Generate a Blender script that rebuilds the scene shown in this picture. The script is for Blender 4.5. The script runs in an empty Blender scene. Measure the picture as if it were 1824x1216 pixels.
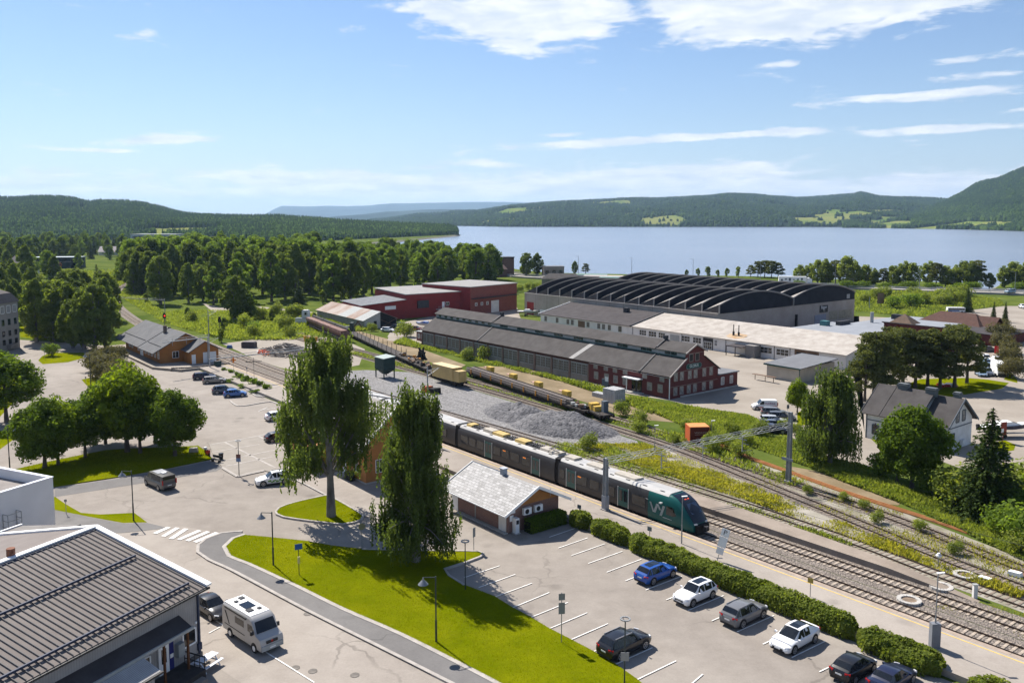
import bpy, bmesh, math, random
import numpy as np
from mathutils import Vector, Matrix
random.seed(11)
rng = np.random.default_rng(11)
sc = bpy.context.scene
COL = sc.collection
R = math.radians

# ---------------------------------------------------------------- camera
EYE = 34.0                      # drone height in metres
FPX, CX, CY, HZ = 1516.0, 912.0, 545.0, 388.0     # focal length, principal point, horizon (photo pixels)
PIT = math.atan((CY - HZ) / FPX)
cam = bpy.data.cameras.new('camera')
cam.sensor_width = 36.0
cam.lens = FPX / 1824.0 * 36.0
cam.shift_y = -(608.0 - CY) / 1824.0
cam.clip_start = 0.5
cam.clip_end = 60000
camo = bpy.data.objects.new('camera', cam)
camo.location = (0, 0, EYE)
camo.rotation_euler = (R(90) - PIT, 0, 0)
COL.objects.link(camo)
sc.camera = camo

# ---------------------------------------------------------------- light
SUN_AZ, SUN_EL = 126.5, 47.0    # azimuth counter-clockwise from +X
sd = Vector((math.cos(R(SUN_AZ)) * math.cos(R(SUN_EL)), math.sin(R(SUN_AZ)) * math.cos(R(SUN_EL)), math.sin(R(SUN_EL))))
sun = bpy.data.lights.new('sun', 'SUN')
sun.energy = 5.0
sun.angle = R(0.53)
sun.color = (1.0, 0.94, 0.855)
suno = bpy.data.objects.new('sun', sun)
suno.rotation_euler = sd.to_track_quat('Z', 'Y').to_euler()
suno.location = (-60, 80, 120)
COL.objects.link(suno)

w = bpy.data.worlds.new('World')
sc.world = w
w.use_nodes = True
NT = w.node_tree
NT.nodes.clear()

class NG:
	"""tiny node-graph writer"""
	def __init__(s, nt):
		s.nt = nt

	def n(s, typ, ins=None, **kw):
		nd = s.nt.nodes.new(typ)
		for k, v in kw.items():
			setattr(nd, k, v)
		for k, v in (ins or {}).items():
			s.put(nd.inputs[k], v)
		return nd

	def put(s, sock, v):
		if isinstance(v, bpy.types.NodeSocket):
			s.nt.links.new(v, sock)
		elif isinstance(v, bpy.types.Node):
			s.nt.links.new(v.outputs[0], sock)
		else:
			if isinstance(v, (tuple, list)) and len(v) == 3 and sock.type == 'RGBA':
				v = (*v, 1)
			sock.default_value = v

	def m(s, op, a, b=0.0, c=0.0, clamp=False):
		nd = s.nt.nodes.new('ShaderNodeMath')
		nd.operation = op
		nd.use_clamp = clamp
		for i, v in enumerate((a, b, c)):
			s.put(nd.inputs[i], v)
		return nd.outputs[0]

	def mix(s, f, a, b):
		nd = s.nt.nodes.new('ShaderNodeMix')
		nd.data_type = 'RGBA'
		s.put(nd.inputs[0], f)
		s.put(nd.inputs[6], a)
		s.put(nd.inputs[7], b)
		return nd.outputs[2]

	def sstep(s, x, lo, hi):
		nd = s.n('ShaderNodeMapRange', interpolation_type='SMOOTHSTEP')
		s.put(nd.inputs[0], x)
		s.put(nd.inputs[1], lo)
		s.put(nd.inputs[2], hi)
		return nd.outputs[0]

	def noise(s, vec, scale, detail=4, rough=.55, dist=0.0):
		nd = s.n('ShaderNodeTexNoise', {'Scale': scale, 'Detail': detail, 'Roughness': rough, 'Distortion': dist})
		s.put(nd.inputs['Vector'], vec)
		return nd.outputs[0]

def build_sky():
	g = NG(NT)
	out = g.n('ShaderNodeOutputWorld')
	bg = g.n('ShaderNodeBackground', {'Strength': SKY_STRENGTH})
	sky = g.n('ShaderNodeTexSky', sky_type='NISHITA', sun_disc=False, sun_elevation=R(SUN_EL),
			  sun_rotation=math.atan2(sd.x, sd.y), altitude=100, air_density=1.15, dust_density=0.25, ozone_density=2.2)
	tc = g.n('ShaderNodeTexCoord')
	sep = g.n('ShaderNodeSeparateXYZ', {0: tc.outputs['Generated']})
	x, y, z = sep.outputs
	hr = g.m('SQRT', g.m('ADD', g.m('MULTIPLY', x, x), g.m('MULTIPLY', y, y)))
	e = g.m('DIVIDE', z, g.m('MAXIMUM', hr, .02))                      # tangent of elevation
	az = g.m('ARCTAN2', x, y)                                           # 0 straight ahead, + right
	vec = g.n('ShaderNodeCombineXYZ', {0: g.m('MULTIPLY', az, 11.0), 1: g.m('MULTIPLY', g.m('POWER', g.m('MAXIMUM', e, .001), .8), 34.0), 2: 3.7}).outputs[0]
	n1 = g.noise(vec, 1.0, 9, .62, .35)
	n2 = g.noise(vec, 2.7, 6, .6, .2)
	nn = g.m('ADD', g.m('MULTIPLY', n1, .7), g.m('MULTIPLY', n2, .3))
	# banks of cloud: (azimuth, tan elevation, half width, half height, tilt, amount)
	blobs = [(-.06, .238, .075, .010, .0, .45), (.02, .226, .10, .025, -.05, .72), (.0, .196, .035, .014, -.1, .42), (.10, .232, .09, .020, .0, .5), (.06, .262, .2, .02, 0, .5),
			 (.24, .240, .11, .026, .05, .62), (.36, .228, .13, .026, .12, .72), (.50, .245, .16, .024, .16, .72), (.40, .272, .3, .03, .05, .6), (.26, .213, .06, .008, .1, .36), (.17, .215, .06, .008, .1, .26),
			 (.42, .209, .035, .006, .25, .46), (.455, .127, .085, .0055, .02, .5), (.50, .143, .05, .005, .03, .36), (.585, .132, .035, .008, .0, .46), (.53, .125, .04, .004, 0, .34), (.48, .160, .06, .005, .04, .28),
			 (.47, .091, .075, .0045, .0, .5), (.20, .090, .17, .0048, .045, .52), (.30, .168, .025, .004, 0, .34), (-.03, .062, .04, .005, 0, .36), (-.10, .058, .03, .003, 0, .3),
			 (-.02, .030, .36, .018, .0, .58), (.17, .043, .17, .016, .02, .55), (.28, .052, .03, .010, 0, .36), (.4, .030, .3, .018, 0, .5), (-.24, .040, .12, .014, 0, .5), (.55, .045, .04, .012, 0, .34),
			 (-.375, .084, .055, .006, .08, .46), (-.35, .092, .03, .004, 0, .36), (-.45, .070, .05, .0025, 0, .34), (-.59, .090, .05, .005, 0, .46), (-.5, .024, .3, .012, 0, .48), (-.30, .050, .05, .004, 0, .3), (.05, .095, .03, .003, 0, .3),
			 (.9, .30, .4, .06, 0, .4), (-.9, .36, .3, .05, 0, .35), (1.9, .2, .5, .05, 0, .4), (-1.8, .25, .5, .06, 0, .4), (2.9, .15, .4, .04, 0, .4)]
	tot = None
	for a0, e0, ra, re, tl, am in blobs:
		da = g.m('SUBTRACT', az, a0)
		de = g.m('SUBTRACT', g.m('SUBTRACT', e, e0), g.m('MULTIPLY', da, tl))
		q = g.m('ADD', g.m('POWER', g.m('ABSOLUTE', g.m('DIVIDE', da, ra)), 2.0), g.m('POWER', g.m('ABSOLUTE', g.m('DIVIDE', de, re)), 2.0))
		v = g.m('MULTIPLY', g.m('EXPONENT', g.m('MULTIPLY', q, -.8)), am)
		tot = v if tot is None else g.m('MAXIMUM', tot, v)
	high = g.m('MULTIPLY', g.sstep(e, .30, .6), .12)                    # scattered cumulus overhead, out of the frame
	f = g.m('ADD', g.m('ADD', tot, high), g.m('MULTIPLY', g.m('SUBTRACT', nn, .5), 1.5))
	dens = g.sstep(f, .12, .36)
	dens = g.m('MULTIPLY', dens, g.sstep(e, -.01, .03))
	shade = g.sstep(g.noise(vec, 1.6, 7, .6, .2), .25, .75)
	ccol = g.mix(shade, (7.2, 8.2, 9.6), (11.0, 11.2, 11.4))
	veil = g.m('MULTIPLY', g.m('EXPONENT', g.m('MULTIPLY', g.m('MAXIMUM', e, 0), -9.0)), .58)   # milky air near the horizon
	tint = g.n('ShaderNodeVectorMath', {0: sky.outputs[0], 1: (.82, .95, 1.18)}, operation='MULTIPLY').outputs[0]
	base = g.mix(veil, tint, (7.2, 8.7, 10.8))
	col = g.mix(g.m('MULTIPLY', dens, .95), base, ccol)
	g.put(bg.inputs['Color'], col)
	NT.links.new(bg.outputs[0], out.inputs[0])

SKY_STRENGTH = 0.057
build_sky()

sc.view_settings.view_transform = 'Standard'
sc.view_settings.look = 'None'
sc.view_settings.gamma = 1
sc.view_settings.use_curve_mapping = False
sc.view_settings.exposure = 0.8
sc.render.engine = 'CYCLES'
sc.cycles.use_denoising = True
sc.cycles.max_bounces = 5
sc.cycles.diffuse_bounces = 3
sc.cycles.glossy_bounces = 3
sc.cycles.transmission_bounces = 3
sc.cycles.transparent_max_bounces = 6
sc.cycles.volume_bounces = 0
sc.cycles.caustics_reflective = False
sc.cycles.caustics_refractive = False

# ---------------------------------------------------------------- survey helpers
A0 = R(-51.5)                                    # direction of the railway
TX, TY = math.cos(A0), math.sin(A0)

def G(u, v, z=0.0):
	"""ground point (height z) that the photo shows at pixel u, v"""
	a, b = (u - CX) / FPX, -(v - CY) / FPX
	d = Vector((a, math.cos(PIT) + b * math.sin(PIT), -math.sin(PIT) + b * math.cos(PIT)))
	k = (z - EYE) / d.z
	return Vector((d.x * k, d.y * k, z))

def S(s, w, z=0.0):
	"""point in the railway's own frame: s along the track, w across it"""
	return Vector((s * TX - w * TY, s * TY + w * TX, z))

def toS(p):
	return (p[0] * TX + p[1] * TY, -p[0] * TY + p[1] * TX)

def PX(pts, z=0.0):
	return [G(u, v, z) for u, v in pts]

# ---------------------------------------------------------------- materials
MATS = {}

def mat(name, col, rough=.8, var=.18, scale=1.5, col2=None, metal=0.0, bump=0.0, spec=.2, fine=0.0, world=False, emit=0.0, coat=0.0, stretch=None, island=0.0):
	if name in MATS:
		return MATS[name]
	m = bpy.data.materials.new(name)
	m.use_nodes = True
	g = NG(m.node_tree)
	bs = m.node_tree.nodes['Principled BSDF']
	c1 = tuple(col)
	c2 = tuple(col2) if col2 else tuple(min(1, c * (1 + var) + .004) for c in col)
	c1 = c1 if col2 else tuple(c * (1 - var) for c in col)
	vec = g.n('ShaderNodeNewGeometry').outputs['Position'] if world else g.n('ShaderNodeTexCoord').outputs['Object']
	if stretch:
		vec = g.n('ShaderNodeVectorMath', {0: vec, 1: stretch}, operation='MULTIPLY').outputs[0]
	if var > 0 or col2:
		f = g.sstep(g.noise(vec, scale, 6, .62), .28, .72)
		c = g.mix(f, c1, c2)
		if fine:
			f2 = g.noise(vec, scale * 17, 3, .7)
			k = g.m('ADD', 1 - fine * .5, g.m('MULTIPLY', f2, fine))
			c = g.n('ShaderNodeVectorMath', {0: c, 1: g.n('ShaderNodeCombineXYZ', {0: k, 1: k, 2: k}).outputs[0]}, operation='MULTIPLY').outputs[0]
		if island:
			ri = g.n('ShaderNodeNewGeometry').outputs['Random Per Island']
			k = g.m('ADD', 1 - island * .5, g.m('MULTIPLY', ri, island))
			c = g.n('ShaderNodeVectorMath', {0: c, 1: g.n('ShaderNodeCombineXYZ', {0: k, 1: k, 2: k}).outputs[0]}, operation='MULTIPLY').outputs[0]
		g.put(bs.inputs['Base Color'], c)
	else:
		g.put(bs.inputs['Base Color'], (*col, 1))
	bs.inputs['Roughness'].default_value = rough
	bs.inputs['Metallic'].default_value = metal
	bs.inputs['Specular IOR Level'].default_value = spec
	if coat:
		bs.inputs['Coat Weight'].default_value = coat
		bs.inputs['Coat Roughness'].default_value = .06
	if bump:
		bn = g.n('ShaderNodeBump', {'Strength': min(1, bump), 'Distance': .05})
		g.put(bn.inputs['Height'], g.noise(vec, scale * 9, 5, .65))
		g.put(bs.inputs['Normal'], bn.outputs[0])
	if emit:
		g.put(bs.inputs['Emission Color'], (*col, 1))
		bs.inputs['Emission Strength'].default_value = emit
	MATS[name] = m
	return m

def leaf(name, col, col2, transl=.35, hue=.25, rough=.75, spec=.06, ns=.45):
	"""foliage: per-leaf and per-tree colour, lit from both sides"""
	if name in MATS:
		return MATS[name]
	m = bpy.data.materials.new(name)
	m.use_nodes = True
	nt = m.node_tree
	g = NG(nt)
	bs = nt.nodes['Principled BSDF']
	geo = g.n('ShaderNodeNewGeometry')
	oi = g.n('ShaderNodeObjectInfo')
	f = g.m('ADD', g.m('MULTIPLY', geo.outputs['Random Per Island'], .6), g.m('MULTIPLY', g.sstep(g.noise(geo.outputs['Position'], ns, 4), .3, .7), .5), clamp=True)
	c = g.mix(f, col, col2)
	k = g.m('ADD', 1 - hue * .5, g.m('MULTIPLY', oi.outputs['Random'], hue))
	c = g.n('ShaderNodeVectorMath', {0: c, 1: g.n('ShaderNodeCombineXYZ', {0: k, 1: g.m('ADD', .1, g.m('MULTIPLY', k, .9)), 2: k}).outputs[0]}, operation='MULTIPLY').outputs[0]
	g.put(bs.inputs['Base Color'], c)
	bs.inputs['Roughness'].default_value = rough
	bs.inputs['Specular IOR Level'].default_value = spec
	tr = g.n('ShaderNodeBsdfTranslucent')
	tc = g.n('ShaderNodeVectorMath', {0: c, 1: (2.4, 2.4, .9)}, operation='MULTIPLY').outputs[0]
	g.put(tr.inputs['Color'], tc)
	mx = g.n('ShaderNodeMixShader', {0: transl, 1: bs.outputs[0], 2: tr.outputs[0]})
	nt.links.new(mx.outputs[0], nt.nodes['Material Output'].inputs['Surface'])
	MATS[name] = m
	return m

# ---------------------------------------------------------------- mesh helpers
class MB:
	def __init__(s):
		s.v, s.f = [], []

	def add(s, vs, fs):
		o = len(s.v)
		s.v += [tuple(p) for p in vs]
		s.f += [tuple(i + o for i in f) for f in fs]
		return s

	def box(s, x0, y0, z0, x1, y1, z1):
		x0, x1 = min(x0, x1), max(x0, x1)
		y0, y1 = min(y0, y1), max(y0, y1)
		return s.add([(x0, y0, z0), (x1, y0, z0), (x1, y1, z0), (x0, y1, z0), (x0, y0, z1), (x1, y0, z1), (x1, y1, z1), (x0, y1, z1)],
					 [(3, 2, 1, 0), (4, 5, 6, 7), (0, 1, 5, 4), (1, 2, 6, 5), (2, 3, 7, 6), (3, 0, 4, 7)])

	def cbox(s, cx, cy, cz, dx, dy, dz):
		return s.box(cx - dx / 2, cy - dy / 2, cz - dz / 2, cx + dx / 2, cy + dy / 2, cz + dz / 2)

	def obox(s, p, q, wd, ht, up=(0, 0, 1)):
		"""bar of width wd, height ht from p to q"""
		p, q = Vector(p), Vector(q)
		d = (q - p).normalized()
		u = Vector(up)
		if abs(d.dot(u)) > .99:
			u = Vector((1, 0, 0))
		a = d.cross(u).normalized() * wd / 2
		b = a.cross(d).normalized() * ht / 2
		vs = [p - a - b, p + a - b, p + a + b, p - a + b, q - a - b, q + a - b, q + a + b, q - a + b]
		return s.add(vs, [(0, 1, 2, 3), (7, 6, 5, 4), (4, 5, 1, 0), (5, 6, 2, 1), (6, 7, 3, 2), (7, 4, 0, 3)])

	def tube(s, p, q, r0, r1=None, n=8, caps=True):
		r1 = r0 if r1 is None else r1
		p, q = Vector(p), Vector(q)
		d = (q - p).normalized()
		u = Vector((0, 0, 1)) if abs(d.z) < .95 else Vector((1, 0, 0))
		a = d.cross(u).normalized()
		b = d.cross(a)
		vs = []
		for c, r in ((p, r0), (q, r1)):
			for i in range(n):
				t = 2 * math.pi * i / n
				vs.append(c + a * (r * math.cos(t)) + b * (r * math.sin(t)))
		fs = [(i, i + n, (i + 1) % n + n, (i + 1) % n) for i in range(n)]
		if caps:
			fs += [tuple(range(n)), tuple(range(2 * n - 1, n - 1, -1))]
		return s.add(vs, fs)

	def prism(s, pts, y0, y1):
		"""polygon pts (x,z) extruded along y"""
		n = len(pts)
		vs = [(x, y0, z) for x, z in pts] + [(x, y1, z) for x, z in pts]
		fs = [tuple(range(n)), tuple(range(2 * n - 1, n - 1, -1))]
		fs += [(i, i + n, (i + 1) % n + n, (i + 1) % n) for i in range(n)]
		return s.add(vs, fs)

	def prismx(s, pts, x0, x1):
		"""polygon pts (y,z) extruded along x"""
		n = len(pts)
		vs = [(x0, y, z) for y, z in pts] + [(x1, y, z) for y, z in pts]
		fs = [tuple(range(n - 1, -1, -1)), tuple(range(n, 2 * n))]
		fs += [((i + 1) % n, (i + 1) % n + n, i + n, i) for i in range(n)]
		return s.add(vs, fs)

	def prismz(s, pts, z0, z1):
		n = len(pts)
		vs = [(p[0], p[1], z0) for p in pts] + [(p[0], p[1], z1) for p in pts]
		fs = [tuple(range(n - 1, -1, -1)), tuple(range(n, 2 * n))]
		fs += [(i, (i + 1) % n, (i + 1) % n + n, i + n) for i in range(n)]
		return s.add(vs, fs)

	def slab(s, quad, th):
		"""four points, thickness th downwards along the normal"""
		q = [Vector(p) for p in quad]
		nrm = (q[1] - q[0]).cross(q[3] - q[0]).normalized()
		if nrm.z < 0:
			q = q[::-1]
			nrm = -nrm
		lo = [p - nrm * th for p in q]
		return s.add(q + lo, [(0, 1, 2, 3), (7, 6, 5, 4), (0, 4, 5, 1), (1, 5, 6, 2), (2, 6, 7, 3), (3, 7, 4, 0)])

	def disc(s, c, r, n=12, nrm=(0, 0, 1), h=.02, squash=1.0):
		c = Vector(c)
		d = Vector(nrm).normalized()
		return s.tube(c, c + d * h, r, r * squash, n)

	def build(s, name, m, parent=None, smooth=False, loc=None, rotz=None):
		me = bpy.data.meshes.new(name)
		me.from_pydata(s.v, [], s.f)
		if smooth:
			me.polygons.foreach_set('use_smooth', [True] * len(me.polygons))
			try:
				me.set_sharp_from_angle(angle=R(38))
			except Exception:
				pass
		me.materials.append(m)
		me.update()
		o = bpy.data.objects.new(name, me)
		COL.objects.link(o)
		if parent is not None:
			o.parent = parent
		if loc is not None:
			o.location = loc
		if rotz is not None:
			o.rotation_euler = (0, 0, rotz)
		return o

def bx(name, m, parent, *a, **k):
	return MB().box(*a).build(name, m, parent, **k)

def npmesh(name, v, f, m, parent=None, smooth=False):
	"""fast mesh from numpy arrays (all faces the same size)"""
	v = np.asarray(v, np.float32)
	f = np.asarray(f, np.int32)
	me = bpy.data.meshes.new(name)
	me.vertices.add(len(v))
	me.vertices.foreach_set('co', v.ravel())
	k = f.shape[1]
	me.loops.add(f.size)
	me.loops.foreach_set('vertex_index', f.ravel())
	me.polygons.add(len(f))
	me.polygons.foreach_set('loop_start', np.arange(0, f.size, k, dtype=np.int32))
	if smooth:
		me.polygons.foreach_set('use_smooth', np.ones(len(f), bool))
	me.update(calc_edges=True)
	me.materials.append(m)
	o = bpy.data.objects.new(name, me)
	COL.objects.link(o)
	if parent is not None:
		o.parent = parent
	return o

def tag(o, label=None, cat=None, group=None, kind=None):
	if label:
		o['label'] = label
	if cat:
		o['category'] = cat
	if group:
		o['group'] = group
	if kind:
		o['kind'] = kind
	return o

def thing(name, label, cat, loc=(0, 0, 0), rotz=0.0, group=None):
	o = bpy.data.objects.new(name, None)
	o.empty_display_size = .3
	COL.objects.link(o)
	o.location = loc
	o.rotation_euler = (0, 0, rotz)
	return tag(o, label, cat, group)

def copy_tree(o, parent=None):
	c = o.copy()
	COL.objects.link(c)
	if parent is not None:
		c.parent = parent
	for ch in list(o.children):
		copy_tree(ch, c)
	return c

def place(proto, loc, rotz=0.0, label=None, group=None, scale=None, first=[None]):
	c = copy_tree(proto)
	c.location = loc
	c.rotation_euler = (0, 0, rotz)
	if label:
		c['label'] = label
	if group:
		c['group'] = group
	if scale:
		c.scale = (scale, scale, scale) if not isinstance(scale, tuple) else scale
	return c

def drop(proto):
	"""remove a prototype that only served for copies"""
	for ch in list(proto.children):
		drop(ch)
	bpy.data.objects.remove(proto)

NSHEET = [0]

def sheet(name, pts, z, m, kind='structure', parent=None):
	NSHEET[0] += 1
	z += .0009 * NSHEET[0]          # no two sheets in one plane
	me = bpy.data.meshes.new(name)
	me.from_pydata([(p[0], p[1], z) for p in pts], [], [tuple(range(len(pts)))])
	if me.polygons[0].normal.z < 0:
		me.flip_normals()
	me.materials.append(m)
	o = bpy.data.objects.new(name, me)
	COL.objects.link(o)
	if parent is not None:
		o.parent = parent
	elif kind:
		o['kind'] = kind
	return o

def offset(pts, d):
	"""polyline shifted sideways by d (left positive)"""
	out = []
	n = len(pts)
	for i, p in enumerate(pts):
		a = Vector(pts[max(i - 1, 0)][:2])
		b = Vector(pts[min(i + 1, n - 1)][:2])
		t = (b - a).normalized()
		out.append(Vector((p[0] - t.y * d, p[1] + t.x * d, 0)))
	return out

def ribbon(mb, pts, wd, z0, z1):
	"""solid strip of width wd along a polyline"""
	a, b = offset(pts, wd / 2), offset(pts, -wd / 2)
	n = len(pts)
	vs = []
	for i in range(n):
		vs += [(a[i].x, a[i].y, z0), (b[i].x, b[i].y, z0), (b[i].x, b[i].y, z1), (a[i].x, a[i].y, z1)]
	fs = [(0, 1, 2, 3), (4 * n - 1, 4 * n - 2, 4 * n - 3, 4 * n - 4)]
	for i in range(n - 1):
		k = 4 * i
		for j in range(4):
			fs.append((k + j, k + 4 + j, k + 4 + (j + 1) % 4, k + (j + 1) % 4))
	return mb.add(vs, fs)

def smoothline(pts, step=3.0):
	"""Catmull-Rom through the points, resampled"""
	p = [Vector((q[0], q[1], 0)) for q in pts]
	p = [p[0] * 2 - p[1]] + p + [p[-1] * 2 - p[-2]]
	out = []
	for i in range(1, len(p) - 2):
		n = max(1, int((p[i + 1] - p[i]).length / step))
		for k in range(n):
			t = k / n
			out.append(.5 * ((2 * p[i]) + (p[i + 1] - p[i - 1]) * t + (2 * p[i - 1] - 5 * p[i] + 4 * p[i + 1] - p[i + 2]) * t * t
							 + (3 * p[i] - p[i - 1] - 3 * p[i + 1] + p[i + 2]) * t ** 3))
	out.append(p[-2])
	return out

def text(name, body, size, m, parent, loc, rot, depth=.01, align='CENTER', width=None):
	c = bpy.data.curves.new(name, 'FONT')
	c.body = body
	c.size = size
	c.extrude = depth
	c.align_x = align
	c.align_y = 'CENTER'
	c.resolution_u = 2
	o = bpy.data.objects.new(name, c)
	COL.objects.link(o)
	dg = bpy.context.evaluated_depsgraph_get()
	me = bpy.data.meshes.new_from_object(o.evaluated_get(dg))
	bpy.data.objects.remove(o)
	me.name = name
	me.materials.clear()
	me.materials.append(m)
	if width:
		xs = [v.co.x for v in me.vertices]
		k = width / max(.01, max(xs) - min(xs))
		for v in me.vertices:
			v.co.x *= k
	o = bpy.data.objects.new(name, me)
	COL.objects.link(o)
	o.parent = parent
	o.location = loc
	o.rotation_euler = rot
	return o
HAZE = 4.6e-5
# ================================================================= SETTING
WATER_Z = -2.5
m_meadow = mat('meadow', (.055, .085, .016), .95, col2=(.125, .15, .035), scale=.06, fine=.6, world=True, bump=.4, spec=0)
m_lawn = mat('lawn', (.10, .125, .001), .95, col2=(.165, .175, .003), scale=.16, fine=.6, world=True, bump=.35, spec=0)
def asphalt_mat(name, a, b, crack=.22):
	"""worn asphalt: broad tone patches, fine grain, thin cracks, oil spots"""
	m = bpy.data.materials.new(name)
	m.use_nodes = True
	g = NG(m.node_tree)
	bs = m.node_tree.nodes['Principled BSDF']
	pos = g.n('ShaderNodeNewGeometry').outputs['Position']
	f = g.m('ADD', g.m('MULTIPLY', g.noise(pos, .045, 7, .6, .6), .65), g.m('MULTIPLY', g.noise(pos, .5, 5, .65), .35))
	c = g.mix(g.sstep(f, .34, .66), a, b)
	warp = g.n('ShaderNodeTexNoise', {'Scale': .5, 'Detail': 3.0, 'Vector': pos}).outputs['Color']
	pw = g.n('ShaderNodeVectorMath', {0: pos, 1: g.n('ShaderNodeVectorMath', {0: warp, 1: (2.5, 2.5, 0)}, operation='MULTIPLY').outputs[0]}, operation='ADD').outputs[0]
	ed = g.n('ShaderNodeTexVoronoi', {'Scale': .085, 'Vector': pw}, feature='DISTANCE_TO_EDGE').outputs['Distance']
	line = g.m('MULTIPLY', g.m('SUBTRACT', 1.0, g.sstep(ed, .003, .012)), g.sstep(g.noise(pos, .06, 2), .45, .6))
	sp = g.n('ShaderNodeTexVoronoi', {'Scale': .33, 'Vector': pos}).outputs['Distance']
	spot = g.m('MULTIPLY', g.m('SUBTRACT', 1.0, g.sstep(sp, .10, .34)), g.sstep(g.noise(pos, .11, 2), .5, .64))
	k = g.m('SUBTRACT', g.m('SUBTRACT', g.m('ADD', .84, g.m('MULTIPLY', g.noise(pos, 5, 3, .75), .32)), g.m('MULTIPLY', line, crack)), g.m('MULTIPLY', spot, .2))
	c = g.n('ShaderNodeVectorMath', {0: c, 1: g.n('ShaderNodeCombineXYZ', {0: k, 1: k, 2: k}).outputs[0]}, operation='MULTIPLY').outputs[0]
	g.put(bs.inputs['Base Color'], c)
	bs.inputs['Roughness'].default_value = .93
	bs.inputs['Specular IOR Level'].default_value = .1
	MATS[name] = m
	return m

m_asph = asphalt_mat('asphalt', (.225, .198, .172), (.31, .277, .242))
m_asph_new = asphalt_mat('asphalt_fresh', (.145, .138, .134), (.19, .182, .175), .2)
m_plat = asphalt_mat('platform_asphalt', (.26, .228, .198), (.35, .312, .274), .25)
m_slab = mat('slab_paving', (.25, .225, .195), .9, col2=(.29, .262, .228), scale=.6, fine=.25, world=True, spec=.2)
m_yard = mat('gravel_yard', (.25, .217, .18), .95, col2=(.325, .288, .245), scale=.09, fine=.25, world=True, bump=.2, spec=.15)
m_dirt = mat('dirt', (.17, .13, .075), .97, col2=(.27, .21, .135), scale=.18, fine=.45, world=True, bump=.4, spec=.1)
m_kerb = mat('kerb_stone', (.36, .33, .30), .85, var=.15, scale=1.2, world=True)
m_paint = mat('road_paint', (.72, .70, .66), .8, var=.14, scale=1.2, world=True)
m_yellow = mat('yellow_paint', (.62, .43, .12), .8, var=.12, scale=1.5, world=True)

def gravel_mat(name, a, b, sc_):
	m = bpy.data.materials.new(name)
	m.use_nodes = True
	g = NG(m.node_tree)
	bs = m.node_tree.nodes['Principled BSDF']
	pos = g.n('ShaderNodeNewGeometry').outputs['Position']
	v = g.n('ShaderNodeTexVoronoi', {'Scale': sc_, 'Vector': pos})
	f = g.m('MULTIPLY', g.n('ShaderNodeSeparateXYZ', {0: v.outputs['Color']}).outputs[0], .75)
	f = g.m('ADD', f, g.m('MULTIPLY', g.noise(pos, .25, 4), .35))
	c = g.mix(f, a, b)
	g.put(bs.inputs['Base Color'], c)
	bs.inputs['Roughness'].default_value = .95
	bs.inputs['Specular IOR Level'].default_value = .15
	bn = g.n('ShaderNodeBump', {'Strength': .9, 'Distance': .12})
	g.put(bn.inputs['Height'], g.m('SUBTRACT', 1.0, v.outputs['Distance']))
	g.put(bs.inputs['Normal'], bn.outputs[0])
	MATS[name] = m
	return m

m_ballast = gravel_mat('ballast', (.09, .074, .064), (.29, .25, .215), 7.0)
m_gravel = gravel_mat('crushed_rock', (.10, .097, .095), (.31, .30, .295), 4.5)
m_pile = gravel_mat('rock_heap', (.045, .045, .05), (.20, .195, .20), 3.0)

# ---- land, shore, lake
shore_px = [(2500, 560), (2150, 524), (1990, 516), (1860, 508), (1790, 505), (1765, 520), (1745, 521), (1730, 506), (1650, 501), (1560, 499), (1460, 496), (1380, 493), (1290, 491), (1200, 490), (1100, 488),
			(1000, 486), (930, 481), (880, 470), (830, 458), (780, 449), (720, 441), (680, 437), (655, 434), (668, 431), (710, 428), (752, 424), (790, 420.5), (818, 417.5)]
shore = smoothline(PX(shore_px), 12)
far_l = [(-125, 1800), (-180, 2050), (-330, 2500), (-700, 3200), (-1500, 5200), (-3200, 9000), (-7000, 15000), (-16000, 16000), (-16000, -600), (1400, -600), (1400, 250)]
land = [(p.x, p.y) for p in shore] + far_l
sheet('ground', land, 0.0, m_meadow)
m_bank = mat('shore_bank', (.16, .15, .10), .95, var=.3, scale=.1, world=True)
mb = MB()
pts = shore + [Vector((x, y, 0)) for x, y in far_l[:7]]
lo = offset(pts, -5.0)
n = len(pts)
mb.add([(p.x, p.y, 0) for p in pts] + [(p.x, p.y, WATER_Z - .5) for p in lo], [(i, i + 1, i + 1 + n, i + n) for i in range(n - 1)])
o = mb.build('shore', m_bank)
o['kind'] = 'structure'

m_water = bpy.data.materials.new('lake_water')
m_water.use_nodes = True
g = NG(m_water.node_tree)
bs = m_water.node_tree.nodes['Principled BSDF']
pos = g.n('ShaderNodeNewGeometry').outputs['Position']
big = g.noise(g.n('ShaderNodeVectorMath', {0: pos, 1: (.0012, .006, 1)}, operation='MULTIPLY').outputs[0], 1.0, 4, .55)
g.put(bs.inputs['Base Color'], g.mix(g.sstep(big, .3, .7), (.16, .19, .26), (.21, .24, .31)))
bs.inputs['Roughness'].default_value = .2
bs.inputs['IOR'].default_value = 1.333
bn = g.n('ShaderNodeBump', {'Strength': .55, 'Distance': .5})
wv = g.noise(g.n('ShaderNodeVectorMath', {0: pos, 1: (.35, .22, .3)}, operation='MULTIPLY').outputs[0], 1.0, 5, .6)
g.put(bn.inputs['Height'], wv)
g.put(bs.inputs['Normal'], bn.outputs[0])
sheet('lake', [(-14000, 380), (9000, 200), (9000, 24500), (-14000, 24500)], WATER_Z, m_water)

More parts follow.
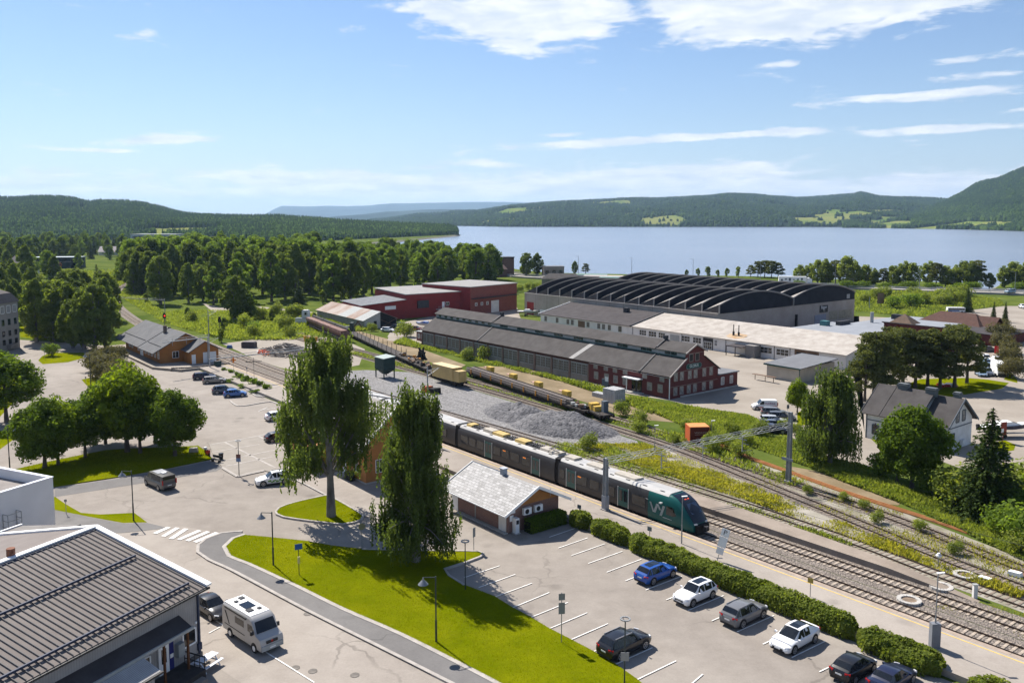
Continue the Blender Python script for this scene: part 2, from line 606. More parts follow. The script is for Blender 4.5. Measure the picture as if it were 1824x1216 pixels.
# ---- value noise for terrain
def vnoise(x, y, seed=0):
	xi, yi = np.floor(x).astype(np.int64), np.floor(y).astype(np.int64)
	fx, fy = x - xi, y - yi
	fx, fy = fx * fx * (3 - 2 * fx), fy * fy * (3 - 2 * fy)

	def h(a, b):
		k = (a * 374761393 + b * 668265263 + seed * 974711) & 0x7fffffff
		k = ((k ^ (k >> 13)) * 1274126177) & 0x7fffffff
		return ((k ^ (k >> 16)) & 0xffff) / 65535.0
	return (h(xi, yi) * (1 - fx) + h(xi + 1, yi) * fx) * (1 - fy) + (h(xi, yi + 1) * (1 - fx) + h(xi + 1, yi + 1) * fx) * fy

def fbm(x, y, seed=0, oct=4):
	t, a, tot = 0, 1.0, 0
	for i in range(oct):
		t = t + a * vnoise(x * 2 ** i, y * 2 ** i, seed + i)
		tot += a
		a *= .5
	return t / tot

def field_mask(x, y):
	"""1 where the hillside is open farmland"""
	return (fbm(x / 520.0, y / 300.0, 5, 2) > .655) & (fbm(x / 150.0, y / 90.0, 9, 2) > .36)

m_hill = bpy.data.materials.new('hill_meadow')
m_hill.use_nodes = True
g = NG(m_hill.node_tree)
bs = m_hill.node_tree.nodes['Principled BSDF']
pos = g.n('ShaderNodeNewGeometry').outputs['Position']
f1 = g.sstep(g.noise(pos, .004, 5, .6), .4, .6)
c = g.mix(f1, (.10, .155, .03), (.19, .20, .06))
g.put(bs.inputs['Base Color'], c)
bs.inputs['Roughness'].default_value = 1.0
bs.inputs['Specular IOR Level'].default_value = 0
m_floor = mat('forest_floor', (.022, .038, .014), 1.0, var=.3, scale=.01, world=True, spec=0)
m_far = mat('distant_mountain', (.03, .05, .04), 1.0, var=.3, scale=.0015, world=True, spec=0)
m_conif = leaf('far_conifers', (.007, .018, .012), (.032, .056, .020), .0, .3, 1, 0, .007)
m_decid = leaf('far_broadleaf', (.022, .050, .014), (.080, .125, .030), .0, .3, 1, 0, .006)

def hill(name, crest, d0, dc, back=1.35, nu=220, nt=40, m=m_hill, rough=22, tree_h=0, power=.8, seed=1, fields=None):
	"""terrain between the distances d0(u) and dc(u) whose crest lies where the photo shows it"""
	us = np.linspace(crest[0][0], crest[-1][0], nu)
	vc = np.interp(us, [c[0] for c in crest], [c[1] for c in crest])
	D0 = np.interp(us, [c[0] for c in d0], [c[1] for c in d0])
	DC = np.interp(us, [c[0] for c in dc], [c[1] for c in dc])
	zc = np.maximum(EYE + (HZ - vc) * DC / FPX - tree_h, 1.0)
	ts = np.linspace(0, back, nt)
	U, T = np.meshgrid(us, ts, indexing='ij')
	D = D0[:, None] + (DC - D0)[:, None] * T
	X, Y = (U - CX) / FPX * D, D
	prof = np.where(T <= 1, np.clip(T, 0, 1) ** power, 1 - ((T - 1) / (back - 1)) ** 2 * .5)
	Z = -4 + (zc[:, None] + 4) * prof + (fbm(X / 330, Y / 330, seed) - .5) * rough * np.clip(T * 3, 0, 1) * np.clip(1 - abs(T - 1) * 0, 0, 1) * np.where((T > .8) & (T < 1.1), .35, 1)
	V = np.stack([X, Y, Z], -1).reshape(-1, 3)
	i = np.arange(nu - 1)[:, None] * nt + np.arange(nt - 1)[None, :]
	F = np.stack([i, i + nt, i + nt + 1, i + 1], -1).reshape(-1, 4)
	o = npmesh(name, V, F, m, smooth=True)
	o['kind'] = 'structure'
	if fields:
		q = V[F].mean(1)
		o.data.materials.append(m_floor)
		o.data.polygons.foreach_set('material_index', np.where(fields(q), 0, 1).astype(np.int32))

	def sample(n, t0=.03, t1=1.04, r=rng):
		u = r.uniform(0, nu - 1.001, n)
		t = (r.uniform(t0, t1, n)) / back * (nt - 1)
		a, b = u.astype(int), t.astype(int)
		fu, ft = (u - a)[:, None], (t - b)[:, None]
		P = np.stack([X, Y, Z], -1)
		return (P[a, b] * (1 - fu) + P[a + 1, b] * fu) * (1 - ft) + (P[a, b + 1] * (1 - fu) + P[a + 1, b + 1] * fu) * ft
	return sample

def forest(name, P, h, rad, m, sides=5, blob=False, label=None):
	"""one mesh of many small distant tree crowns standing on points P"""
	n = len(P)
	hh = h * rng.uniform(.65, 1.25, n)
	rr = rad * rng.uniform(.7, 1.3, n)
	ph = rng.uniform(0, 6.28, n)
	rings = [(0.1, .85), (.7, .8)] if blob else [(0.02, 1.0)]
	k = len(rings)
	V = np.zeros((n, k * sides + 1, 3))
	for j, (zf, rf) in enumerate(rings):
		for i in range(sides):
			a = ph + 2 * math.pi * i / sides + j * .5
			q = rr * rf * rng.uniform(.75, 1.2, n)
			V[:, j * sides + i, 0] = P[:, 0] + q * np.cos(a)
			V[:, j * sides + i, 1] = P[:, 1] + q * np.sin(a)
			V[:, j * sides + i, 2] = P[:, 2] + hh * zf
	V[:, -1] = P
	V[:, -1, 2] += hh
	F = []
	for j in range(k - 1):
		for i in range(sides):
			a, b = j * sides + i, j * sides + (i + 1) % sides
			F += [(a, b, b + sides), (a, b + sides, a + sides)]
	for i in range(sides):
		F.append(((k - 1) * sides + i, (k - 1) * sides + (i + 1) % sides, k * sides))
	F = np.array(F)
	FF = (F[None] + (np.arange(n) * (k * sides + 1))[:, None, None]).reshape(-1, 3)
	o = npmesh(name, V.reshape(-1, 3), FF, m)
	o['kind'] = 'stuff'
	o['label'] = label or 'dense forest covering the far hillside'
	o['category'] = 'forest'
	return o

# far blue ranges
hill('far_mountains', [(440, 389), (470, 384), (490, 373), (505, 366.5), (530, 367.5), (560, 368), (590, 366.5), (620, 367.5), (660, 366), (700, 362.5), (760, 361.5), (820, 360.5), (880, 360), (940, 361), (1000, 364), (1100, 366), (1300, 372)],
	 [(440, 15000), (1300, 15000)], [(440, 19000), (1300, 19000)], nu=160, nt=16, m=m_far, rough=60)
hill('middle_mountains', [(560, 391), (590, 387), (640, 382), (690, 376.5), (740, 375), (790, 373), (850, 374), (920, 377), (1000, 384), (1060, 390)],
	 [(560, 7600), (1060, 7600)], [(560, 9600), (1060, 9600)], nu=140, nt=16, m=m_far, rough=40)
# hills across the lake

def opp_fields(P):
	u = P[:, 0] / P[:, 1] * FPX + CX
	e_ = (fbm(P[:, 0] / 90, P[:, 1] / 90, 41, 2) - .5) * 34
	green = (u > 1143 + e_ * .5) & (u < 1222 + e_ - abs(P[:, 2] - 18) * .8) & (P[:, 2] > 2 + e_ * .15) & (P[:, 2] < 34 + (u - 1143) * .2 + e_ * .4)
	return (field_mask(P[:, 0], P[:, 1]) & (P[:, 2] > 8)) | green

cr = [(660, 391), (690, 387), (740, 380), (790, 376.5), (850, 374), (880, 369), (910, 364), (960, 360), (1000, 358), (1050, 355), (1100, 352.5), (1130, 351), (1170, 352), (1210, 350), (1260, 347), (1290, 343.5), (1330, 343.5),
	  (1370, 347), (1430, 350), (1470, 349), (1500, 346.5), (1515, 345), (1528, 341.5), (1540, 344), (1560, 349), (1640, 352), (1700, 356), (1824, 360), (2300, 350)]
s_opp = hill('hills_across_lake', cr, [(660, 5200), (760, 4200), (900, 3500), (2300, 3300)], [(660, 6900), (900, 6200), (2300, 6000)], nu=560, nt=90, tree_h=16, power=.62, rough=60, seed=3, fields=opp_fields)
P = s_opp(80000, 0)
P = P[P[:, 2] > -3.2]
fm = opp_fields(P)
P = P[~fm | (rng.random(len(P)) < .02)]
near = P[:, 1] < 3900
dec = rng.random(len(P)) < np.where(near, .45, .25)
forest('forest_across_lake', P[~dec], 17, 7, m_conif, 5, label='dark conifer forest on the hills across the lake')
forest('woodland_across_lake', P[dec], 13, 8, m_decid, 5, True, label='lighter broadleaf woods on the hills across the lake')
# mountain on the right

def mt_fields(P):
	return (P[:, 2] < 22) & (fbm(P[:, 0] / 170, P[:, 1] / 110, 21, 2) > .5) & (P[:, 0] > 1320)

cr = [(1500, 405), (1540, 399), (1580, 388), (1610, 381), (1650, 370), (1680, 357), (1705, 343), (1730, 327), (1745, 321), (1765, 317), (1790, 306), (1824, 292), (1880, 274), (1960, 258), (2100, 246), (2300, 240)]
s_mt = hill('wooded_mountain', cr, [(1500, 3150), (1600, 2950), (1700, 2700), (1824, 2300), (2300, 2000)], [(1500, 3600), (1700, 3900), (1824, 3700), (2300, 3400)], nu=300, nt=80, tree_h=15, power=1.15, rough=45, seed=8, fields=mt_fields)
P = s_mt(52000, 0)
P = P[P[:, 2] > -3.2]
lowf = mt_fields(P)
P = P[~lowf]
dec = rng.random(len(P)) < np.where(P[:, 2] < 70, .6, .22)
forest('forest_on_mountain', P[~dec], 16, 6.0, m_conif, 5, label='dark conifer forest on the steep mountain at the right')
forest('woodland_on_mountain', P[dec], 13, 6.5, m_decid, 5, True, label='broadleaf woods at the foot of the mountain')
# wooded ridge and headland on the left

def ridge_fields(P):
	U = P[:, 0] / P[:, 1] * FPX + CX
	return ((abs(P[:, 2] - 56) < 6) & (U > 112) & (U < 158)) | ((P[:, 2] < 15) & (U > 195 + 110 * fbm(P[:, 0] / 90, P[:, 1] / 60, 77, 3)) & (U < 400) & (fbm(P[:, 0] / 120, P[:, 1] / 160, 31, 2) > .42))

cr = [(-700, 352), (-300, 350), (0, 349), (40, 349), (75, 346), (110, 347), (140, 350), (160, 356), (185, 354), (230, 355), (262, 358), (300, 368), (330, 376), (370, 379), (430, 381), (500, 381), (560, 385), (620, 389), (690, 393), (760, 396), (800, 398), (815, 402)]
s_l = hill('wooded_ridge', cr, [(-700, 1250), (250, 1300), (420, 1150), (600, 1300), (700, 1480), (815, 1740)], [(-700, 2500), (300, 2500), (480, 2150), (620, 1900), (815, 1860)], nu=400, nt=70, tree_h=14, power=.9, rough=14, seed=4, fields=ridge_fields)
P = s_l(60000, .0, 1.06)
clear = ridge_fields(P)
P = P[~clear]
dec = rng.random(len(P)) < np.where(P[:, 2] < 24, .45, .2)
forest('forest_on_ridge', P[~dec], 14, 3.6, m_conif, 5, label='dark conifer forest on the ridge and headland at the left')
forest('woodland_on_ridge', P[dec], 12, 4.4, m_decid, 5, True, label='lighter woods at the foot of the ridge at the left')

# ---- asphalt, yards, lawns (sheets a few millimetres apart)
Z1, Z2, Z3, Z4 = .006, .012, .018, .06
sheet('asphalt', [S(-260, -70), S(40, -70), S(40, 62.4), S(-232, 62.4), S(-262, 45), S(-300, 20), S(-320, -30)], Z1, m_asph)
sheet('road', PX([(90, 958), (215, 950), (330, 938), (375, 945), (352, 985), (420, 1020), (545, 1087), (700, 1165), (800, 1216), (900, 1265), (560, 1300), (430, 1216), (330, 1150), (230, 1060), (90, 985)]), Z2,
	  asphalt_mat('road_asphalt', (.265, .233, .203), (.345, .308, .27), .3))
walk = PX([(352, 985), (354, 972), (366, 962), (395, 951), (430, 949), (436, 953), (418, 961), (404, 974), (409, 991), (441, 1004), (523, 1042), (610, 1085), (713, 1130), (792, 1169), (840, 1194), (890, 1222), (960, 1265),
		   (880, 1262), (800, 1219), (700, 1168), (545, 1090), (420, 1023)])
MB().prismz(walk, .02, .13).build('pavement', m_asph_new)['kind'] = 'structure'
kl = smoothline(PX([(905, 1268), (800, 1216), (700, 1165), (545, 1087), (420, 1020), (372, 998), (352, 984), (353, 972), (366, 961), (395, 950), (432, 947)]), 1.5)
ribbon(MB(), kl, .32, 0, .15).build('kerb', m_kerb)['kind'] = 'structure'
lawn_px = [(436, 954), (470, 957), (545, 964.7), (595, 973.6), (645, 979), (720, 981), (798, 982), (840, 983), (853, 983), (860, 987), (856, 992), (830, 1002), (792, 1014), (800, 1026), (827, 1043), (881, 1063.5), (912, 1083), (944, 1100), (977, 1120), (1016, 1140),
		   (1056, 1161), (1096, 1184), (1134, 1211), (1200, 1265), (965, 1265), (893, 1221), (840, 1193), (792, 1168), (713, 1129), (610, 1084), (523, 1041), (441, 1003), (409, 990), (401, 975), (416, 961)]
MB().prismz(PX(lawn_px), .0, .15).build('lawn', m_lawn)['kind'] = 'structure'
ribbon(MB(), smoothline(PX([(893, 1223), (840, 1195), (713, 1131), (610, 1086), (523, 1043), (441, 1005), (408, 992), (399, 975), (415, 960), (436, 953)]), 1.5), .42, .0, .17).build('kerb', m_kerb)['kind'] = 'structure'
ribbon(MB(), smoothline(PX([(645, 980), (720, 982), (798, 983), (853, 984), (861, 987.5), (856, 993), (830, 1003), (792, 1015), (800, 1027), (827, 1044)]), 1.5), .25, .0, .2).build('kerb', m_kerb)['kind'] = 'structure'
isl = [(491, 913), (497, 906), (512, 900), (531, 894.7), (579, 884), (588, 885), (595, 889), (622, 904), (647, 920), (643.5, 927), (630, 932), (609.5, 935), (552, 929), (505, 922), (493, 917)]
MB().prismz(PX(isl), .0, .16).build('grass_island', m_lawn)['kind'] = 'structure'
ip = PX(isl)
ribbon(MB(), smoothline(ip + [ip[0]], 1.2), .24, .0, .2).build('kerb', m_kerb)['kind'] = 'structure'
gl = [(31, 836), (65, 828), (102, 820), (146, 811), (187, 803), (225, 800), (290, 798), (353, 795), (368, 805), (378, 818), (300, 834), (205, 851), (99, 867), (20, 882), (-40, 890), (-40, 850)]
MB().prismz(PX(gl), .0, .14).build('grass_verge', m_lawn)['kind'] = 'structure'
for k, px in enumerate([[(99, 885), (116, 897), (144, 913), (178, 916), (239, 913), (262, 930), (219, 931), (164, 921), (99, 908), (60, 899), (60, 880)],
						[(68, 642), (75, 634), (91, 628), (149, 628), (154, 632), (151, 637), (121, 645), (76, 648.5)],
						[(145, 676), (172, 670), (183, 676), (182, 685), (156, 688)],
						[(-60, 770), (0, 767), (30, 767), (25, 782), (0, 800), (-60, 816)], [(-60, 746), (0, 742), (40, 700), (45, 668), (36, 640), (-60, 640)],
						[(36, 600), (83, 606), (110, 600), (150, 600), (165, 590), (120, 540), (36, 540)]]):
	sheet('grass_patch', PX(px), Z3, m_lawn)
sheet('footpath', PX([(97, 869), (205, 852.5), (300, 836), (378, 820), (396, 833), (385, 839), (300, 853), (205, 868), (97, 885)]), Z2, m_asph_new)
sheet('footpath', PX([(97, 908), (164, 922), (219, 932), (262, 931), (300, 940), (215, 949), (97, 946)]), Z3, m_asph_new)
# paved bays with white slab lines
bay = PX([(372, 791), (425, 783), (460, 776), (490, 768), (560, 752), (600, 800), (519, 851), (470, 838.5), (430, 847), (422, 848.5), (396, 833), (380, 812)])
MB().prismz(bay, .0, .10).build('paved_bays', m_slab)['kind'] = 'structure'
lines = MB()
for a, b in [((396, 833), (422.5, 848.5)), ((422.5, 848.5), (470, 838)), ((374, 792), (460, 776)), ((460, 776), (495, 768)), ((401, 787.5), (490, 832.5)), ((378, 805), (462, 791)), ((402, 819), (490, 801)), ((402, 830), (485, 813)), ((461, 776.5), (500, 797))]:
	lines.obox(G(*a, .105), G(*b, .105), .32, .02)
lines.build('slab_line', m_kerb)['kind'] = 'structure'
ribbon(MB(), PX([(396, 833), (422.5, 848.5), (470, 838.5)]), .3, .0, .13).build('kerb', m_kerb)['kind'] = 'structure'
# forecourt of the station
MB().prismz(PX([(519, 852), (545, 864), (581, 883), (596, 889), (648, 920), (700, 930), (790, 905), (790, 800), (640, 800), (560, 752), (500, 760)]), .0, .1).build('forecourt', m_plat)['kind'] = 'structure'
ribbon(MB(), PX([(519, 852), (545, 864), (581, 883)]), .28, .0, .16).build('kerb', m_kerb)['kind'] = 'structure'
# parking island kerbs near the flower bed
ribbon(MB(), smoothline(PX([(410, 714), (415, 719), (424, 723.5), (436, 723), (480, 716), (498, 721)]), 1), .35, .0, .14).build('kerb', m_kerb)['kind'] = 'structure'
# white lines
c4 = lambda x, y: (740 + x / 3.961, 909 + y / 3.961)
c5 = lambda x, y: (1000 + x / 3.961, 909 + y / 3.961)
bays_l = [((345, 475), (593, 392)), ((447, 545), (705, 452)), ((560, 612), (822, 515)), ((680, 690), (945, 580)), ((812, 757), (1075, 650)), ((945, 835), (1212, 723)), ((1093, 915), (1358, 800)), ((1250, 1000), (1520, 880)), ((1410, 1088), (1672, 970)), ((1560, 1197), (1840, 1062))]
bays_r = [((-85, 190), (95, 128)), ((-22, 267), (185, 195)), ((70, 320), (307, 237)), ((190, 375), (430, 290)), ((320, 437), (565, 345)), ((452, 498), (690, 405)), ((595, 563), (850, 465)), ((740, 632), (1000, 530)), ((895, 707), (1145, 602)), ((1062, 780), (1320, 668)), ((1240, 858), (1500, 742)),
		  ((1422, 945), (1690, 820)), ((1625, 1040), (1860, 925)), ((1820, 1140), (2090, 1010))]
ends = [(c4(*a), c4(*b)) for a, b in bays_l] + [(c5(*a), c5(*b)) for a, b in bays_r] + [((1180, 1262), (1252, 1201)), ((1480, 1226), (1580, 1182))]
for k, (a, b) in enumerate(ends):
	pa, pb = G(*a), G(*b)
	MB().obox((pa.x, pa.y, Z4), (pb.x, pb.y, Z4), .11, .008).build('bay_line', m_paint)['kind'] = 'structure'
for a, b in [((372, 1098), (560, 1216)), ((372, 1128), (392, 1117)), ((460, 733), (476, 726)), ((470, 730), (490, 727))]:
	pa, pb = G(*a), G(*b)
	MB().obox((pa.x, pa.y, Z4), (pb.x, pb.y, Z4), .11, .008).build('road_line', m_paint)['kind'] = 'structure'
# zebra crossing: each bar
cz = lambda x, y: (x / 2.924, 800 + y / 2.924)
for (x0, y0, x1, y1) in [(805, 440, 880, 407), (850, 455, 925, 410), (890, 468, 970, 415), (930, 472, 1040, 424), (975, 478, 1085, 430), (1015, 485, 1130, 435)]:
	a, b = G(*cz(x0, y0)), G(*cz(x1, y1))
	MB().obox((a.x, a.y, Z4), (b.x, b.y, Z4), .55, .008).build('zebra_bar', m_paint)['kind'] = 'structure'
for x, y in [(548, 1093), (557, 1195), (632, 1202), (526, 1189)]:
	p = G(x, y)
	tag(MB().disc((0, 0, 0), .35, 14, h=.012).build('manhole_cover', mat('cast_iron', (.14, .125, .11), .7, var=.3), loc=(p.x, p.y, .03)), 'round iron manhole cover in the road, %s' % {548: 'beside the pavement kerb', 557: 'between the camper van and the frame bottom', 632: 'farthest right of those in the road', 526: 'leftmost of those in the road'}[x], 'manhole cover', 'manhole covers in the road')
# platform along track one, its edge stones and the yellow line
MB().prismz([S(-262, 62.6), S(-262, 69.35), S(60, 69.35), S(60, 63.4), S(-62, 62.6), S(-70, 62.6)], .0, .52).build('platform', m_plat)['kind'] = 'structure'
mb = MB()
for s_ in range(-262, 60, 3):
	mb.obox(S(s_ + .03, 69.1, .527), S(s_ + 2.97, 69.1, .527), .5, .012)
mb.build('platform_edge', mat('edge_stone', (.34, .27, .215), .85, var=.15, scale=1, world=True))['kind'] = 'structure'
MB().obox(S(-205, 68.45, .526), S(60, 68.45, .526), .13, .012).build('yellow_line', m_yellow)['kind'] = 'structure'
# terrace of the goods shed with a dry stone wall
MB().prismz([S(-240, 54.5), S(-240, 62.6), S(-191.6, 62.6), S(-191.6, 58.5), S(-199, 54.5)], .0, .52).build('terrace', m_yard)['kind'] = 'structure'
# railway formation
main = [(60, 71), (-150, 71), (-190, 71.2), (-245, 73.2), (-292, 76.2), (-350, 84), (-400, 95), (-455, 112), (-497, 134), (-520, 160), (-535, 200)]
T1 = smoothline([S(*p) for p in main], 2.0)
T2 = []
for p in offset(T1, -4.5):
	T2.append(p)
i2 = [i for i, p in enumerate(T2) if toS(p)[0] > -262]
T2 = [T2[i] for i in i2] + [T1[i2[-1] + 14]]
bal = MB()
ribbon(bal, T1, 4.4, -.3, .03)
ribbon(bal, T2, 4.4, -.3, .024)
bal.build('ballast', m_ballast)['kind'] = 'structure'
tr3 = [(60, 77.8), (-10, 78.6), (-28, 80.3), (-36, 80.8), (-45, 82.1), (-56, 82.7), (-66, 82.9), (-92, 83.1), (-130, 81.6), (-160, 80.4)]
tr4 = [(20, 76), (-5, 79.6), (-29.5, 83.6), (-41, 86.0), (-52.5, 88.9), (-76, 94.6), (-88.6, 96.6), (-112, 98.3), (-139, 99.4), (-165, 99.8), (-230, 101)]
tr5 = [(30, 77), (0, 82), (-31, 88.3), (-48.5, 92.7), (-77, 96.9), (-85.6, 100.0), (-101, 102.0), (-142, 102.8), (-200, 104), (-235, 106)]
T3, T4, T5 = [smoothline([S(*p) for p in q], 2.0) for q in (tr3, tr4, tr5)]
bal = MB()
for i, q in enumerate((T3, T4, T5)):
	ribbon(bal, q, 3.2, -.3, .014 + .004 * i)
bal.build('siding_ballast', m_ballast)['kind'] = 'structure'
# old island platform between tracks two and three
mbi = MB()
mbi.prismz([S(-150, 77.2), S(-39, 77.2), S(-39, 79.0), S(-47, 79.6), S(-58, 80.2), S(-150, 80.2)], .0, .62)
mbi.add([S(-39, 77.2, 0), S(-39, 79.0, 0), S(-31, 77.5, 0), S(-31, 78.1, 0), S(-39, 77.2, .62), S(-39, 79.0, .62)], [(4, 5, 3, 2), (0, 4, 2), (1, 3, 5), (0, 2, 3, 1), (0, 1, 5, 4)])
mbi.build('island_platform', mat('old_platform', (.22, .18, .145), .95, col2=(.30, .25, .205), scale=.4, fine=.4, world=True, bump=.3))['kind'] = 'structure'
# gravel yard by the tracks, dirt along the wagons, pale yards on the right
c53 = lambda x, y: (740 + x / 3.961, 500 + y / 3.961)
c8 = lambda x, y: (1000 + x / 3.961, 680 + y / 3.961)
sheet('gravel_yard', [S(-175, 79), S(-150, 79), S(-120, 79.2), S(-93, 80.5), S(-84, 81), S(-80, 88), S(-88, 94.5), S(-112, 96.4), S(-139, 97.6), S(-160, 98), S(-168, 92)], Z1, m_gravel)
sheet('gravel_fringe', [S(-93, 80.4), S(-60, 80.8), S(-36, 79.4), S(-10, 77), S(20, 76), S(20, 86), S(-20, 90), S(-31, 91), S(-48, 95.5), S(-70, 99), S(-84, 99), S(-80, 90)], Z1 - .003, mat('weedy_gravel', (.17, .155, .10), .97, col2=(.36, .33, .285), scale=.22, fine=.5, world=True, bump=.3))
sheet('sleeper_yard', PX([(395, 612), (450, 605), (540, 602), (600, 600), (650, 622), (640, 650), (560, 665), (500, 655), (455, 640), (430, 628)]), Z1, m_yard)
sheet('dirt_strip', PX([(830, 655), (870, 652), (935, 655), (1000, 672), (1060, 688), (1100, 700), (1190, 722), (1270, 745), (1200, 752), (1150, 748), (1100, 738), (1060, 722), (960, 690), (870, 668)]), Z2, m_dirt)
sheet('dirt_strip', PX([(600, 585), (640, 590), (700, 606), (760, 625), (830, 650), (820, 655), (740, 640), (680, 622), (620, 600)]), Z2, m_dirt)
sheet('dirt_strip', PX([(1395, 828), (1450, 838), (1520, 858), (1580, 866), (1620, 880), (1600, 900), (1560, 895), (1500, 872), (1430, 848)]), Z2, m_dirt)
sheet('yard', PX([(1060, 690), (1110, 700), (1192, 713), (1240, 725), (1330, 737), (1365, 752), (1400, 772), (1445, 800), (1500, 822), (1552, 838), (1570, 800), (1540, 770), (1700, 830), (1760, 850), (2300, 930), (2300, 700), (1900, 560), (1812, 545), (1790, 545), (1700, 556), (1640, 568), (1500, 562),
			   (1530, 560), (1400, 575), (1200, 610), (1000, 590), (925, 575), (900, 548), (830, 555), (740, 575), (700, 583), (690, 600), (760, 618), (900, 640)]), Z1, m_yard)
sheet('yard', PX([(690, 606), (760, 616), (770, 600), (830, 585), (930, 575), (920, 545), (840, 548), (700, 578)]), Z2, m_yard)
for px in [[(1420, 735), (1450, 722), (1480, 730), (1480, 755), (1420, 758)], [(1600, 690), (1640, 675), (1720, 673), (1760, 676), (1797, 682), (1785, 692), (1735, 700), (1690, 708), (1650, 706), (1610, 712)],
		   [(1542, 776), (1556, 770), (1572, 773), (1575, 790), (1558, 786)], [(1770, 788), (1790, 784), (1809, 792), (1806, 802), (1780, 806)], [(1788, 676), (1798, 660), (1812, 676), (1812, 682)]]:
	sheet('grass_patch', PX(px), Z3, m_lawn)
sheet('meadow_by_highway', PX([(1500, 562), (1640, 568), (1700, 556), (1790, 545), (1786, 541), (1824, 530), (1700, 520), (1500, 514)]), Z3, m_meadow)
# small roads on the left
sheet('lane', PX([(455, 545), (560, 556), (640, 570), (640, 575), (560, 562), (450, 552)]), Z2, m_yard)
sheet('lane', PX([(360, 540), (395, 548), (470, 553), (470, 558), (380, 556)]), Z2, m_yard)
sheet('far_lane', PX([(290, 438), (318, 425), (312, 418), (302, 416), (303, 411), (322, 414), (332, 420), (310, 438), (300, 446)]), Z2 * 10, m_yard)
sheet('far_yard', PX([(330, 404), (345, 403), (372, 408), (368, 413), (350, 412)]), .3, m_yard)
# highway along the lake
hw = smoothline([G(u, v) for u, v in [(760, 462), (900, 489), (1000, 497), (1150, 503), (1300, 507), (1515, 513.5), (1660, 519), (1824, 524.5), (2100, 538), (2500, 560)]], 10)
ribbon(MB(), hw, 15, -.2, .9).build('highway', mat('highway_asphalt', (.30, .275, .25), .9, var=.1, scale=.05, world=True))['kind'] = 'structure'
rail_m = mat('galvanised', (.42, .43, .44), .5, var=.1, metal=.6)
for d in (7.2, -7.2, .3):
	q = offset(hw, d)
	gr = thing('guard_rail', 'grey steel guard rail along the %s of the lakeside highway' % {7.2: 'lake side', -7.2: 'town side', .3: 'middle'}[d], 'guard rail', (0, 0, .9))
	ribbon(MB(), q, .12, .5, .82).build('rail', rail_m, gr)
	pm = MB()
	for p in q[::1]:
		pm.box(p.x - .07, p.y - .07, 0, p.x + .07, p.y + .07, .6)
	pm.build('posts', rail_m, gr)['kind'] = 'stuff'
# ================================================================= RAILWAY
m_rail = mat('rail_steel', (.10, .075, .06), .45, var=.25, metal=.7, scale=3)
m_sleeper = mat('sleeper_wood', (.36, .30, .24), .9, var=.25, scale=2.5)
m_sleeper_d = mat('old_sleeper', (.21, .17, .135), .95, var=.35, scale=2.5)

def track(label, line, nvis, zb=.03, centre=None, sm=None, rust=None, flush=.035):
	t = thing('railway_track', label, 'railway track', (0, 0, 0), 0, 'railway tracks of the station')
	sm = sm or m_sleeper_d
	for d in (.7175, -.7175):
		ribbon(MB(), offset(line, d), .085, zb + .02, zb + .17).build('rail', rust or m_rail, t)
	# sleepers every 0.62 m
	pos, acc = [], 0.0
	for a, b in zip(line, line[1:]):
		d = (b - a)
		L = d.length
		q = acc
		while q < L:
			pos.append((a + d * (q / L), math.atan2(d.y, d.x)))
			q += .62
		acc = q - L
	c = centre or Vector((25, 55, 0))
	pos.sort(key=lambda p: (p[0] - c).length)
	me = MB().box(-.12, -1.22, zb - .06, .12, 1.22, zb + flush)
	proto = None
	for p, a in pos[:nvis]:
		if proto is None:
			proto = me.build('sleeper', sm, t)
			o = proto
		else:
			o = proto.copy()
			COL.objects.link(o)
		o.location = (p.x + random.uniform(-.02, .02), p.y, random.uniform(-.01, .012))
		o.rotation_euler = (0, 0, a + random.uniform(-.02, .02))
	rest = MB()
	for p, a in pos[nvis:]:
		u = Vector((-math.sin(a), math.cos(a), 0)) * 1.22
		rest.obox((p.x - u.x, p.y - u.y, zb + flush - .06), (p.x + u.x, p.y + u.y, zb + flush - .06), .24, .12)
	if len(pos) > nvis:
		o = rest.build('sleepers', sm, t)
		o['kind'] = 'stuff'
	return t

track('platform track with pale wooden sleepers, the one the train stands on', T1, 150, sm=m_sleeper)
track('second through track, between the platform track and the old island platform', T2, 110, zb=.024, sm=m_sleeper)
track('overgrown siding just behind the old island platform', T3, 70, zb=.014, sm=m_sleeper_d)
track('siding that skirts the gravel yard and joins the others at the right', T4, 70, zb=.018, sm=m_sleeper_d)
track('outermost siding that carries the works wagons', T5, 60, zb=.022, sm=m_sleeper_d)
# stack of rusty rails lying beside the sidings
orl = smoothline([S(*p) for p in [(-79, 102.6), (-72, 100.1), (-68, 99.3), (-54, 96.4), (-43, 95.0), (-36, 93.7)]], 1.5)
st = thing('rail_stack', 'long rust orange rails laid side by side along the sidings', 'rails')
m_rust = mat('rust_orange', (.36, .135, .045), .85, col2=(.44, .20, .08), scale=1.2)
for k in range(6):
	ribbon(MB(), offset(orl[: len(orl) - k], -.35 + k * .14), .085, .02, .16 + .03 * (k % 3)).build('rail', m_rust, st)

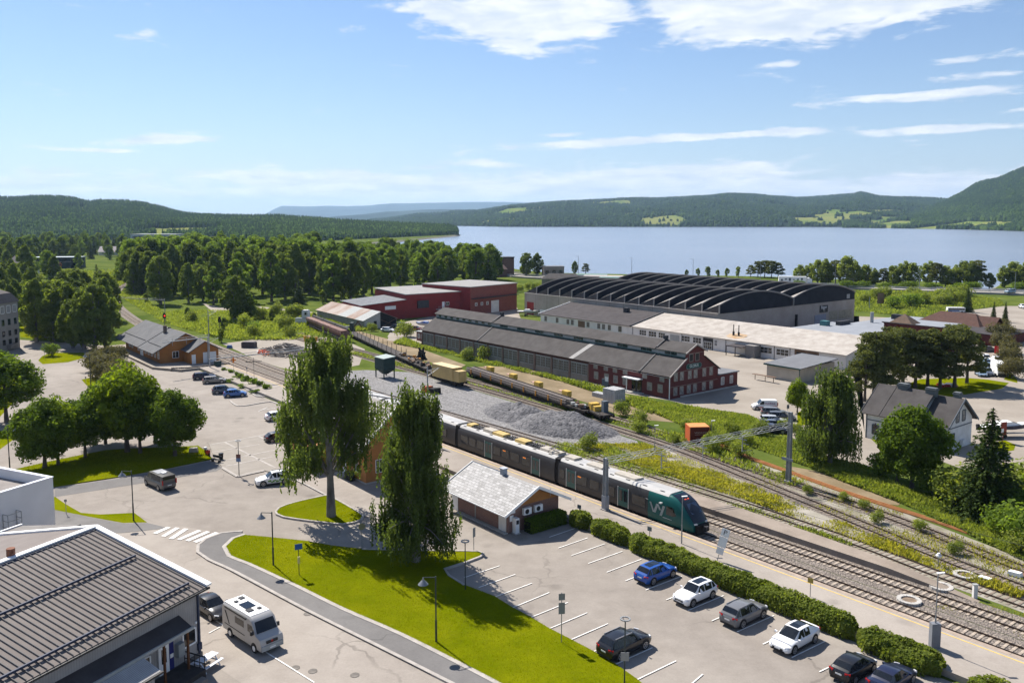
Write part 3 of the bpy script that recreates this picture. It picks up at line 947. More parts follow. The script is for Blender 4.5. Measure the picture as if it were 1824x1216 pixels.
# ---------------------------------------------------------------- the train
m_tgrey = mat('train_grey', (.042, .041, .043), .4, var=.06, scale=.6, coat=.08)
m_tgreen = mat('train_green', (.006, .085, .078), .35, var=.06, scale=.6, coat=.15)
m_troof = mat('train_roof', (.42, .41, .395), .45, var=.1, scale=.5)
m_glass = mat('dark_glass', (.012, .013, .015), .06, var=0, spec=.7)
m_tframe = mat('window_frame_black', (.03, .03, .032), .4, var=0)
m_black = mat('underframe_black', (.018, .017, .017), .8, var=.3, scale=2)
m_alu = mat('bare_aluminium', (.5, .5, .5), .4, var=.05, metal=.3)
m_white = mat('white_paint', (.78, .78, .77), .55, var=.04, scale=1)
m_amber = mat('amber_display', (1.0, .28, .03), .6, var=0, emit=.45)
m_teal = mat('door_teal', (.045, .12, .105), .3, var=.05)
m_yroof = mat('roof_box_yellow', (.50, .36, .13), .6, var=.15, scale=1.5)
m_cream = mat('roof_box_cream', (.42, .38, .32), .6, var=.1, scale=1.5)
m_pantod = mat('pantograph_dark', (.05, .048, .05), .6, var=.1)

TR = thing('passenger_train', 'dark grey train with a green sloping cab and white letters, standing at the platform', 'train', S(-56.6, 71.0, .25), A0)
# local axes: x forward along the track (nose at 0), y across (+ away from the platform), z above rail
PROF = [(-1.40, .42), (-1.52, .75), (-1.55, 1.25), (-1.55, 2.3), (-1.47, 3.0), (-1.30, 3.42), (-1.05, 3.62)]

def shell(x0, x1, scale=lambda x: 1.0, n=2, prof=PROF, bottom=True):
	mbx = MB()
	ring = prof + [(-y, z) for y, z in prof[::-1]]
	xs = [x0 + (x1 - x0) * i / (n - 1) for i in range(n)]
	k = len(ring)
	vs = []
	for x in xs:
		for y, z in ring:
			vs.append((x, y * scale(x), z))
	fs = []
	for i in range(n - 1):
		for j in range(k - 1):
			fs.append((i * k + j, i * k + j + 1, (i + 1) * k + j + 1, (i + 1) * k + j))
	fs.append(tuple(range(k - 1, -1, -1)))
	fs.append(tuple(range((n - 1) * k, n * k)))
	mbx.add(vs, fs)
	return mbx

def train_window(x0, x1, z0=1.42, z1=2.5, amber=False):
	f = MB().box(x0 - .05, -1.573, z0 - .05, x1 + .05, -1.545, z1 + .05).build('window', m_tframe, TR)
	MB().box(x0, -1.585, z0, x1, -1.57, z1).build('pane', m_glass, f)
	if amber:
		mb = MB()
		for k in range(7):
			mb.box(x0 + .25 + k * .085, -1.59, z1 - .22, x0 + .31 + k * .085, -1.584, z1 - .1)
		mb.build('display', m_amber, f)

def train_door(x):
	d = MB().box(x - .78, -1.565, .62, x + .78, -1.535, 2.75).build('door', m_teal, TR)
	for sx in (-.84, .84):
		MB().box(x + sx - .045, -1.60, .55, x + sx + .045, -1.53, 2.85).build('door_post', m_alu, d)
	MB().box(x - .62, -1.578, 1.25, x - .1, -1.562, 2.5).build('pane', m_glass, d)
	MB().box(x + .1, -1.578, 1.25, x + .62, -1.562, 2.5).build('pane', m_glass, d)

def train_roof(x0, x1):
	P = [(-1.30, 3.43), (-1.06, 3.66), (-.8, 3.72), (.8, 3.72), (1.06, 3.66), (1.30, 3.43)]
	MB().prismx(P, x0, x1).build('roof', m_troof, TR)

cars = [(-21.4, -3.2), (-43.4, -22.1), (-65.6, -44.1), (-87.8, -66.3)]
for i, (x0, x1) in enumerate(cars):
	xg = -6.3 if i == 0 else x1
	shell(x0, xg - (.02 if i == 0 else 0)).build('carriage_body', m_tgrey, TR, smooth=True)
	train_roof(x0 + .1, (x1 - .3) if i == 0 else x1 - .1)
	# bogies and skirts
	mb = MB()
	for bxx in ((x0 + 1.2), (x1 - 3.6)):
		mb.box(bxx - 1.5, -1.1, .1, bxx + 1.5, 1.1, .62)
		for wx in (-1.1, 1.1):
			for wy in (-.75, .75):
				mb.tube((bxx + wx, wy - .07, .42), (bxx + wx, wy + .07, .42), .42, n=12)
	mb.box(x0 + 4, -1.25, .15, x1 - 6, 1.25, .5)
	mb.build('running_gear', m_black, TR)
	if i < 3:
		MB().box(x0 - .75, -1.38, .6, x0 + .05, 1.38, 3.62).build('gangway', m_black, TR)
	mb = MB()
	for q in np.linspace(x0 + 1, x1 - 1.5, 7):
		mb.box(q - .3, -1.02, 3.69, q + .3, -.86, 3.725)
	mb.build('roof_grille', m_tframe, TR)
# roof equipment
for a, b, m_, h_ in [(-26.0, -24.3, m_cream, .3), (-24.2, -22.4, m_cream, .26), (-31.2, -29.0, m_yroof, .36), (-36.2, -33.8, m_yroof, .34), (-38.4, -36.3, m_cream, .4), (-42.4, -41.2, m_yroof, .3), (-12.4, -9.0, m_cream, .2), (-21.2, -19.4, m_cream, .26), (-17.2, -14.6, m_cream, .22)]:
	MB().prismx([(-.72, 3.7), (-.62, 3.72 + h_), (.62, 3.72 + h_), (.72, 3.7)], a, b).build('roof_unit', m_, TR)
for a in (-32.6, -28.3, -40.2, -26.9):
	mb = MB()
	mb.box(a - .8, -.7, 3.71, a + .8, .7, 3.8)
	for k in range(4):
		mb.tube((a - .6 + k * .4, -.4, 3.75), (a - .6 + k * .4, -.4, 4.05), .09, n=6)
		mb.tube((a - .5 + k * .35, .4, 3.75), (a - .5 + k * .35, .4, 4.0), .07, n=6)
	mb.build('roof_insulators', m_pantod, TR)
pg = MB()
for y in (-.6, .6):
	pg.obox((-23.6, y, 3.85), (-22.3, y * .8, 4.1), .07, .07)
	pg.obox((-22.3, y * .8, 4.1), (-23.9, y, 4.3), .06, .06)
pg.obox((-23.9, -.85, 4.34), (-23.9, .85, 4.34), .25, .06)
pg.build('pantograph', m_pantod, TR)
# windows and doors: front car, middle car, third car
for a, b, am in [(-8.7, -6.7, False), (-13.6, -11.5, True), (-15.6, -14.1, False), (-18.0, -16.2, True)]:
	train_window(a, b, amber=am)
train_door(-10.1)
train_door(-19.2 + .2)
train_window(-21.1, -20.2)
for a, b, am in [(-42.6, -40.9, False), (-40.5, -39.0, False), (-38.6, -37.1, False), (-34.8, -33.3, False), (-32.9, -31.4, True), (-31.0, -29.2, False), (-28.6, -26.9, True)]:
	train_window(a, b, amber=am)
train_door(-36.0)
train_door(-25.8)
for a in (-63, -60.6, -56, -53.4, -51, -48):
	train_window(a, a + 1.7)
train_door(-58.2)
# green cab: loft that narrows and slopes to the nose
ring = PROF + [(-y, z) for y, z in PROF[::-1]]
st_ = [(-6.3, 1.0, 0), (-4.4, 1.0, 0), (-3.2, .995, 0), (-2.4, .985, -.22), (-1.6, .965, -.70), (-.95, .93, -1.30), (-.4, .88, -1.95), (-.05, .80, -2.45)]
mb = MB()
vs, fs, k = [], [], len(ring)
for x, wd, dz in st_:
	top = 3.62 + dz
	for y, z in ring:
		zz = .3 + (min(z, top) - .42) * 1.0 if z < top else top
		zz = .34 + (z - .42) * (top - .34) / (3.62 - .42)
		vs.append((x, y * wd, zz))
for i in range(len(st_) - 1):
	for j in range(k - 1):
		fs.append((i * k + j, i * k + j + 1, (i + 1) * k + j + 1, (i + 1) * k + j))
fs += [tuple(range(k - 1, -1, -1)), tuple(range((len(st_) - 1) * k, len(st_) * k))]
mb.add(vs, fs)
mb.build('cab_shell', m_tgreen, TR, smooth=True)
# wraparound windscreen panel lying on the slope
ws = MB()
rows = [(-3.25, 3.66, .98), (-2.4, 3.45, 1.05), (-1.6, 2.97, 1.12), (-.95, 2.38, 1.16), (-.42, 1.76, 1.14), (-.1, 1.3, 1.05)]
vs = []
for x, z, hw_ in rows:
	for q in (-1, -.6, 0, .6, 1):
		vs.append((x + .12 - .16 * abs(q) ** 3, q * hw_, z - .05 - .02 * abs(q) ** 3 + .06))
fs = [(i * 5 + j, i * 5 + j + 1, (i + 1) * 5 + j + 1, (i + 1) * 5 + j) for i in range(5) for j in range(4)]
ws.add(vs, [f[::-1] for f in fs])
m_navy = mat('cab_mask', (.008, .012, .02), .18, var=0, spec=.6)
wso = ws.build('cab_mask', m_navy, TR, smooth=True)
MB().add([(-1.52, -.72, 3.02), (-1.52, .72, 3.02), (-.62, .8, 2.12), (-.62, -.8, 2.12)], [(0, 3, 2, 1)]).build('windscreen', mat('windscreen_blue', (.02, .05, .10), .05, var=0, spec=.8), wso)
mb = MB()
for k_ in range(6):
	mb.add([(-2.12, -.34 + k_ * .12, 3.36), (-2.12, -.27 + k_ * .12, 3.36), (-2.0, -.27 + k_ * .12, 3.29), (-2.0, -.34 + k_ * .12, 3.29)], [(0, 3, 2, 1)])
mb.build('headcode_display', mat('red_display', (1, .12, .03), .6, var=0, emit=.5), wso)
MB().box(-.3, -.95, .35, .32, .95, 1.12).build('coupler_housing', m_black, TR)
MB().tube((.25, 0, .85), (.75, 0, .85), .16, n=8).box(.6, -.25, .68, .85, .25, 1.02).build('coupler', m_pantod, TR)
MB().box(-.9, -1.18, .12, .15, 1.18, .42).build('snow_plough', m_black, TR)
m_lamp = mat('lamp_glass', (.75, .74, .70), .2, var=0)
for y in (-.98, .98):
	MB().obox((-.16, y * 1.06, 1.22), (.02, y * .72, 1.22), .22, .13).build('headlight', m_lamp, TR)
MB().add([(-3.6, -1.575, 1.5), (-2.55, -1.56, 1.5), (-2.05, -1.50, 1.75), (-2.7, -1.535, 2.45), (-3.6, -1.56, 2.45)], [(0, 1, 2, 3, 4)]).build('cab_side_window', m_glass, TR)
MB().box(-4.45, -1.85, 2.55, -4.15, -1.5, 2.67).build('wing_mirror', m_alu, TR)
# striped emblem "VY" on the green flank
vy = MB()

def stripe(x0, z0, x1, z1, wdt, nst):
	dx, dz = x1 - x0, z1 - z0
	for q in range(nst):
		o_ = (q - (nst - 1) / 2) * wdt
		vy.add([(x0 + o_ - .028, -1.592, z0), (x0 + o_ + .028, -1.592, z0), (x1 + o_ + .028, -1.592, z1), (x1 + o_ - .028, -1.592, z1)], [(0, 3, 2, 1), (0, 1, 2, 3)])

stripe(-6.05, 2.35, -5.55, 1.3, .085, 3)
stripe(-5.4, 1.3, -5.0, 2.35, .085, 4)
stripe(-4.95, 2.35, -4.6, 1.75, .085, 3)
stripe(-4.5, 1.15, -4.05, 2.35, .085, 4)
vyo = vy.build('emblem', m_white, TR)
vyo.location = (.15, 0, 0)
MB().box(-4.05, -1.588, 1.05, -2.8, -1.575, 1.08).build('lettering_line', m_white, TR)
MB().box(-6.6, -1.583, 2.5, -6.25, -1.57, 2.53).build('lettering_line', m_white, TR)

# ---------------------------------------------------------------- catenary
m_galv = mat('mast_steel', (.33, .34, .345), .5, var=.12, scale=1.5, metal=.3)
m_wire = mat('wire', (.12, .12, .125), .5, var=0, metal=.6)
m_conc = mat('concrete', (.42, .40, .37), .9, var=.12, scale=1.2)

def mast(label, p, h, z0=0.0, wdt=.42):
	t = thing('catenary_mast', label, 'mast', p, A0, 'masts that carry the overhead line')
	mb = MB()
	a, b = wdt / 2, wdt * .36
	for sx in (-1, 1):
		for sy in (-1, 1):
			mb.obox((sx * a, sy * a, 0), (sx * b, sy * b, h), .1, .1)
	nb = int(h / .55)
	for k in range(nb):
		z_, z2 = h * k / nb, h * (k + 1) / nb
		w1, w2 = a + (b - a) * k / nb, a + (b - a) * (k + 1) / nb
		sgn = 1 if k % 2 else -1
		for sy in (-1, 1):
			mb.obox((-sgn * w1, sy * w1, z_), (sgn * w2, sy * w2, z2), .045, .045)
			mb.obox((sy * w1, -sgn * w1, z_), (sy * w2, sgn * w2, z2), .045, .045)
	mb.build('lattice', m_galv, t)
	MB().add([(-a * .8, -a * .8, 0), (a * .8, -a * .8, 0), (a * .8, a * .8, 0), (-a * .8, a * .8, 0), (-b * .8, -b * .8, h), (b * .8, -b * .8, h), (b * .8, b * .8, h), (-b * .8, b * .8, h)], [(0, 1, 5, 4), (1, 2, 6, 5), (2, 3, 7, 6), (3, 0, 4, 7), (4, 5, 6, 7)]).build('web', m_galv, t)
	bx('footing', m_conc, t, -.4, -.4, -.2, .4, .4, .35)
	return t

pl, pr = G(1078, 915), S(-61.5, 94.5)
ml = mast('tall grey lattice mast standing between the clipped hedges beside the train', (pl.x, pl.y, .3), 6.3, wdt=.44)
MB().box(-.31, -.31, -.3, .31, .31, 1.9).build('sheathing', mat('mast_sheet', (.30, .33, .37), .5, var=.1, metal=.2), ml)
mr = mast('tall grey lattice mast in the weeds beside the rusty rails', (pr.x, pr.y, 0), 9.3, wdt=.46)
bx('sign_board', mat('grey_sign', (.25, .27, .30), .6, var=.1), mr, -.8, -.42, 3.0, .8, -.36, 3.35)
gp = thing('catenary_portal', 'long lattice beam that spans the tracks between the two tall masts', 'catenary beam')
mb = MB()
A_, B_ = Vector((pl.x, pl.y, 6.0)), Vector((pr.x, pr.y, 7.4))
d_ = (B_ - A_)
u_ = Vector((d_.y, -d_.x, 0)).normalized() * .3
for o_ in (u_, -u_):
	for h_ in (0, .55):
		mb.obox(A_ + o_ + Vector((0, 0, h_)), B_ + o_ + Vector((0, 0, h_)), .055, .055)
nb = 24
for k in range(nb):
	p0, p1 = A_ + d_ * (k / nb), A_ + d_ * ((k + 1) / nb)
	h0, h1 = (0, .55) if k % 2 else (.55, 0)
	for o_ in (u_, -u_):
		mb.obox(p0 + o_ + Vector((0, 0, h0)), p1 + o_ + Vector((0, 0, h1)), .02, .02)
mb.build('lattice_beam', m_galv, gp)
for fr, nm in ((.28, 0), (.50, 1), (.72, 2)):
	p0 = A_ + d_ * fr
	mb = MB()
	mb.obox(p0, p0 - Vector((0, 0, 2.0)), .1, .1)
	mb.obox(p0 - Vector((0, 0, .9)), p0 - Vector((0, 0, .9)) + Vector((TX, TY, 0)) * .9, .06, .06)
	mb.obox(p0 - Vector((0, 0, 1.9)), p0 - Vector((0, 0, 1.5)) + Vector((TX, TY, 0)) * 1.3, .05, .05)
	mb.obox(p0 - Vector((TX, TY, 0)) * .6 - Vector((0, 0, .4)), p0 + Vector((TX, TY, 0)) * .6 - Vector((0, 0, .4)), .09, .09)
	mb.build('dropper', m_galv, gp)
# masts further along
for lab, (u, v), h in [('slim grey catenary mast rising in front of the gravel yard behind the birches', (762, 722), 7.2), ('slim catenary mast at the corner of the orange goods shed', (371.5, 650), 6.6),
					   ('slim mast standing in the green weeds behind the goods shed', (372, 598), 7.6), ('slim mast at the inside of the railway bend, beside the dark trees', (208, 560), 6.5), ('tall dark mast on the railway bend', (201, 545), 8.6),
					   ('thin mast beyond the railway bend', (190, 510), 8.5), ('thin mast furthest along the railway bend', (227, 490), 8)]:
	p = G(u, v)
	t = thing('catenary_mast', lab, 'mast', p, A0, 'masts that carry the overhead line')
	MB().tube((0, 0, 0), (0, 0, h), .16, .11, 8).build('pole', m_galv, t)
	MB().obox((0, -.2, h * .9), (0, 2.6, h * .93), .07, .07).obox((0, 0, h * .76), (0, 2.4, h * .92), .05, .05).build('bracket', m_galv, t)
for nm, lab, a, b, sag in [('overhead_wire', 'thin contact wire above the platform track', S(-110, 71, 5.9), S(30, 71, 5.9), 0), ('overhead_wire', 'thin contact wire above the second track', S(-110, 75.5, 5.9), S(30, 75.5, 5.9), 0)]:
	t = thing(nm, lab, 'wire')
	MB().obox(a, b, .018, .018).obox(a + Vector((0, 0, 1.1)), b + Vector((0, 0, 1.1)), .018, .018).build('wire', m_wire, t)
for lab, a, b, z in [('horizontal grey cross beam behind the orange goods shed', (205, 530), (293, 535), 7.2), ('horizontal grey cross beam above the weeds behind the goods shed', (290, 610), (372, 600), 7.4), ('long grey cross beam above the sleeper heap', (372, 640), (560, 620), 6.2),
					 ('dark cross beam in front of the green hopper', (640, 700), (762, 720), 6.4)]:
	t = thing('cross_beam', lab, 'catenary beam')
	pa, pb = G(*a, z), G(*b, z)
	mb = MB().obox((pa.x, pa.y, z), (pb.x, pb.y, z), .16, .2)
	mb.obox((pa.x, pa.y, z + .5), (pb.x, pb.y, z + .5), .08, .08)
	for k in range(3):
		q = pa.lerp(pb, .2 + .3 * k)
		mb.obox((q.x, q.y, z + .5), (q.x, q.y, z - 1.0), .07, .07)
	mb.build('beam', m_galv, t)
	MB().tube((pb.x, pb.y, 0), (pb.x, pb.y, z + .6), .15, .12, 8).build('post', m_galv, t)
# ================================================================= BUILDINGS
WC = {}

def window(parent, face, c0, a, z, wd, ht, fm, mull=(1, 0), pm=None, th=.09, name='window'):
	"""framed window lying on the plane y=c0 (face 'y', looking to -y) or x=c0 (face 'x', looking to +x)"""
	pm = pm or m_glass
	key = (face, round(wd, 3), round(ht, 3), fm.name, mull, pm.name, th, name)
	if key not in WC:
		fr, pn = MB(), MB()

		def bar(mb, a0, z0, a1, z1, d0, d1):
			if face == 'y':
				mb.box(a0, -d1, z0, a1, -d0, z1)
			elif face == '-x':
				mb.box(-d1, a0, z0, -d0, a1, z1)
			else:
				mb.box(d0, a0, z0, d1, a1, z1)
		h, v = wd / 2, ht / 2
		for q in (-1, 1):
			bar(fr, q * h - th / 2, -v, q * h + th / 2, v, -.02, .07)
			bar(fr, -h + th / 2, q * v - th / 2, h - th / 2, q * v + th / 2, -.02, .065)
		for k in range(mull[0]):
			x_ = -h + wd * (k + 1) / (mull[0] + 1)
			bar(fr, x_ - .03, -v + th / 2, x_ + .03, v - th / 2, .02, .05)
		for k in range(mull[1]):
			z_ = -v + ht * (k + 1) / (mull[1] + 1)
			bar(fr, -h + th / 2, z_ - .03, h - th / 2, z_ + .03, .02, .045)
		bar(pn, -h + .01, -v + .01, h - .01, v - .01, .005, .02)
		o = fr.build(name, fm, None)
		p = pn.build('pane', pm, o)
		WC[key] = (o.data, p.data)
		bpy.data.objects.remove(p)
		bpy.data.objects.remove(o)
	fd, pd = WC[key]
	o = bpy.data.objects.new(name, fd)
	COL.objects.link(o)
	o.parent = parent
	o.location = (a, c0, z) if face == 'y' else (c0, a, z)
	p = bpy.data.objects.new('pane', pd)
	COL.objects.link(p)
	p.parent = o
	return o

m_brick = None

def brick_mat(name, c1, c2, mortar, sc_=1.0, offset_=.5):
	m = bpy.data.materials.new(name)
	m.use_nodes = True
	g = NG(m.node_tree)
	bs = m.node_tree.nodes['Principled BSDF']
	obj = g.n('ShaderNodeTexCoord').outputs['Object']
	sp = g.n('ShaderNodeSeparateXYZ', {0: obj})
	u = g.m('ADD', sp.outputs[0], sp.outputs[1])
	vec = g.n('ShaderNodeCombineXYZ', {0: u, 1: sp.outputs[2], 2: 0.0}).outputs[0]
	b = g.n('ShaderNodeTexBrick', {'Vector': vec, 'Color1': c1, 'Color2': c2, 'Mortar': mortar, 'Scale': sc_, 'Mortar Size': .012, 'Brick Width': .25, 'Row Height': .085, 'Bias': -.1})
	f = g.noise(obj, .5, 4)
	k = g.m('ADD', .75, g.m('MULTIPLY', f, .5))
	c = g.n('ShaderNodeVectorMath', {0: b.outputs[0], 1: g.n('ShaderNodeCombineXYZ', {0: k, 1: k, 2: k}).outputs[0]}, operation='MULTIPLY').outputs[0]
	g.put(bs.inputs['Base Color'], c)
	bs.inputs['Roughness'].default_value = .9
	MATS[name] = m
	return m

def clad_mat(name, c, pitch=.16, axis=0, dark=.55, rough=.75, var=.12, metal=0):
	"""boarding or ribbed sheet: fine grooves every pitch metres along x (axis 0), y (1) or x+y (2)"""
	m = bpy.data.materials.new(name)
	m.use_nodes = True
	g = NG(m.node_tree)
	bs = m.node_tree.nodes['Principled BSDF']
	obj = g.n('ShaderNodeTexCoord').outputs['Object']
	sp = g.n('ShaderNodeSeparateXYZ', {0: obj})
	u = sp.outputs[axis] if axis < 2 else g.m('ADD', sp.outputs[0], sp.outputs[1])
	t = g.m('FRACT', g.m('DIVIDE', g.m('ADD', u, 500.0), pitch))
	groove = g.m('LESS_THAN', t, .14)
	f = g.sstep(g.noise(obj, .7, 5), .3, .7)
	base = g.mix(f, tuple(q * (1 - var) for q in c), tuple(q * (1 + var) for q in c))
	col = g.mix(groove, base, tuple(q * dark for q in c))
	g.put(bs.inputs['Base Color'], col)
	bs.inputs['Roughness'].default_value = rough
	bs.inputs['Metallic'].default_value = metal
	bn = g.n('ShaderNodeBump', {'Strength': .5, 'Distance': .02})
	g.put(bn.inputs['Height'], g.m('SUBTRACT', 1.0, groove))
	g.put(bs.inputs['Normal'], bn.outputs[0])
	MATS[name] = m
	return m

m_felt = mat('roof_felt', (.062, .056, .054), .9, col2=(.088, .081, .078), scale=.5, fine=.4, bump=.2, spec=.15)
m_felt_b = mat('roof_felt_bluish', (.14, .145, .155), .85, col2=(.17, .176, .19), scale=.4, fine=.25, spec=.2)
m_felt_d = mat('roof_felt_dark', (.052, .046, .047), .9, col2=(.075, .067, .068), scale=.5, fine=.3, spec=.15)
m_parapet = mat('parapet_dark', (.045, .045, .05), .7, var=.2)
m_redwood = clad_mat('red_boarding', (.115, .018, .016), .15, 2)
m_redwin = mat('faded_red_frame', (.34, .27, .23), .7, var=.1)
m_oldbrick = brick_mat('old_brown_brick', (.155, .085, .062), (.20, .115, .085), (.20, .16, .13))
m_oldconc = mat('old_concrete', (.20, .175, .15), .95, col2=(.29, .26, .23), scale=.35, fine=.25, bump=.15, spec=.1)
m_greentrim = mat('green_trim', (.015, .075, .058), .6, var=.1)
m_whitewall = mat('white_render', (.66, .645, .62), .85, var=.08, scale=.5, fine=.08)
m_paleband = mat('pale_band', (.32, .33, .32), .8, var=.1)
m_rusty = mat('brown_frame', (.16, .10, .065), .8, var=.2)
m_dirtyglass = mat('dirty_glass', (.12, .105, .09), .25, col2=(.05, .045, .04), scale=1.2, spec=.5)
m_curtain = mat('curtained_glass', (.36, .34, .31), .3, col2=(.14, .14, .14), scale=1.1, spec=.5)

def building(name, label, cat, s0, w0, z=0.0, rot=A0):
	p = S(s0, w0, z)
	return thing(name, label, cat, p, rot)

# ---- long workshop with the red gable ("GLOBUS")
L_, W_ = 86.0, 14.2
b = building('workshop_building', 'long brick workshop with raised roof ridge and dark red gable with a green sign', 'building', -190.8, 121.3)
EV = 4.6
gab = [(0, 0), (W_, 0), (W_, EV), (W_ * .69, 7.3), (W_ * .69, 8.45), (W_ * .5, 9.75), (W_ * .31, 8.45), (W_ * .31, 7.3), (0, EV)]
XR = 64.0
MB().prismx(gab, 0, XR).build('brick_wall', m_oldbrick, b)
MB().prismx(gab, XR + .004, L_).build('red_wall', m_redwood, b)
secs = [(-.35, 25.2), (25.5, 78.4), (78.7, L_ + .35)]
th = .14
for x0, x1 in secs:
	for sgn in (0, 1):
		my = (lambda y: y) if sgn == 0 else (lambda y: W_ - y)
		MB().slab([(x0, my(-.45), EV - .22), (x1, my(-.45), EV - .22), (x1, my(W_ * .31 - .02), 7.42), (x0, my(W_ * .31 - .02), 7.42)], th).build('roof', m_felt, b)
		MB().slab([(x0, my(W_ * .31 - .4), 8.42), (x1, my(W_ * .31 - .4), 8.42), (x1, my(W_ * .5), 9.95), (x0, my(W_ * .5), 9.95)], th).build('upper_roof', m_felt, b)
for x0 in (25.2, 78.4):
	mb = MB()
	P_ = [(-.5, EV - .1), (W_ * .31, 7.6), (W_ * .31, 8.8), (W_ * .5, 10.25), (W_ * .69, 8.8), (W_ * .69, 7.6), (W_ + .5, EV - .1), (W_ + .5, EV - .6), (W_ * .5, 7), (-.5, EV - .6)]
	mb.prismx(P_, x0 - .05, x0 + .35)
	mb.build('fire_wall', m_parapet, b)
	MB().box(x0 - .2, W_ * .5 - .4, 10.1, x0 + .5, W_ * .5 + .4, 10.75).build('fire_wall_cap', m_parapet, b)
MB().prismx([(-.6, EV - .5), (-.6, EV - .22), (W_ * .31 - .1, 7.58), (W_ * .31 - .1, 7.3)], L_ + .36, L_ + .5).prismx([(W_ * .31 - .5, 8.2), (W_ * .31 - .5, 8.45), (W_ * .5, 10.0), (W_ * .69 + .5, 8.45), (W_ * .69 + .5, 8.2), (W_ * .5, 9.72)], L_ + .36, L_ + .5).build('barge_board', mat('pale_barge', (.40, .36, .33), .8, var=.1), b)
bx('monitor_band', m_paleband, b, .2, W_ * .31 - .07, 7.45, L_ - .1, W_ * .31 - .004, 8.3)
bx('monitor_sill', m_greentrim, b, .2, W_ * .31 - .2, 7.42, L_ - .1, W_ * .31 - .075, 7.56)
for k in range(9):
	window(b, 'y', W_ * .31 - .075, 2.0 + k * 2.75, 7.93, 1.1, .42, m_greentrim, (1, 0))
for k in range(8):
	for q in range(2):
		window(b, 'y', W_ * .31 - .075, 29 + k * 6.6 + q * 1.5, 7.93, 1.3, .42, m_greentrim, (2, 0))
for q in range(2):
	window(b, 'y', W_ * .31 - .075, 81.5 + q * 1.6, 7.93, 1.3, .42, m_greentrim, (2, 0))
MB().slab([(58.2, -.46, EV - .2), (59.6, -.46, EV - .2), (61.5, W_ * .31 - .05, 7.45), (60.1, W_ * .31 - .05, 7.45)], .05).build('light_roof_strip', mat('pale_roof_sheet', (.3, .29, .28), .8, var=.1), b)
bx('gutter_board', mat('dark_red_brown', (.07, .028, .022), .8, var=.2), b, 0, -.12, EV - .75, XR, -.004, EV - .3)
NB = 11
pit = XR / NB
for k in range(NB):
	xa = k * pit
	bx('pier', m_oldbrick, b, xa - .28, -.2, 0, xa + .28, -.004, EV - .76)
	bx('window_apron', m_oldconc, b, xa + .3, -.1, 0, xa + pit - .3, -.004, 1.25)
	bx('lintel', m_paleband, b, xa + .3, -.1, 3.55, xa + pit - .3, -.004, 3.72)
	for q in (-1, 0, 1):
		window(b, 'y', -.005, xa + pit / 2 + q * 1.65, 2.4, 1.5, 2.2, m_paleband, (2, 3), m_dirtyglass, .1)
bx('downpipe', m_white, b, L_ - .12, -.14, 0, L_ + .02, -.02, EV - .3)
bx('eave_trim', m_white, b, XR + .1, -.10, 3.98, L_, -.006, 4.04)
for a in (66.0, 69.0, 71.6, 74.4, 79.6, 84.0):
	window(b, 'y', -.005, a, 3.5, 1.15, .75, m_redwin, (0, 0), m_curtain)
for a in (66.2, 69.2, 71.8, 74.4, 80.9, 83.6):
	window(b, 'y', -.005, a, 1.75, 1.2, 1.5, m_redwin, (0, 0), m_curtain)
dr = MB().box(76.2, -.06, .1, 78.9, -.005, 2.5).build('door', m_tframe, b)
for q in (76.8, 78.2):
	MB().box(q - .5, -.08, .3, q + .5, -.062, 2.3).build('pane', m_glass, dr)
bx('door_canopy', m_white, b, 74.9, -1.5, 2.75, 79.1, -.01, 2.95)
bx('canopy_post', m_white, b, 76.0, -1.4, 0, 76.12, -1.28, 2.75)
bx('step_platform', m_conc, b, 70, -1.6, 0, 79.5, -.01, .2)
XG = L_ + .005
for y in (1.6, 3.3, 5.6, 7.3, 9.9, 12.0):
	window(b, 'x', XG, y, 4.1, 1.05, 1.55, m_redwin, (0, 0), m_curtain)
for y in (1.5, 3.3, 5.4, 7.2, 9.9, 12.1):
	window(b, 'x', XG, y, 1.35, 1.05, 1.5, m_redwin, (0, 0), m_curtain)
for y in (5.9, 7.7):
	window(b, 'x', XG, y, 7.35, 1.1, 1.45, m_redwin, (0, 0), m_tframe)
mb = MB()
for z_ in (2.25, 4.95, 8.15):
	mb.box(XG - .003, .1 if z_ < 5 else 4.5, z_, XG + .03, W_ - .1 if z_ < 5 else W_ - 4.5, z_ + .06)
mb.build('cladding_strip', m_redwin, b)
bx('plinth', m_conc, b, L_ - 1, 3, 0, L_ + .12, W_ + 6.5, .3)
MB().box(L_ - 9, W_ + .004, 0, L_, W_ + 6.3, 3.0).build('annex_wall', m_redwood, b)
MB().box(L_ - 9.1, W_ - .1, 3.0, L_ + .25, W_ + 6.6, 3.22).build('annex_roof', m_felt_b, b)
for y in (W_ + 1.5, W_ + 4.3):
	window(b, 'x', XG, y, 1.7, .9, 1.5, m_white, (1, 0), m_curtain)
sg = MB()
pts = []
for k in range(9):
	t = math.pi / 2 + math.pi * k / 8
	pts.append((4.95 + .55 * math.cos(t), 5.75 + .48 * math.sin(t)))
for k in range(9):
	t = -math.pi / 2 + math.pi * k / 8
	pts.append((8.35 + .55 * math.cos(t), 5.75 + .48 * math.sin(t)))
sg.prismx(pts, L_ + .02, L_ + .16)
so = sg.build('sign_board', m_greentrim, b)
text('sign_lettering', 'GLOBUS', .78, m_white, so, (L_ + .165, 6.65, 5.75), (R(90), 0, R(90)), .008, width=2.6)
mb = MB()
for k in range(len(pts)):
	p_, q_ = pts[k], pts[(k + 1) % len(pts)]
	mb.obox((L_ + .165, p_[0], p_[1]), (L_ + .165, q_[0], q_[1]), .05, .05)
mb.build('sign_rim', m_paleband, so)

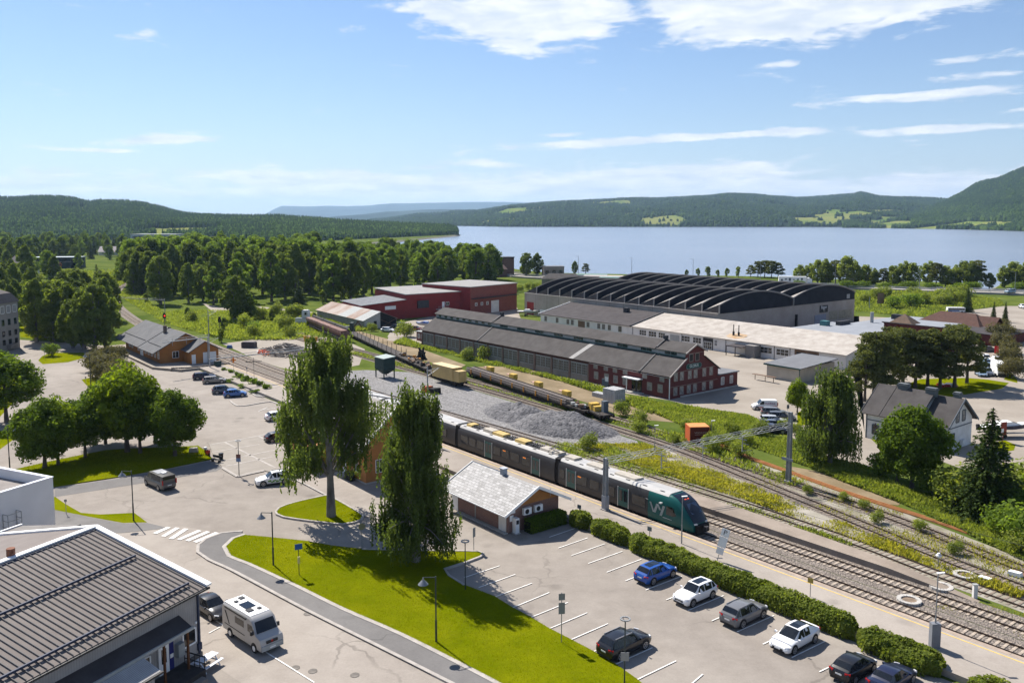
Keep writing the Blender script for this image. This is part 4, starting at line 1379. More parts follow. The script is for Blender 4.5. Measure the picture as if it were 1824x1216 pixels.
# ---- single slope building with dark and whitish roof behind it
b = building('lean_to_workshop', 'long low white workshop with a sloping roof, half dark and half whitish, before the hall', 'building', -206.5, 176.0)
L2, W2, E2, T2_ = 105.5, 13.0, 3.5, 6.1
MB().prismx([(0, 0), (W2, 0), (W2, T2_), (0, E2)], 0, L2).build('wall', m_whitewall, b)
MB().slab([(-.4, -.5, E2 - .05), (39.6, -.5, E2 - .05), (39.6, W2 + .2, T2_ + .2), (-.4, W2 + .2, T2_ + .2)], .16).build('dark_roof', m_felt_d, b)
MB().slab([(40.1, -.5, E2 - .05), (L2 + .4, -.5, E2 - .05), (L2 + .4, W2 + .2, T2_ + .2), (40.1, W2 + .2, T2_ + .2)], .16).build('whitish_roof', mat('lime_roof', (.33, .295, .26), .95, col2=(.45, .415, .375), scale=.45, fine=.5, bump=.4, spec=.1), b)
MB().prismx([(-.6, E2 - .25), (-.6, E2 + .25), (W2 + .3, T2_ + .5), (W2 + .3, T2_)], 39.62, 40.08).build('fire_wall', m_parapet, b)
MB().prismx([(-.6, E2 - .2), (-.6, E2 + .1), (W2 + .3, T2_ + .4), (W2 + .3, T2_ + .1)], -.6, -.4).build('verge', m_white, b)
for x_ in (2.5, 8.0, 13.0, 15.0, 22.0, 26.6, 28.6, 31.0, 35.3):
	window(b, 'y', -.005, x_, 2.1, 1.15, 1.5, m_greentrim if x_ > 35 else m_paleband, (1, 0), m_dirtyglass)
bx('brown_door', m_rusty, b, 17.6, -.06, .1, 20.6, -.005, 2.9)
for x_, wd in ((44.2, 2.6), (47.8, 2.9), (51.2, 2.4), (59.6, 2.8), (63.4, 2.8), (69.5, .9), (84.6, 3.4), (89.2, 3.4)):
	window(b, 'y', -.005, x_, 2.0, wd, 1.5, m_white, (2, 1), m_glass)
bx('roller_door', m_paleband, b, 54.2, -.06, 0, 57.4, -.005, 2.6)
gd = bx('glass_door', m_tframe, b, 65.4, -.08, 0, 68.6, -.005, 3.0)
window(gd, 'y', -.085, 67.0, 1.1, 2.6, 1.9, m_white, (3, 1))
MB().box(75.5, -4, 2.35, 80.2, -.01, 2.55).build('porch_roof', m_felt_d, b)
MB().box(75.6, -3.9, 0, 75.75, -3.75, 2.35).box(78.3, -3.9, 0, 78.45, -3.75, 2.35).build('porch_post', m_tframe, b)
bx('grey_block', mat('grey_render', (.2, .19, .18), .9, var=.1), b, 80.4, -2.6, 0, 83.1, -.01, 3.0)
fr = bx('brown_gate_frame', m_rusty, b, 92.5, -.1, 0, 98.8, -.005, 3.2)
bx('gate_leaf', m_tframe, fr, 93, -.13, 0, 95.6, -.105, 2.7)
bx('gate_leaf', m_tframe, fr, 95.9, -.13, 0, 98.4, -.105, 2.7)
for x_ in (40.3, 58.2, 72.6, 86.9, 91.2):
	bx('downpipe', m_tframe, b, x_, -.12, 0, x_ + .1, -.01, E2 - .1)
for x_ in (72.8, 74.4):
	MB().tube((x_, 2.8, 4.0), (x_, 2.8, 5.1), .28, n=10).tube((x_, 2.8, 5.1), (x_, 2.8, 6.9), .12, n=8).build('flue', m_tframe, b)
rs = MB()
for (x_, y_, r_) in ((74.0, 2.6, 2.2), (75.0, 2.2, 1.7), (73.2, 3.3, 1.3)):
	q = []
	for k in range(14):
		t = 2 * math.pi * k / 14
		xx, yy = x_ + r_ * 1.4 * math.cos(t) * random.uniform(.8, 1.1), y_ + r_ * math.sin(t) * random.uniform(.8, 1.1)
		q.append((xx, yy, E2 - .05 + (yy + .5) / (W2 + .7) * (T2_ - E2 + .25) + .012))
	rs.add(q, [tuple(range(14))])
	break
rs.build('rust_stain', mat('rust_stain', (.36, .22, .11), .95, col2=(.48, .38, .27), scale=.6), b)
bx('roof_vent', m_parapet, b, 27.2, 9.6, 5.3, 28.6, 11.0, 7.0)

# ---- big hall with saw tooth arched roof
b = building('arched_hall', 'huge concrete hall with two rows of dark saw tooth roof arches, before the lake', 'hall', -232.0, 190.3)
LH, WH, ZH = 84.3, 71.0, 7.6
m_hallwall = mat('hall_concrete', (.31, .27, .23), .95, col2=(.40, .355, .31), scale=.18, fine=.22, bump=.12, spec=.1)
m_hallroof = mat('hall_roof_sheet', (.26, .245, .225), .9, col2=(.32, .30, .28), scale=.25, fine=.15, spec=.1)
m_halldark = mat('hall_dark_glazing', (.010, .013, .022), .6, var=.25, scale=.4, spec=.1)
m_hallside = mat('hall_side_felt', (.07, .064, .064), .85, var=.15, scale=.6)
MB().box(0, 0, 0, LH, WH, ZH).build('wall', m_hallwall, b)
for k in range(14):
	x_ = k * LH / 14
	bx('wall_joint', mat('joint_dark', (.14, .12, .10), .9, var=.1), b, x_ - .05, -.03, 0, x_ + .05, -.004, ZH - .1)
bx('coping', mat('coping_pale', (.5, .46, .42), .8, var=.1), b, -.2, -.2, ZH, LH + .1, .1, ZH + .16)
HB = WH / 2
NA = 14
PT = LH / NA
NY = 14

def arcz(t, edge, rise):
	return ZH + edge + rise * (1 - (2 * t - 1) ** 2)

for row in range(2):
	y0 = row * HB
	EDGE, RISE = 2.5, 3.0
	for k in range(NA):
		xf = LH - k * PT            # glazed front of this tooth
		xb = xf - PT
		ys = [y0 + .15 + (HB - .5) * j / NY for j in range(NY + 1)]
		fz = [arcz(j / NY, EDGE, RISE) for j in range(NY + 1)]
		bz = [arcz(j / NY, .25, RISE - .4) for j in range(NY + 1)]
		lowz = [ZH + .05] * (NY + 1) if k == 0 else bz
		# curved roof shell from the low back edge up to the front edge
		vs, fs = [], []
		for j in range(NY + 1):
			vs += [(xb + .3, ys[j], bz[j]), (xf + .45, ys[j], fz[j] + .1), (xf + .45, ys[j], fz[j] - .22), (xb + .3, ys[j], bz[j] - .2)]
		for j in range(NY):
			a, c = 4 * j, 4 * j + 4
			fs += [(a, a + 1, c + 1, c), (a + 1, a + 2, c + 2, c + 1), (a + 2, a + 3, c + 3, c + 2)]
		fs += [(0, 3, 2, 1), (4 * NY, 4 * NY + 1, 4 * NY + 2, 4 * NY + 3)]
		t_ = MB().add(vs, fs).build('roof_tooth', m_hallroof, b)
		# dark glazing under the front edge
		vs, fs = [], []
		for j in range(NY + 1):
			vs += [(xf + .12, ys[j], lowz[j] - .1), (xf + .12, ys[j], fz[j] - .12)]
		for j in range(NY):
			fs.append((2 * j, 2 * j + 2, 2 * j + 3, 2 * j + 1))
		g_ = MB().add(vs, fs).build('glazing', m_halldark, t_)
		# flank panel between wall and tooth, and its pale edge
		for yy, sg_ in ((ys[0] - .02, -1), (ys[-1] + .02, 1)):
			MB().add([(xb + .3, yy, ZH + .1), (xf + .1, yy, ZH + .1), (xf + .1, yy, fz[0]), (xb + .3, yy, bz[0])], [(0, 1, 2, 3)]).build('flank', m_hallside, t_)
		MB().box(xf + .13, ys[0] - .1, lowz[0] - (.1 if k else .0), xf + .5, ys[0] + .12, fz[0] + .05).build('edge_post', m_hallroof, t_)
bx('valley_roof', m_hallroof, b, .2, .12, ZH - .01, LH - .2, WH - .12, ZH + .06)
dk = mat('hall_sign_black', (.012, .013, .016), .5, var=0)
so = bx('sign_board', dk, b, LH + .01, 50.5, 4.4, LH + .15, 55.0, 6.6)
text('sign_lettering', 'Bigger', 1.35, m_white, so, (LH + .16, 52.75, 6.0), (R(90), 0, R(90)), .01, width=3.2)
mb = MB()
for k in range(16):
	t, t2 = 2 * math.pi * k / 16, 2 * math.pi * (k + 1) / 16
	mb.obox((LH + .17, 52.75 + .38 * math.cos(t), 5.0 + .42 * math.sin(t)), (LH + .17, 52.75 + .38 * math.cos(t2), 5.0 + .42 * math.sin(t2)), .2, .05)
mb.box(LH + .155, 52.5, 4.95, LH + .18, 53.0, 5.05)
mb.build('emblem', mat('sign_cream', (.5, .47, .36), .6, var=0), so)
bx('gate', mat('gate_bluegrey', (.24, .26, .31), .6, var=.08), b, LH + .01, 47.8, 0, LH + .1, 54.2, 3.8)
bx('patch_panel', mat('ochre_concrete', (.30, .27, .20), .9, var=.2), b, LH + .005, 56, 1.6, LH + .04, 61, 4.4)
bx('patch_panel', mat('ochre_concrete', (.30, .27, .20), .9, var=.2), b, LH + .005, 61.6, 1.6, LH + .04, 69.5, 4.4)
bx('pipe', m_black, b, LH + .01, 37.2, 0, LH + .6, 37.8, 4.8)
bx('vent_cover', m_paleband, b, LH + .14, 65.8, 8.0, LH + .2, 67.6, 9.4)
bx('red_gate', mat('gate_red', (.25, .03, .025), .7, var=.1), b, 1.4, -.12, 0, 5.0, -.01, 4.6)
bx('white_panel', m_white, b, 8.4, -.1, .4, 16, -.01, 2.4)
bx('roof_hatch', m_paleband, b, 66, 34.3, 7.7, 68.4, 36.4, 9.2)
bx('roof_hatch', m_paleband, b, 80, 34.6, 7.7, 83, 36.4, 8.6)

# ---- red warehouses
m_redsheet = clad_mat('red_sheeting', (.215, .014, .014), .3, 2, .72)
m_redbrick = brick_mat('red_brick', (.20, .035, .026), (.25, .05, .035), (.2, .10, .08))
b = thing('red_warehouse', 'dark red sheet clad warehouse with a pale flat roof and small white door', 'warehouse', G(724, 567), R(35))
MB().box(0, 0, 0, 23.5, 24, 8.2).build('wall', m_redsheet, b)
MB().slab([(-.3, -.3, 8.25), (23.5, -.3, 8.25), (23.5, 24.3, 8.9), (-.3, 24.3, 8.9)], .3).build('roof', mat('pale_roof', (.26, .25, .24), .8, var=.1, scale=.4), b)
MB().prism([(-16.5, 0), (-.01, 0), (-.01, 6.3), (-16.5, 5.2)], 0, 16).build('low_wall', m_redsheet, b)
MB().slab([(-16.9, -.5, 5.35), (-.02, -.5, 6.5), (-.02, 16.4, 6.9), (-16.9, 16.4, 5.75)], .15).build('low_roof', m_felt_b, b)
mb = MB()
for i in range(6):
	for j in range(4):
		x_, y_ = -15 + i * 2.4, 2 + j * 3.6
		zz = 5.35 + (x_ + 16.9) / 16.9 * 1.15 + (y_ + .5) / 16.9 * .4 + .05
		mb.add([(x_, y_, zz), (x_ + 1.0, y_, zz + .05), (x_ + 1.0, y_ + .35, zz + .07), (x_, y_ + .35, zz + .02)], [(0, 1, 2, 3)])
mb.build('roof_lights', m_paleband, b)['kind'] = 'stuff'
bx('dark_awning', m_parapet, b, 4.2, -.4, 3.2, 8.6, -.01, 5.8)
bx('door', m_white, b, 14.0, -.08, 2.6, 15.0, -.01, 4.9)
window(b, 'y', -.005, 16.2, 4.2, 1.3, 1.1, m_white, (1, 0))
bx('landing', m_conc, b, 11.6, -1.6, 2.3, 15.6, -.01, 2.5)
mb = MB()
for q in np.linspace(11.6, 15.6, 9):
	mb.box(q - .03, -1.6, 2.5, q + .03, -1.55, 3.5)
mb.box(11.6, -1.62, 3.45, 15.6, -1.54, 3.52)
mb.build('railing', m_paleband, b)
bx('white_panel', m_white, b, -8, -.08, 3.4, -4, -.01, 4.6)
b = thing('brick_warehouse', 'brick red warehouse with a pale gate and narrow awning, right of the sheet clad one', 'warehouse', G(837.5, 511, 9.9) * Vector((1, 1, 0)) if False else Vector((-14.6, 297.0, 0)), R(50))
MB().box(0, 0, 0, 25.5, 24, 9.7).build('wall', m_redbrick, b)
bx('side_wall', m_redsheet, b, -.08, 0, 0, -.005, 24, 9.7)
MB().box(-.3, -.3, 9.7, 25.8, 24.3, 10.0).build('roof', mat('pale_roof', (.36, .35, .335)), b)
bx('awning', m_parapet, b, .5, -1.4, 5.6, 25.3, -.01, 5.8)
bx('gate', m_whitewall, b, 11, -.1, 0, 15.2, -.01, 4.3)
for x_ in (3.0, 6.0, 9.0):
	window(b, 'y', -.005, x_, 3.6, 1.1, 1.1, m_white, (0, 0), m_curtain)
# ---- shed with rusty roof
b = building('rusty_shed', 'low grey shed with a rust streaked tin roof beside the red warehouse', 'shed', 0, 0)
b.location = (-66.9, 290.5, 0)
b.rotation_euler = (0, 0, R(-55.5))
MB().prismx([(0, 0), (11, 0), (11, 2.7), (5.5, 5.0), (0, 2.7)], 0, 38).build('wall', mat('weathered_boards', (.29, .275, .25), .9, var=.2, scale=.5, stretch=(4, 4, .3)), b)
m_rusttin = mat('rusty_tin', (.21, .125, .085), .8, col2=(.37, .32, .285), scale=.22, fine=.25, stretch=(.8, .4, 1))
for k in range(6):
	x0 = -.4 + k * 6.47
	MB().slab([(x0, -.5, 2.6), (x0 + 6.44, -.5, 2.6), (x0 + 6.44, 5.5, 5.15), (x0, 5.5, 5.15)], .08).build('roof_sheet', m_rusttin if k not in (3, 5) else m_paleband, b)
	MB().slab([(x0, 11.5, 2.6), (x0 + 6.44, 11.5, 2.6), (x0 + 6.44, 5.5, 5.15), (x0, 5.5, 5.15)], .08).build('roof_sheet', m_rusttin, b)
MB().add([(38.02, .1, 0), (38.02, 5.4, 0), (38.02, 5.4, 4.9), (38.02, .1, 2.7)], [(0, 1, 2, 3)]).build('white_end', mat('white_boards', (.46, .44, .41), .9, var=.1), b)
MB().add([(38.02, 5.5, 0), (38.02, 10.9, 0), (38.02, 10.9, 2.75), (38.02, 5.5, 5.0)], [(0, 1, 2, 3)]).build('dark_end', m_black, b)
bx('door', m_black, b, 38.03, 3.2, 0, 38.08, 4.2, 2.3)
MB().obox((38.1, 5.6, .2), (38.1, 10.8, 2.6), .12, .12).obox((38.1, 5.6, 2.6), (38.1, 10.8, .2), .12, .12).build('cross_brace', m_rusty, b)

# ---- orange goods shed
m_orange = clad_mat('orange_boarding', (.38, .15, .032), .14, 2, .75)
m_roofgrey = mat('grey_roof', (.092, .093, .098), .85, col2=(.122, .123, .128), scale=.4, fine=.3, spec=.2)
b = building('goods_shed', 'low orange timber goods shed with a wide grey roof and white gate beside the tracks', 'building', -233.5, 57.4, .5)
MB().prismx([(0, 0), (11.2, 0), (11.2, 3.7), (5.6, 6.6), (0, 3.7)], 1.2, 31).build('wall', m_orange, b)
for x0, x1, dz in ((-.8, 19.6, 0), (19.7, 31.9, -.12)):
	MB().slab([(x0, -2.0, 2.75 + dz), (x1, -2.0, 2.75 + dz), (x1, 5.6, 6.85 + dz), (x0, 5.6, 6.85 + dz)], .18).build('roof', m_roofgrey, b)
	MB().slab([(x0, 13.0, 2.95 + dz), (x1, 13.0, 2.95 + dz), (x1, 5.6, 6.85 + dz), (x0, 5.6, 6.85 + dz)], .18).build('roof', m_roofgrey, b)
	MB().obox((x0 + 1, .2, 4.06 + dz), (x1 - 1, .2, 4.06 + dz), .08, .1).build('snow_guard', m_parapet, b)
bx('roof_step', m_parapet, b, 19.55, 5.3, 6.4, 19.72, 5.9, 6.95)
MB().box(21.0, 3.7, 5.5, 21.7, 4.4, 7.6).build('chimney', mat('chimney_brick', (.16, .12, .10), .9, var=.2), b)
for x_ in (5.0, 7.4, 13, 19, 21.6, 24.2, 26.8, 29.4):
	window(b, 'y', -.005, x_, 1.9, 1.3, 1.9, m_white, (1, 1), m_curtain)
bx('door', m_white, b, 14.6, -.08, .1, 17, -.005, 2.5)
window(b, 'x', 31.005, 3.4, 1.8, 1.4, 1.5, m_white, (1, 0))
MB().prismx([(5.2, 0), (11.6, 0), (11.6, 3.1), (8.4, 5.0), (5.2, 3.1)], 31.01, 36.2).build('annex_wall', m_orange, b)
for ya, yb in ((4.5, 8.4), (12.3, 8.4)):
	MB().slab([(31.0, ya, 2.85), (36.8, ya, 2.85), (36.8, yb, 5.2), (31.0, yb, 5.2)], .16).build('annex_roof', m_roofgrey, b)
bx('gate', m_white, b, 36.205, 8.0, .05, 36.3, 11.0, 2.5)
bx('door', m_white, b, 36.205, 5.4, .05, 36.28, 6.3, 2.2)
wl = building('stone_wall', 'low dry stone wall in front of the orange goods shed', 'wall', -192.4, 57.2)
mst = mat('fieldstone', (.16, .14, .125), .9, var=.3, scale=1.5)
for k in range(30):
	for j in range(2):
		x_ = k * .42 + (j % 2) * .2
		a_ = min(1.0, x_ / 3.0)
		MB().cbox(0, 0, 0, random.uniform(.34, .40), random.uniform(.34, .5), random.uniform(.34, .42)).build('stone', mst, wl, loc=(-1.6 + 1.6 * a_ + random.uniform(-.05, .05), x_, .2 + j * .4), rotz=R(90) + random.uniform(-.1, .1))

# ---- station building behind the birches
b = building('station_building', 'orange timber station building with a steep pale tiled roof, half hidden behind the two birches', 'building', -116.0, 51.3)
LS, WS = 21.5, 8.6
m_orange2 = clad_mat('orange_cladding', (.40, .165, .04), .12, 2, .8)
MB().prismx([(0, 0), (WS, 0), (WS, 5.6), (WS / 2, 9.5), (0, 5.6)], 0, LS).build('wall', m_orange2, b)
m_tile = clad_mat('pale_tiles', (.42, .38, .345), .34, 1, .35, .7)
MB().slab([(-.8, -1.2, 4.7), (LS + .8, -1.2, 4.7), (LS + .8, WS / 2, 9.85), (-.8, WS / 2, 9.85)], .2).build('roof', m_tile, b)
MB().slab([(-.8, WS + 1.6, 4.4), (LS + .8, WS + 1.6, 4.4), (LS + .8, WS / 2, 9.85), (-.8, WS / 2, 9.85)], .2).build('roof', m_tile, b)
MB().prismx([(-1.3, 4.45), (-1.3, 4.75), (WS / 2, 9.95), (WS + 1.7, 4.45), (WS + 1.7, 4.1), (WS / 2, 9.6)], LS + .82, LS + .95).build('barge_board', m_white, b)
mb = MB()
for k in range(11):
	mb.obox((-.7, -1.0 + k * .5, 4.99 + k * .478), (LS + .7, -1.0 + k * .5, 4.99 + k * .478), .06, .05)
mb.build('roof_battens', mat('batten_grey', (.17, .16, .15), .9, var=.1), b)  # battens in a darker grey than the tiles
MB().box(LS - 9, WS / 2 - .4, 9.4, LS - 8.2, WS / 2 + .4, 10.8).build('chimney', m_whitewall, b)
for y_, z_, h_ in ((2.0, 2.2, 1.7), (6.4, 2.2, 1.7), (4.3, 6.3, 1.6)):
	window(b, 'x', LS + .005, y_, z_, 1.1, h_, m_white, (1, 1))
dd = bx('door', m_white, b, 15.4, -.1, .3, 16.4, -.005, 2.7)
bx('pane', m_glass, dd, 15.65, -.12, 1.3, 16.15, -.105, 2.4)
bx('door_step', m_conc, b, 14.6, -1.0, 0, 17.0, -.01, .28)
bx('heat_pump', m_whitewall, b, 13.4, -.5, .4, 14.3, -.1, 1.15)
for x_ in (2.5, 6, 9.5, 19.0):
	window(b, 'y', -.005, x_, 2.2, 1.2, 1.8, m_white, (1, 1))
bx('side_wing', m_orange2, b, 7.0, -3.4, 0, 12.2, -.01, 3.6)
bx('plinth', m_conc, b, -.05, -.05, 0, LS + .05, WS + .05, .3)
for k in range(2):
	t = building('wheeled_bin', ['black wheeled bin by the door of the orange station, nearer the door', 'black wheeled bin by the door of the orange station, nearer the corner'][k], 'bin', -98.0 + k * .85, 50.6)
	MB().prismx([(-.3, .05), (.3, .05), (.36, 1.0), (-.36, 1.0)], -.32, .32).build('body', m_black, t)
	MB().slab([(-.36, -.4, 1.08), (.36, -.4, 1.08), (.36, .4, 1.14), (-.36, .4, 1.14)], .05).build('lid', m_tframe, t)
	MB().tube((-.25, .36, .12), (-.18, .36, .12), .12, n=8).tube((.18, .36, .12), (.25, .36, .12), .12, n=8).build('wheel', m_tframe, t)

# ---- brick kiosk by the platform
b = building('brick_kiosk', 'small red brick kiosk with a glittering slate roof between parking bays and platform', 'building', -80.6, 55.1)
LK, WK = 10.6, 7.3
m_kbrick = brick_mat('kiosk_brick', (.155, .062, .045), (.20, .08, .058), (.26, .21, .18))
MB().prismx([(0, 0), (WK, 0), (WK, 2.75), (WK / 2, 4.45), (0, 2.75)], 0, LK).build('wall', m_kbrick, b)
m_slate = bpy.data.materials.new('slate')
m_slate.use_nodes = True
g = NG(m_slate.node_tree)
bs = m_slate.node_tree.nodes['Principled BSDF']
obj = g.n('ShaderNodeTexCoord').outputs['Object']
bt = g.n('ShaderNodeTexBrick', {'Vector': obj, 'Color1': (.30, .30, .31), 'Color2': (.10, .10, .106), 'Mortar': (.06, .06, .065), 'Scale': 1.0, 'Mortar Size': .035, 'Brick Width': .6, 'Row Height': .34, 'Bias': .0})
nz = g.noise(obj, 6, 3, .7)
g.put(bs.inputs['Base Color'], g.mix(g.sstep(nz, .5, .8), bt.outputs[0], (.38, .375, .37)))
bs.inputs['Roughness'].default_value = .6
bs.inputs['Specular IOR Level'].default_value = .35
for ya, yb, zl in ((-1.0, WK / 2, 2.45), (WK + 1.0, WK / 2, 2.45)):
	MB().slab([(-.9, ya, zl), (LK + .9, ya, zl), (LK + .9, yb, 4.75), (-.9, yb, 4.75)], .16).build('roof', m_slate, b)
for x_ in (-.95, LK + .9):
	MB().prismx([(-1.1, 2.2), (-1.1, 2.52), (WK / 2, 4.86), (WK + 1.1, 2.52), (WK + 1.1, 2.2), (WK / 2, 4.52)], x_, x_ + .08).build('barge_board', m_white, b)
bx('gutter', m_white, b, -.9, -1.14, 2.3, LK + .9, -1.02, 2.42)
MB().prismx([(.25, 2.78), (WK - .25, 2.78), (WK / 2, 4.35)], LK + .002, LK + .05).build('gable_boarding', m_orange2, b)
bx('door', m_white, b, .1, -.07, .05, 1.25, -.005, 2.35)
bx('door', m_whitewall, b, LK - 1.55, -.07, .05, LK - .25, -.005, 2.35)
bx('steel_strip', m_paleband, b, 4.6, -.05, 0, 4.75, -.005, 2.5)
for k, y_ in enumerate((1.9, 3.5)):
	h_ = bx('heat_pump', m_white, b, LK + .1, y_, 1.75, LK + .45, y_ + 1.1, 2.5)
	MB().tube((LK + .45, y_ + .45, 2.12), (LK + .47, y_ + .45, 2.12), .28, n=14).build('fan_grille', m_tframe, h_)
bx('notice', m_white, b, LK + .01, .25, 1.3, LK + .05, .75, 1.95)
bx('notice', m_white, b, LK + .01, .2, 2.15, LK + .05, 1.0, 2.4)
MB().box(4.9, WK / 2 - .3, 4.5, 5.5, WK / 2 + .3, 5.3).box(4.8, WK / 2 - .4, 5.3, 5.6, WK / 2 + .4, 5.4).build('chimney', mat('chimney_zinc', (.40, .42, .46), .5, var=.1), b)
MB().tube((LK + .95, WK * .72, 3.4), (LK + .95, WK * .72, 4.3), .03, n=6).build('antenna', m_galv, b)
bx('ramp_kerb', m_conc, b, 1.6, -.5, 0, LK, -.01, .12)
t = building('ticket_machine', 'white parking ticket machine standing at the corner of the brick kiosk', 'ticket machine', -69.6, 55.9)
bx('cabinet', m_white, t, -.3, -.25, .1, .3, .25, 1.75)
bx('panel', m_tframe, t, .305, -.18, 1.1, .32, .18, 1.55)
bx('foot', m_conc, t, -.4, -.35, 0, .4, .35, .1)

# ---- white house at the right
b = building('white_house', 'white timber house with grey roofs and big grey chimneys, behind the maple and spruce', 'house', -67.2, 123.8)
m_wboard = clad_mat('white_boarding', (.66, .655, .65), .16, 2, .8)
LW, WW = 7.6, 9.0
MB().prismx([(0, 0), (WW, 0), (WW, 4.4), (WW / 2, 7.7), (0, 4.4)], 0, LW).build('wall', m_wboard, b)
for ya in (-.8, WW + .8):
	for x0, x1 in ((-.6, 2.3), (2.4, LW + .5)):
		MB().slab([(x0, ya, 4.0), (x1, ya, 4.0), (x1, WW / 2, 7.95), (x0, WW / 2, 7.95)], .15).build('roof', m_felt, b)
MB().prismx([(-.9, 3.75), (-.9, 4.05), (WW / 2, 8.0), (WW / 2, 7.7)], LW + .52, LW + .62).prismx([(-.9, 3.75), (-.9, 4.05), (WW / 2, 8.0), (WW / 2, 7.7)], -.72, -.62).build('barge_board', m_parapet, b)
MB().prismx([(1.2, 0), (9.0, 0), (9.0, 4.3), (5.1, 7.2), (1.2, 4.3)], LW + .01, LW + 4.2).build('wing_wall', m_wboard, b)
for ya in (.5, 9.7):
	MB().slab([(LW + .6, ya, 3.9), (LW + 4.7, ya, 3.9), (LW + 4.7, 5.1, 7.5), (LW + .6, 5.1, 7.5)], .15).build('wing_roof', m_felt, b)
m_slatetrim = mat('slate_blue_trim', (.10, .12, .14), .7, var=.1)
MB().prismx([(.3, 3.65), (.3, 3.95), (5.1, 7.62), (9.9, 3.95), (9.9, 3.65), (5.1, 7.25)], LW + 4.72, LW + 4.82).build('barge_board', m_slatetrim, b)
for y_ in (4.1, 6.1):
	window(b, 'x', LW + 4.205, y_, 4.85, 1.0, 1.6, m_slatetrim, (1, 1), m_curtain, .16)
window(b, 'x', LW + 4.205, 2.8, 1.7, 1.1, 1.7, m_slatetrim, (1, 1), m_glass, .16)
bx('belt_trim', m_slatetrim, b, LW + 4.205, 1.25, 3.3, LW + 4.26, 8.95, 3.45)
bx('belt_trim', m_slatetrim, b, -.05, -.06, 2.9, LW, -.005, 3.05)
bx('corner_board', m_slatetrim, b, -.06, -.07, 0, .12, .1, 4.2)
for x_ in (1.5, 4, 6.3):
	window(b, 'y', -.005, x_, 1.6, 1.0, 1.5, m_slatetrim, (1, 1), m_glass, .14)
for x_, s_ in ((3.4, 1.5), (LW + .1, 1.5), (LW + 3.4, .9)):
	zc_ = 7.2 if x_ < LW + 2 else 6.9
	yc_ = WW / 2 if x_ < LW + 2 else 5.6
	MB().box(x_ - s_ / 2, yc_ - .45, zc_, x_ + s_ / 2, yc_ + .45, zc_ + 1.35).box(x_ - s_ / 2 - .1, yc_ - .55, zc_ + 1.0, x_ + s_ / 2 + .1, yc_ + .55, zc_ + 1.15).build('chimney', mat('chimney_grey', (.13, .14, .145), .85, var=.15), b)
bx('heat_pump', m_whitewall, b, LW + 4.3, 5.1, .6, LW + 4.7, 6.0, 1.3)

# ---- low grey roofed building at the yard
b = building('low_outbuilding', 'low cream outbuilding with a flat grey roof and green eaves in the gravel yard', 'building', -107.5, 154.2)
b.location = (54.6, 180.0, 0)
MB().box(0, 0, 0, 7.9, 13.2, 3.0).build('wall', mat('cream_render', (.44, .40, .33), .9, var=.1, scale=.5), b)
MB().slab([(-.5, -.5, 3.15), (8.4, -.5, 3.05), (8.4, 13.7, 3.75), (-.5, 13.7, 3.85)], .18).build('roof', m_felt_b, b)
bx('eave', m_greentrim, b, -.52, -.56, 2.78, 8.44, -.505, 3.0)
bx('downpipe', m_greentrim, b, 7.9, -.12, 0, 8.0, -.01, 2.9)
mb = MB()
for x_ in (0, 2.5, 4.5):
	mb.box(x_, -4.2, 0, x_ + .1, -4.1, 1.2)
mb.obox((-.5, -4.15, 1.2), (5.0, -4.15, 1.2), .8, .06)
mb.build('rack', m_rusty, b)

# ---- red brown complex with flat bluish roofs
b = building('flat_roof_complex', 'sprawling low dark red building with bluish flat roofs and a square turret', 'building', -134, 203.5)
b.rotation_euler = (0, 0, A0)
m_redbrown = mat('red_brown_wall', (.10, .025, .022), .85, var=.15)
MB().box(0, 0, 0, 19.0, 22, 3.7).build('wall', m_redbrown, b)
m_bsheet = mat('bluish_sheet', (.22, .235, .26), .7, col2=(.27, .285, .31), scale=.3, fine=.15)
MB().box(-.4, -.4, 3.7, 19.4, 22.3, 3.95).build('roof', m_bsheet, b)
MB().box(4.0, 22.5, 0, 24.0, 55, 3.5).build('wall', m_redbrown, b)
MB().box(3.6, 22.4, 3.5, 24.5, 55.4, 3.78).build('roof', m_bsheet, b)
MB().box(24.1, 22.6, 0, 31.0, 36, 3.1).build('wall', m_redbrown, b)
MB().box(24.55, 22.2, 3.1, 31.4, 36.3, 3.32).build('roof', m_bsheet, b)
MB().box(24.1, 36.5, 0, 40.0, 55, 2.9).build('wall', m_redbrown, b)
MB().slab([(24.55, 36.4, 3.5), (40.5, 36.4, 2.9), (40.5, 55.4, 2.9), (24.55, 55.4, 3.5)], .2).build('roof', m_felt_d, b)
tw = MB().box(19.6, 19.4, 0, 24.0, 22.3, 6.0).build('turret', m_redbrown, b)
cx_, cy_ = 21.8, 20.85
MB().add([(18.6, 18.4, 5.9), (25.0, 18.4, 5.9), (25.0, 23.3, 5.9), (18.6, 23.3, 5.9), (cx_, cy_, 8.4)], [(0, 1, 4), (1, 2, 4), (2, 3, 4), (3, 0, 4), (3, 2, 1, 0)]).build('turret_roof', mat('brown_shingle', (.13, .09, .065), .9, var=.15), tw)
window(tw, 'x', 24.005, 21.2, 4.4, .6, 1.0, m_white, (0, 0))
MB().box(6, 44, 3.7, 9, 46, 5.2).build('roof_unit', m_parapet, b)
MB().box(2, 12, 3.95, 4, 14, 5.3).build('roof_unit', mat('teal_unit', (.06, .17, .18), .6, var=.1), b)
MB().box(4.5, 16, 3.95, 5.5, 22, 5.0).build('roof_unit', m_parapet, b)
MB().tube((7, 31, 3.7), (7, 31, 6.8), .5, n=10).build('flue', m_galv, b)
b = building('brown_roof_house', 'low house with a dark brown hipped roof and red gable, beyond the flat roofed complex', 'house', -122, 252)
MB().box(0, 0, 0, 17, 11, 3.2).build('wall', m_redbrown, b)
mbr = mat('dark_brown_roof', (.085, .045, .035), .9, var=.15)
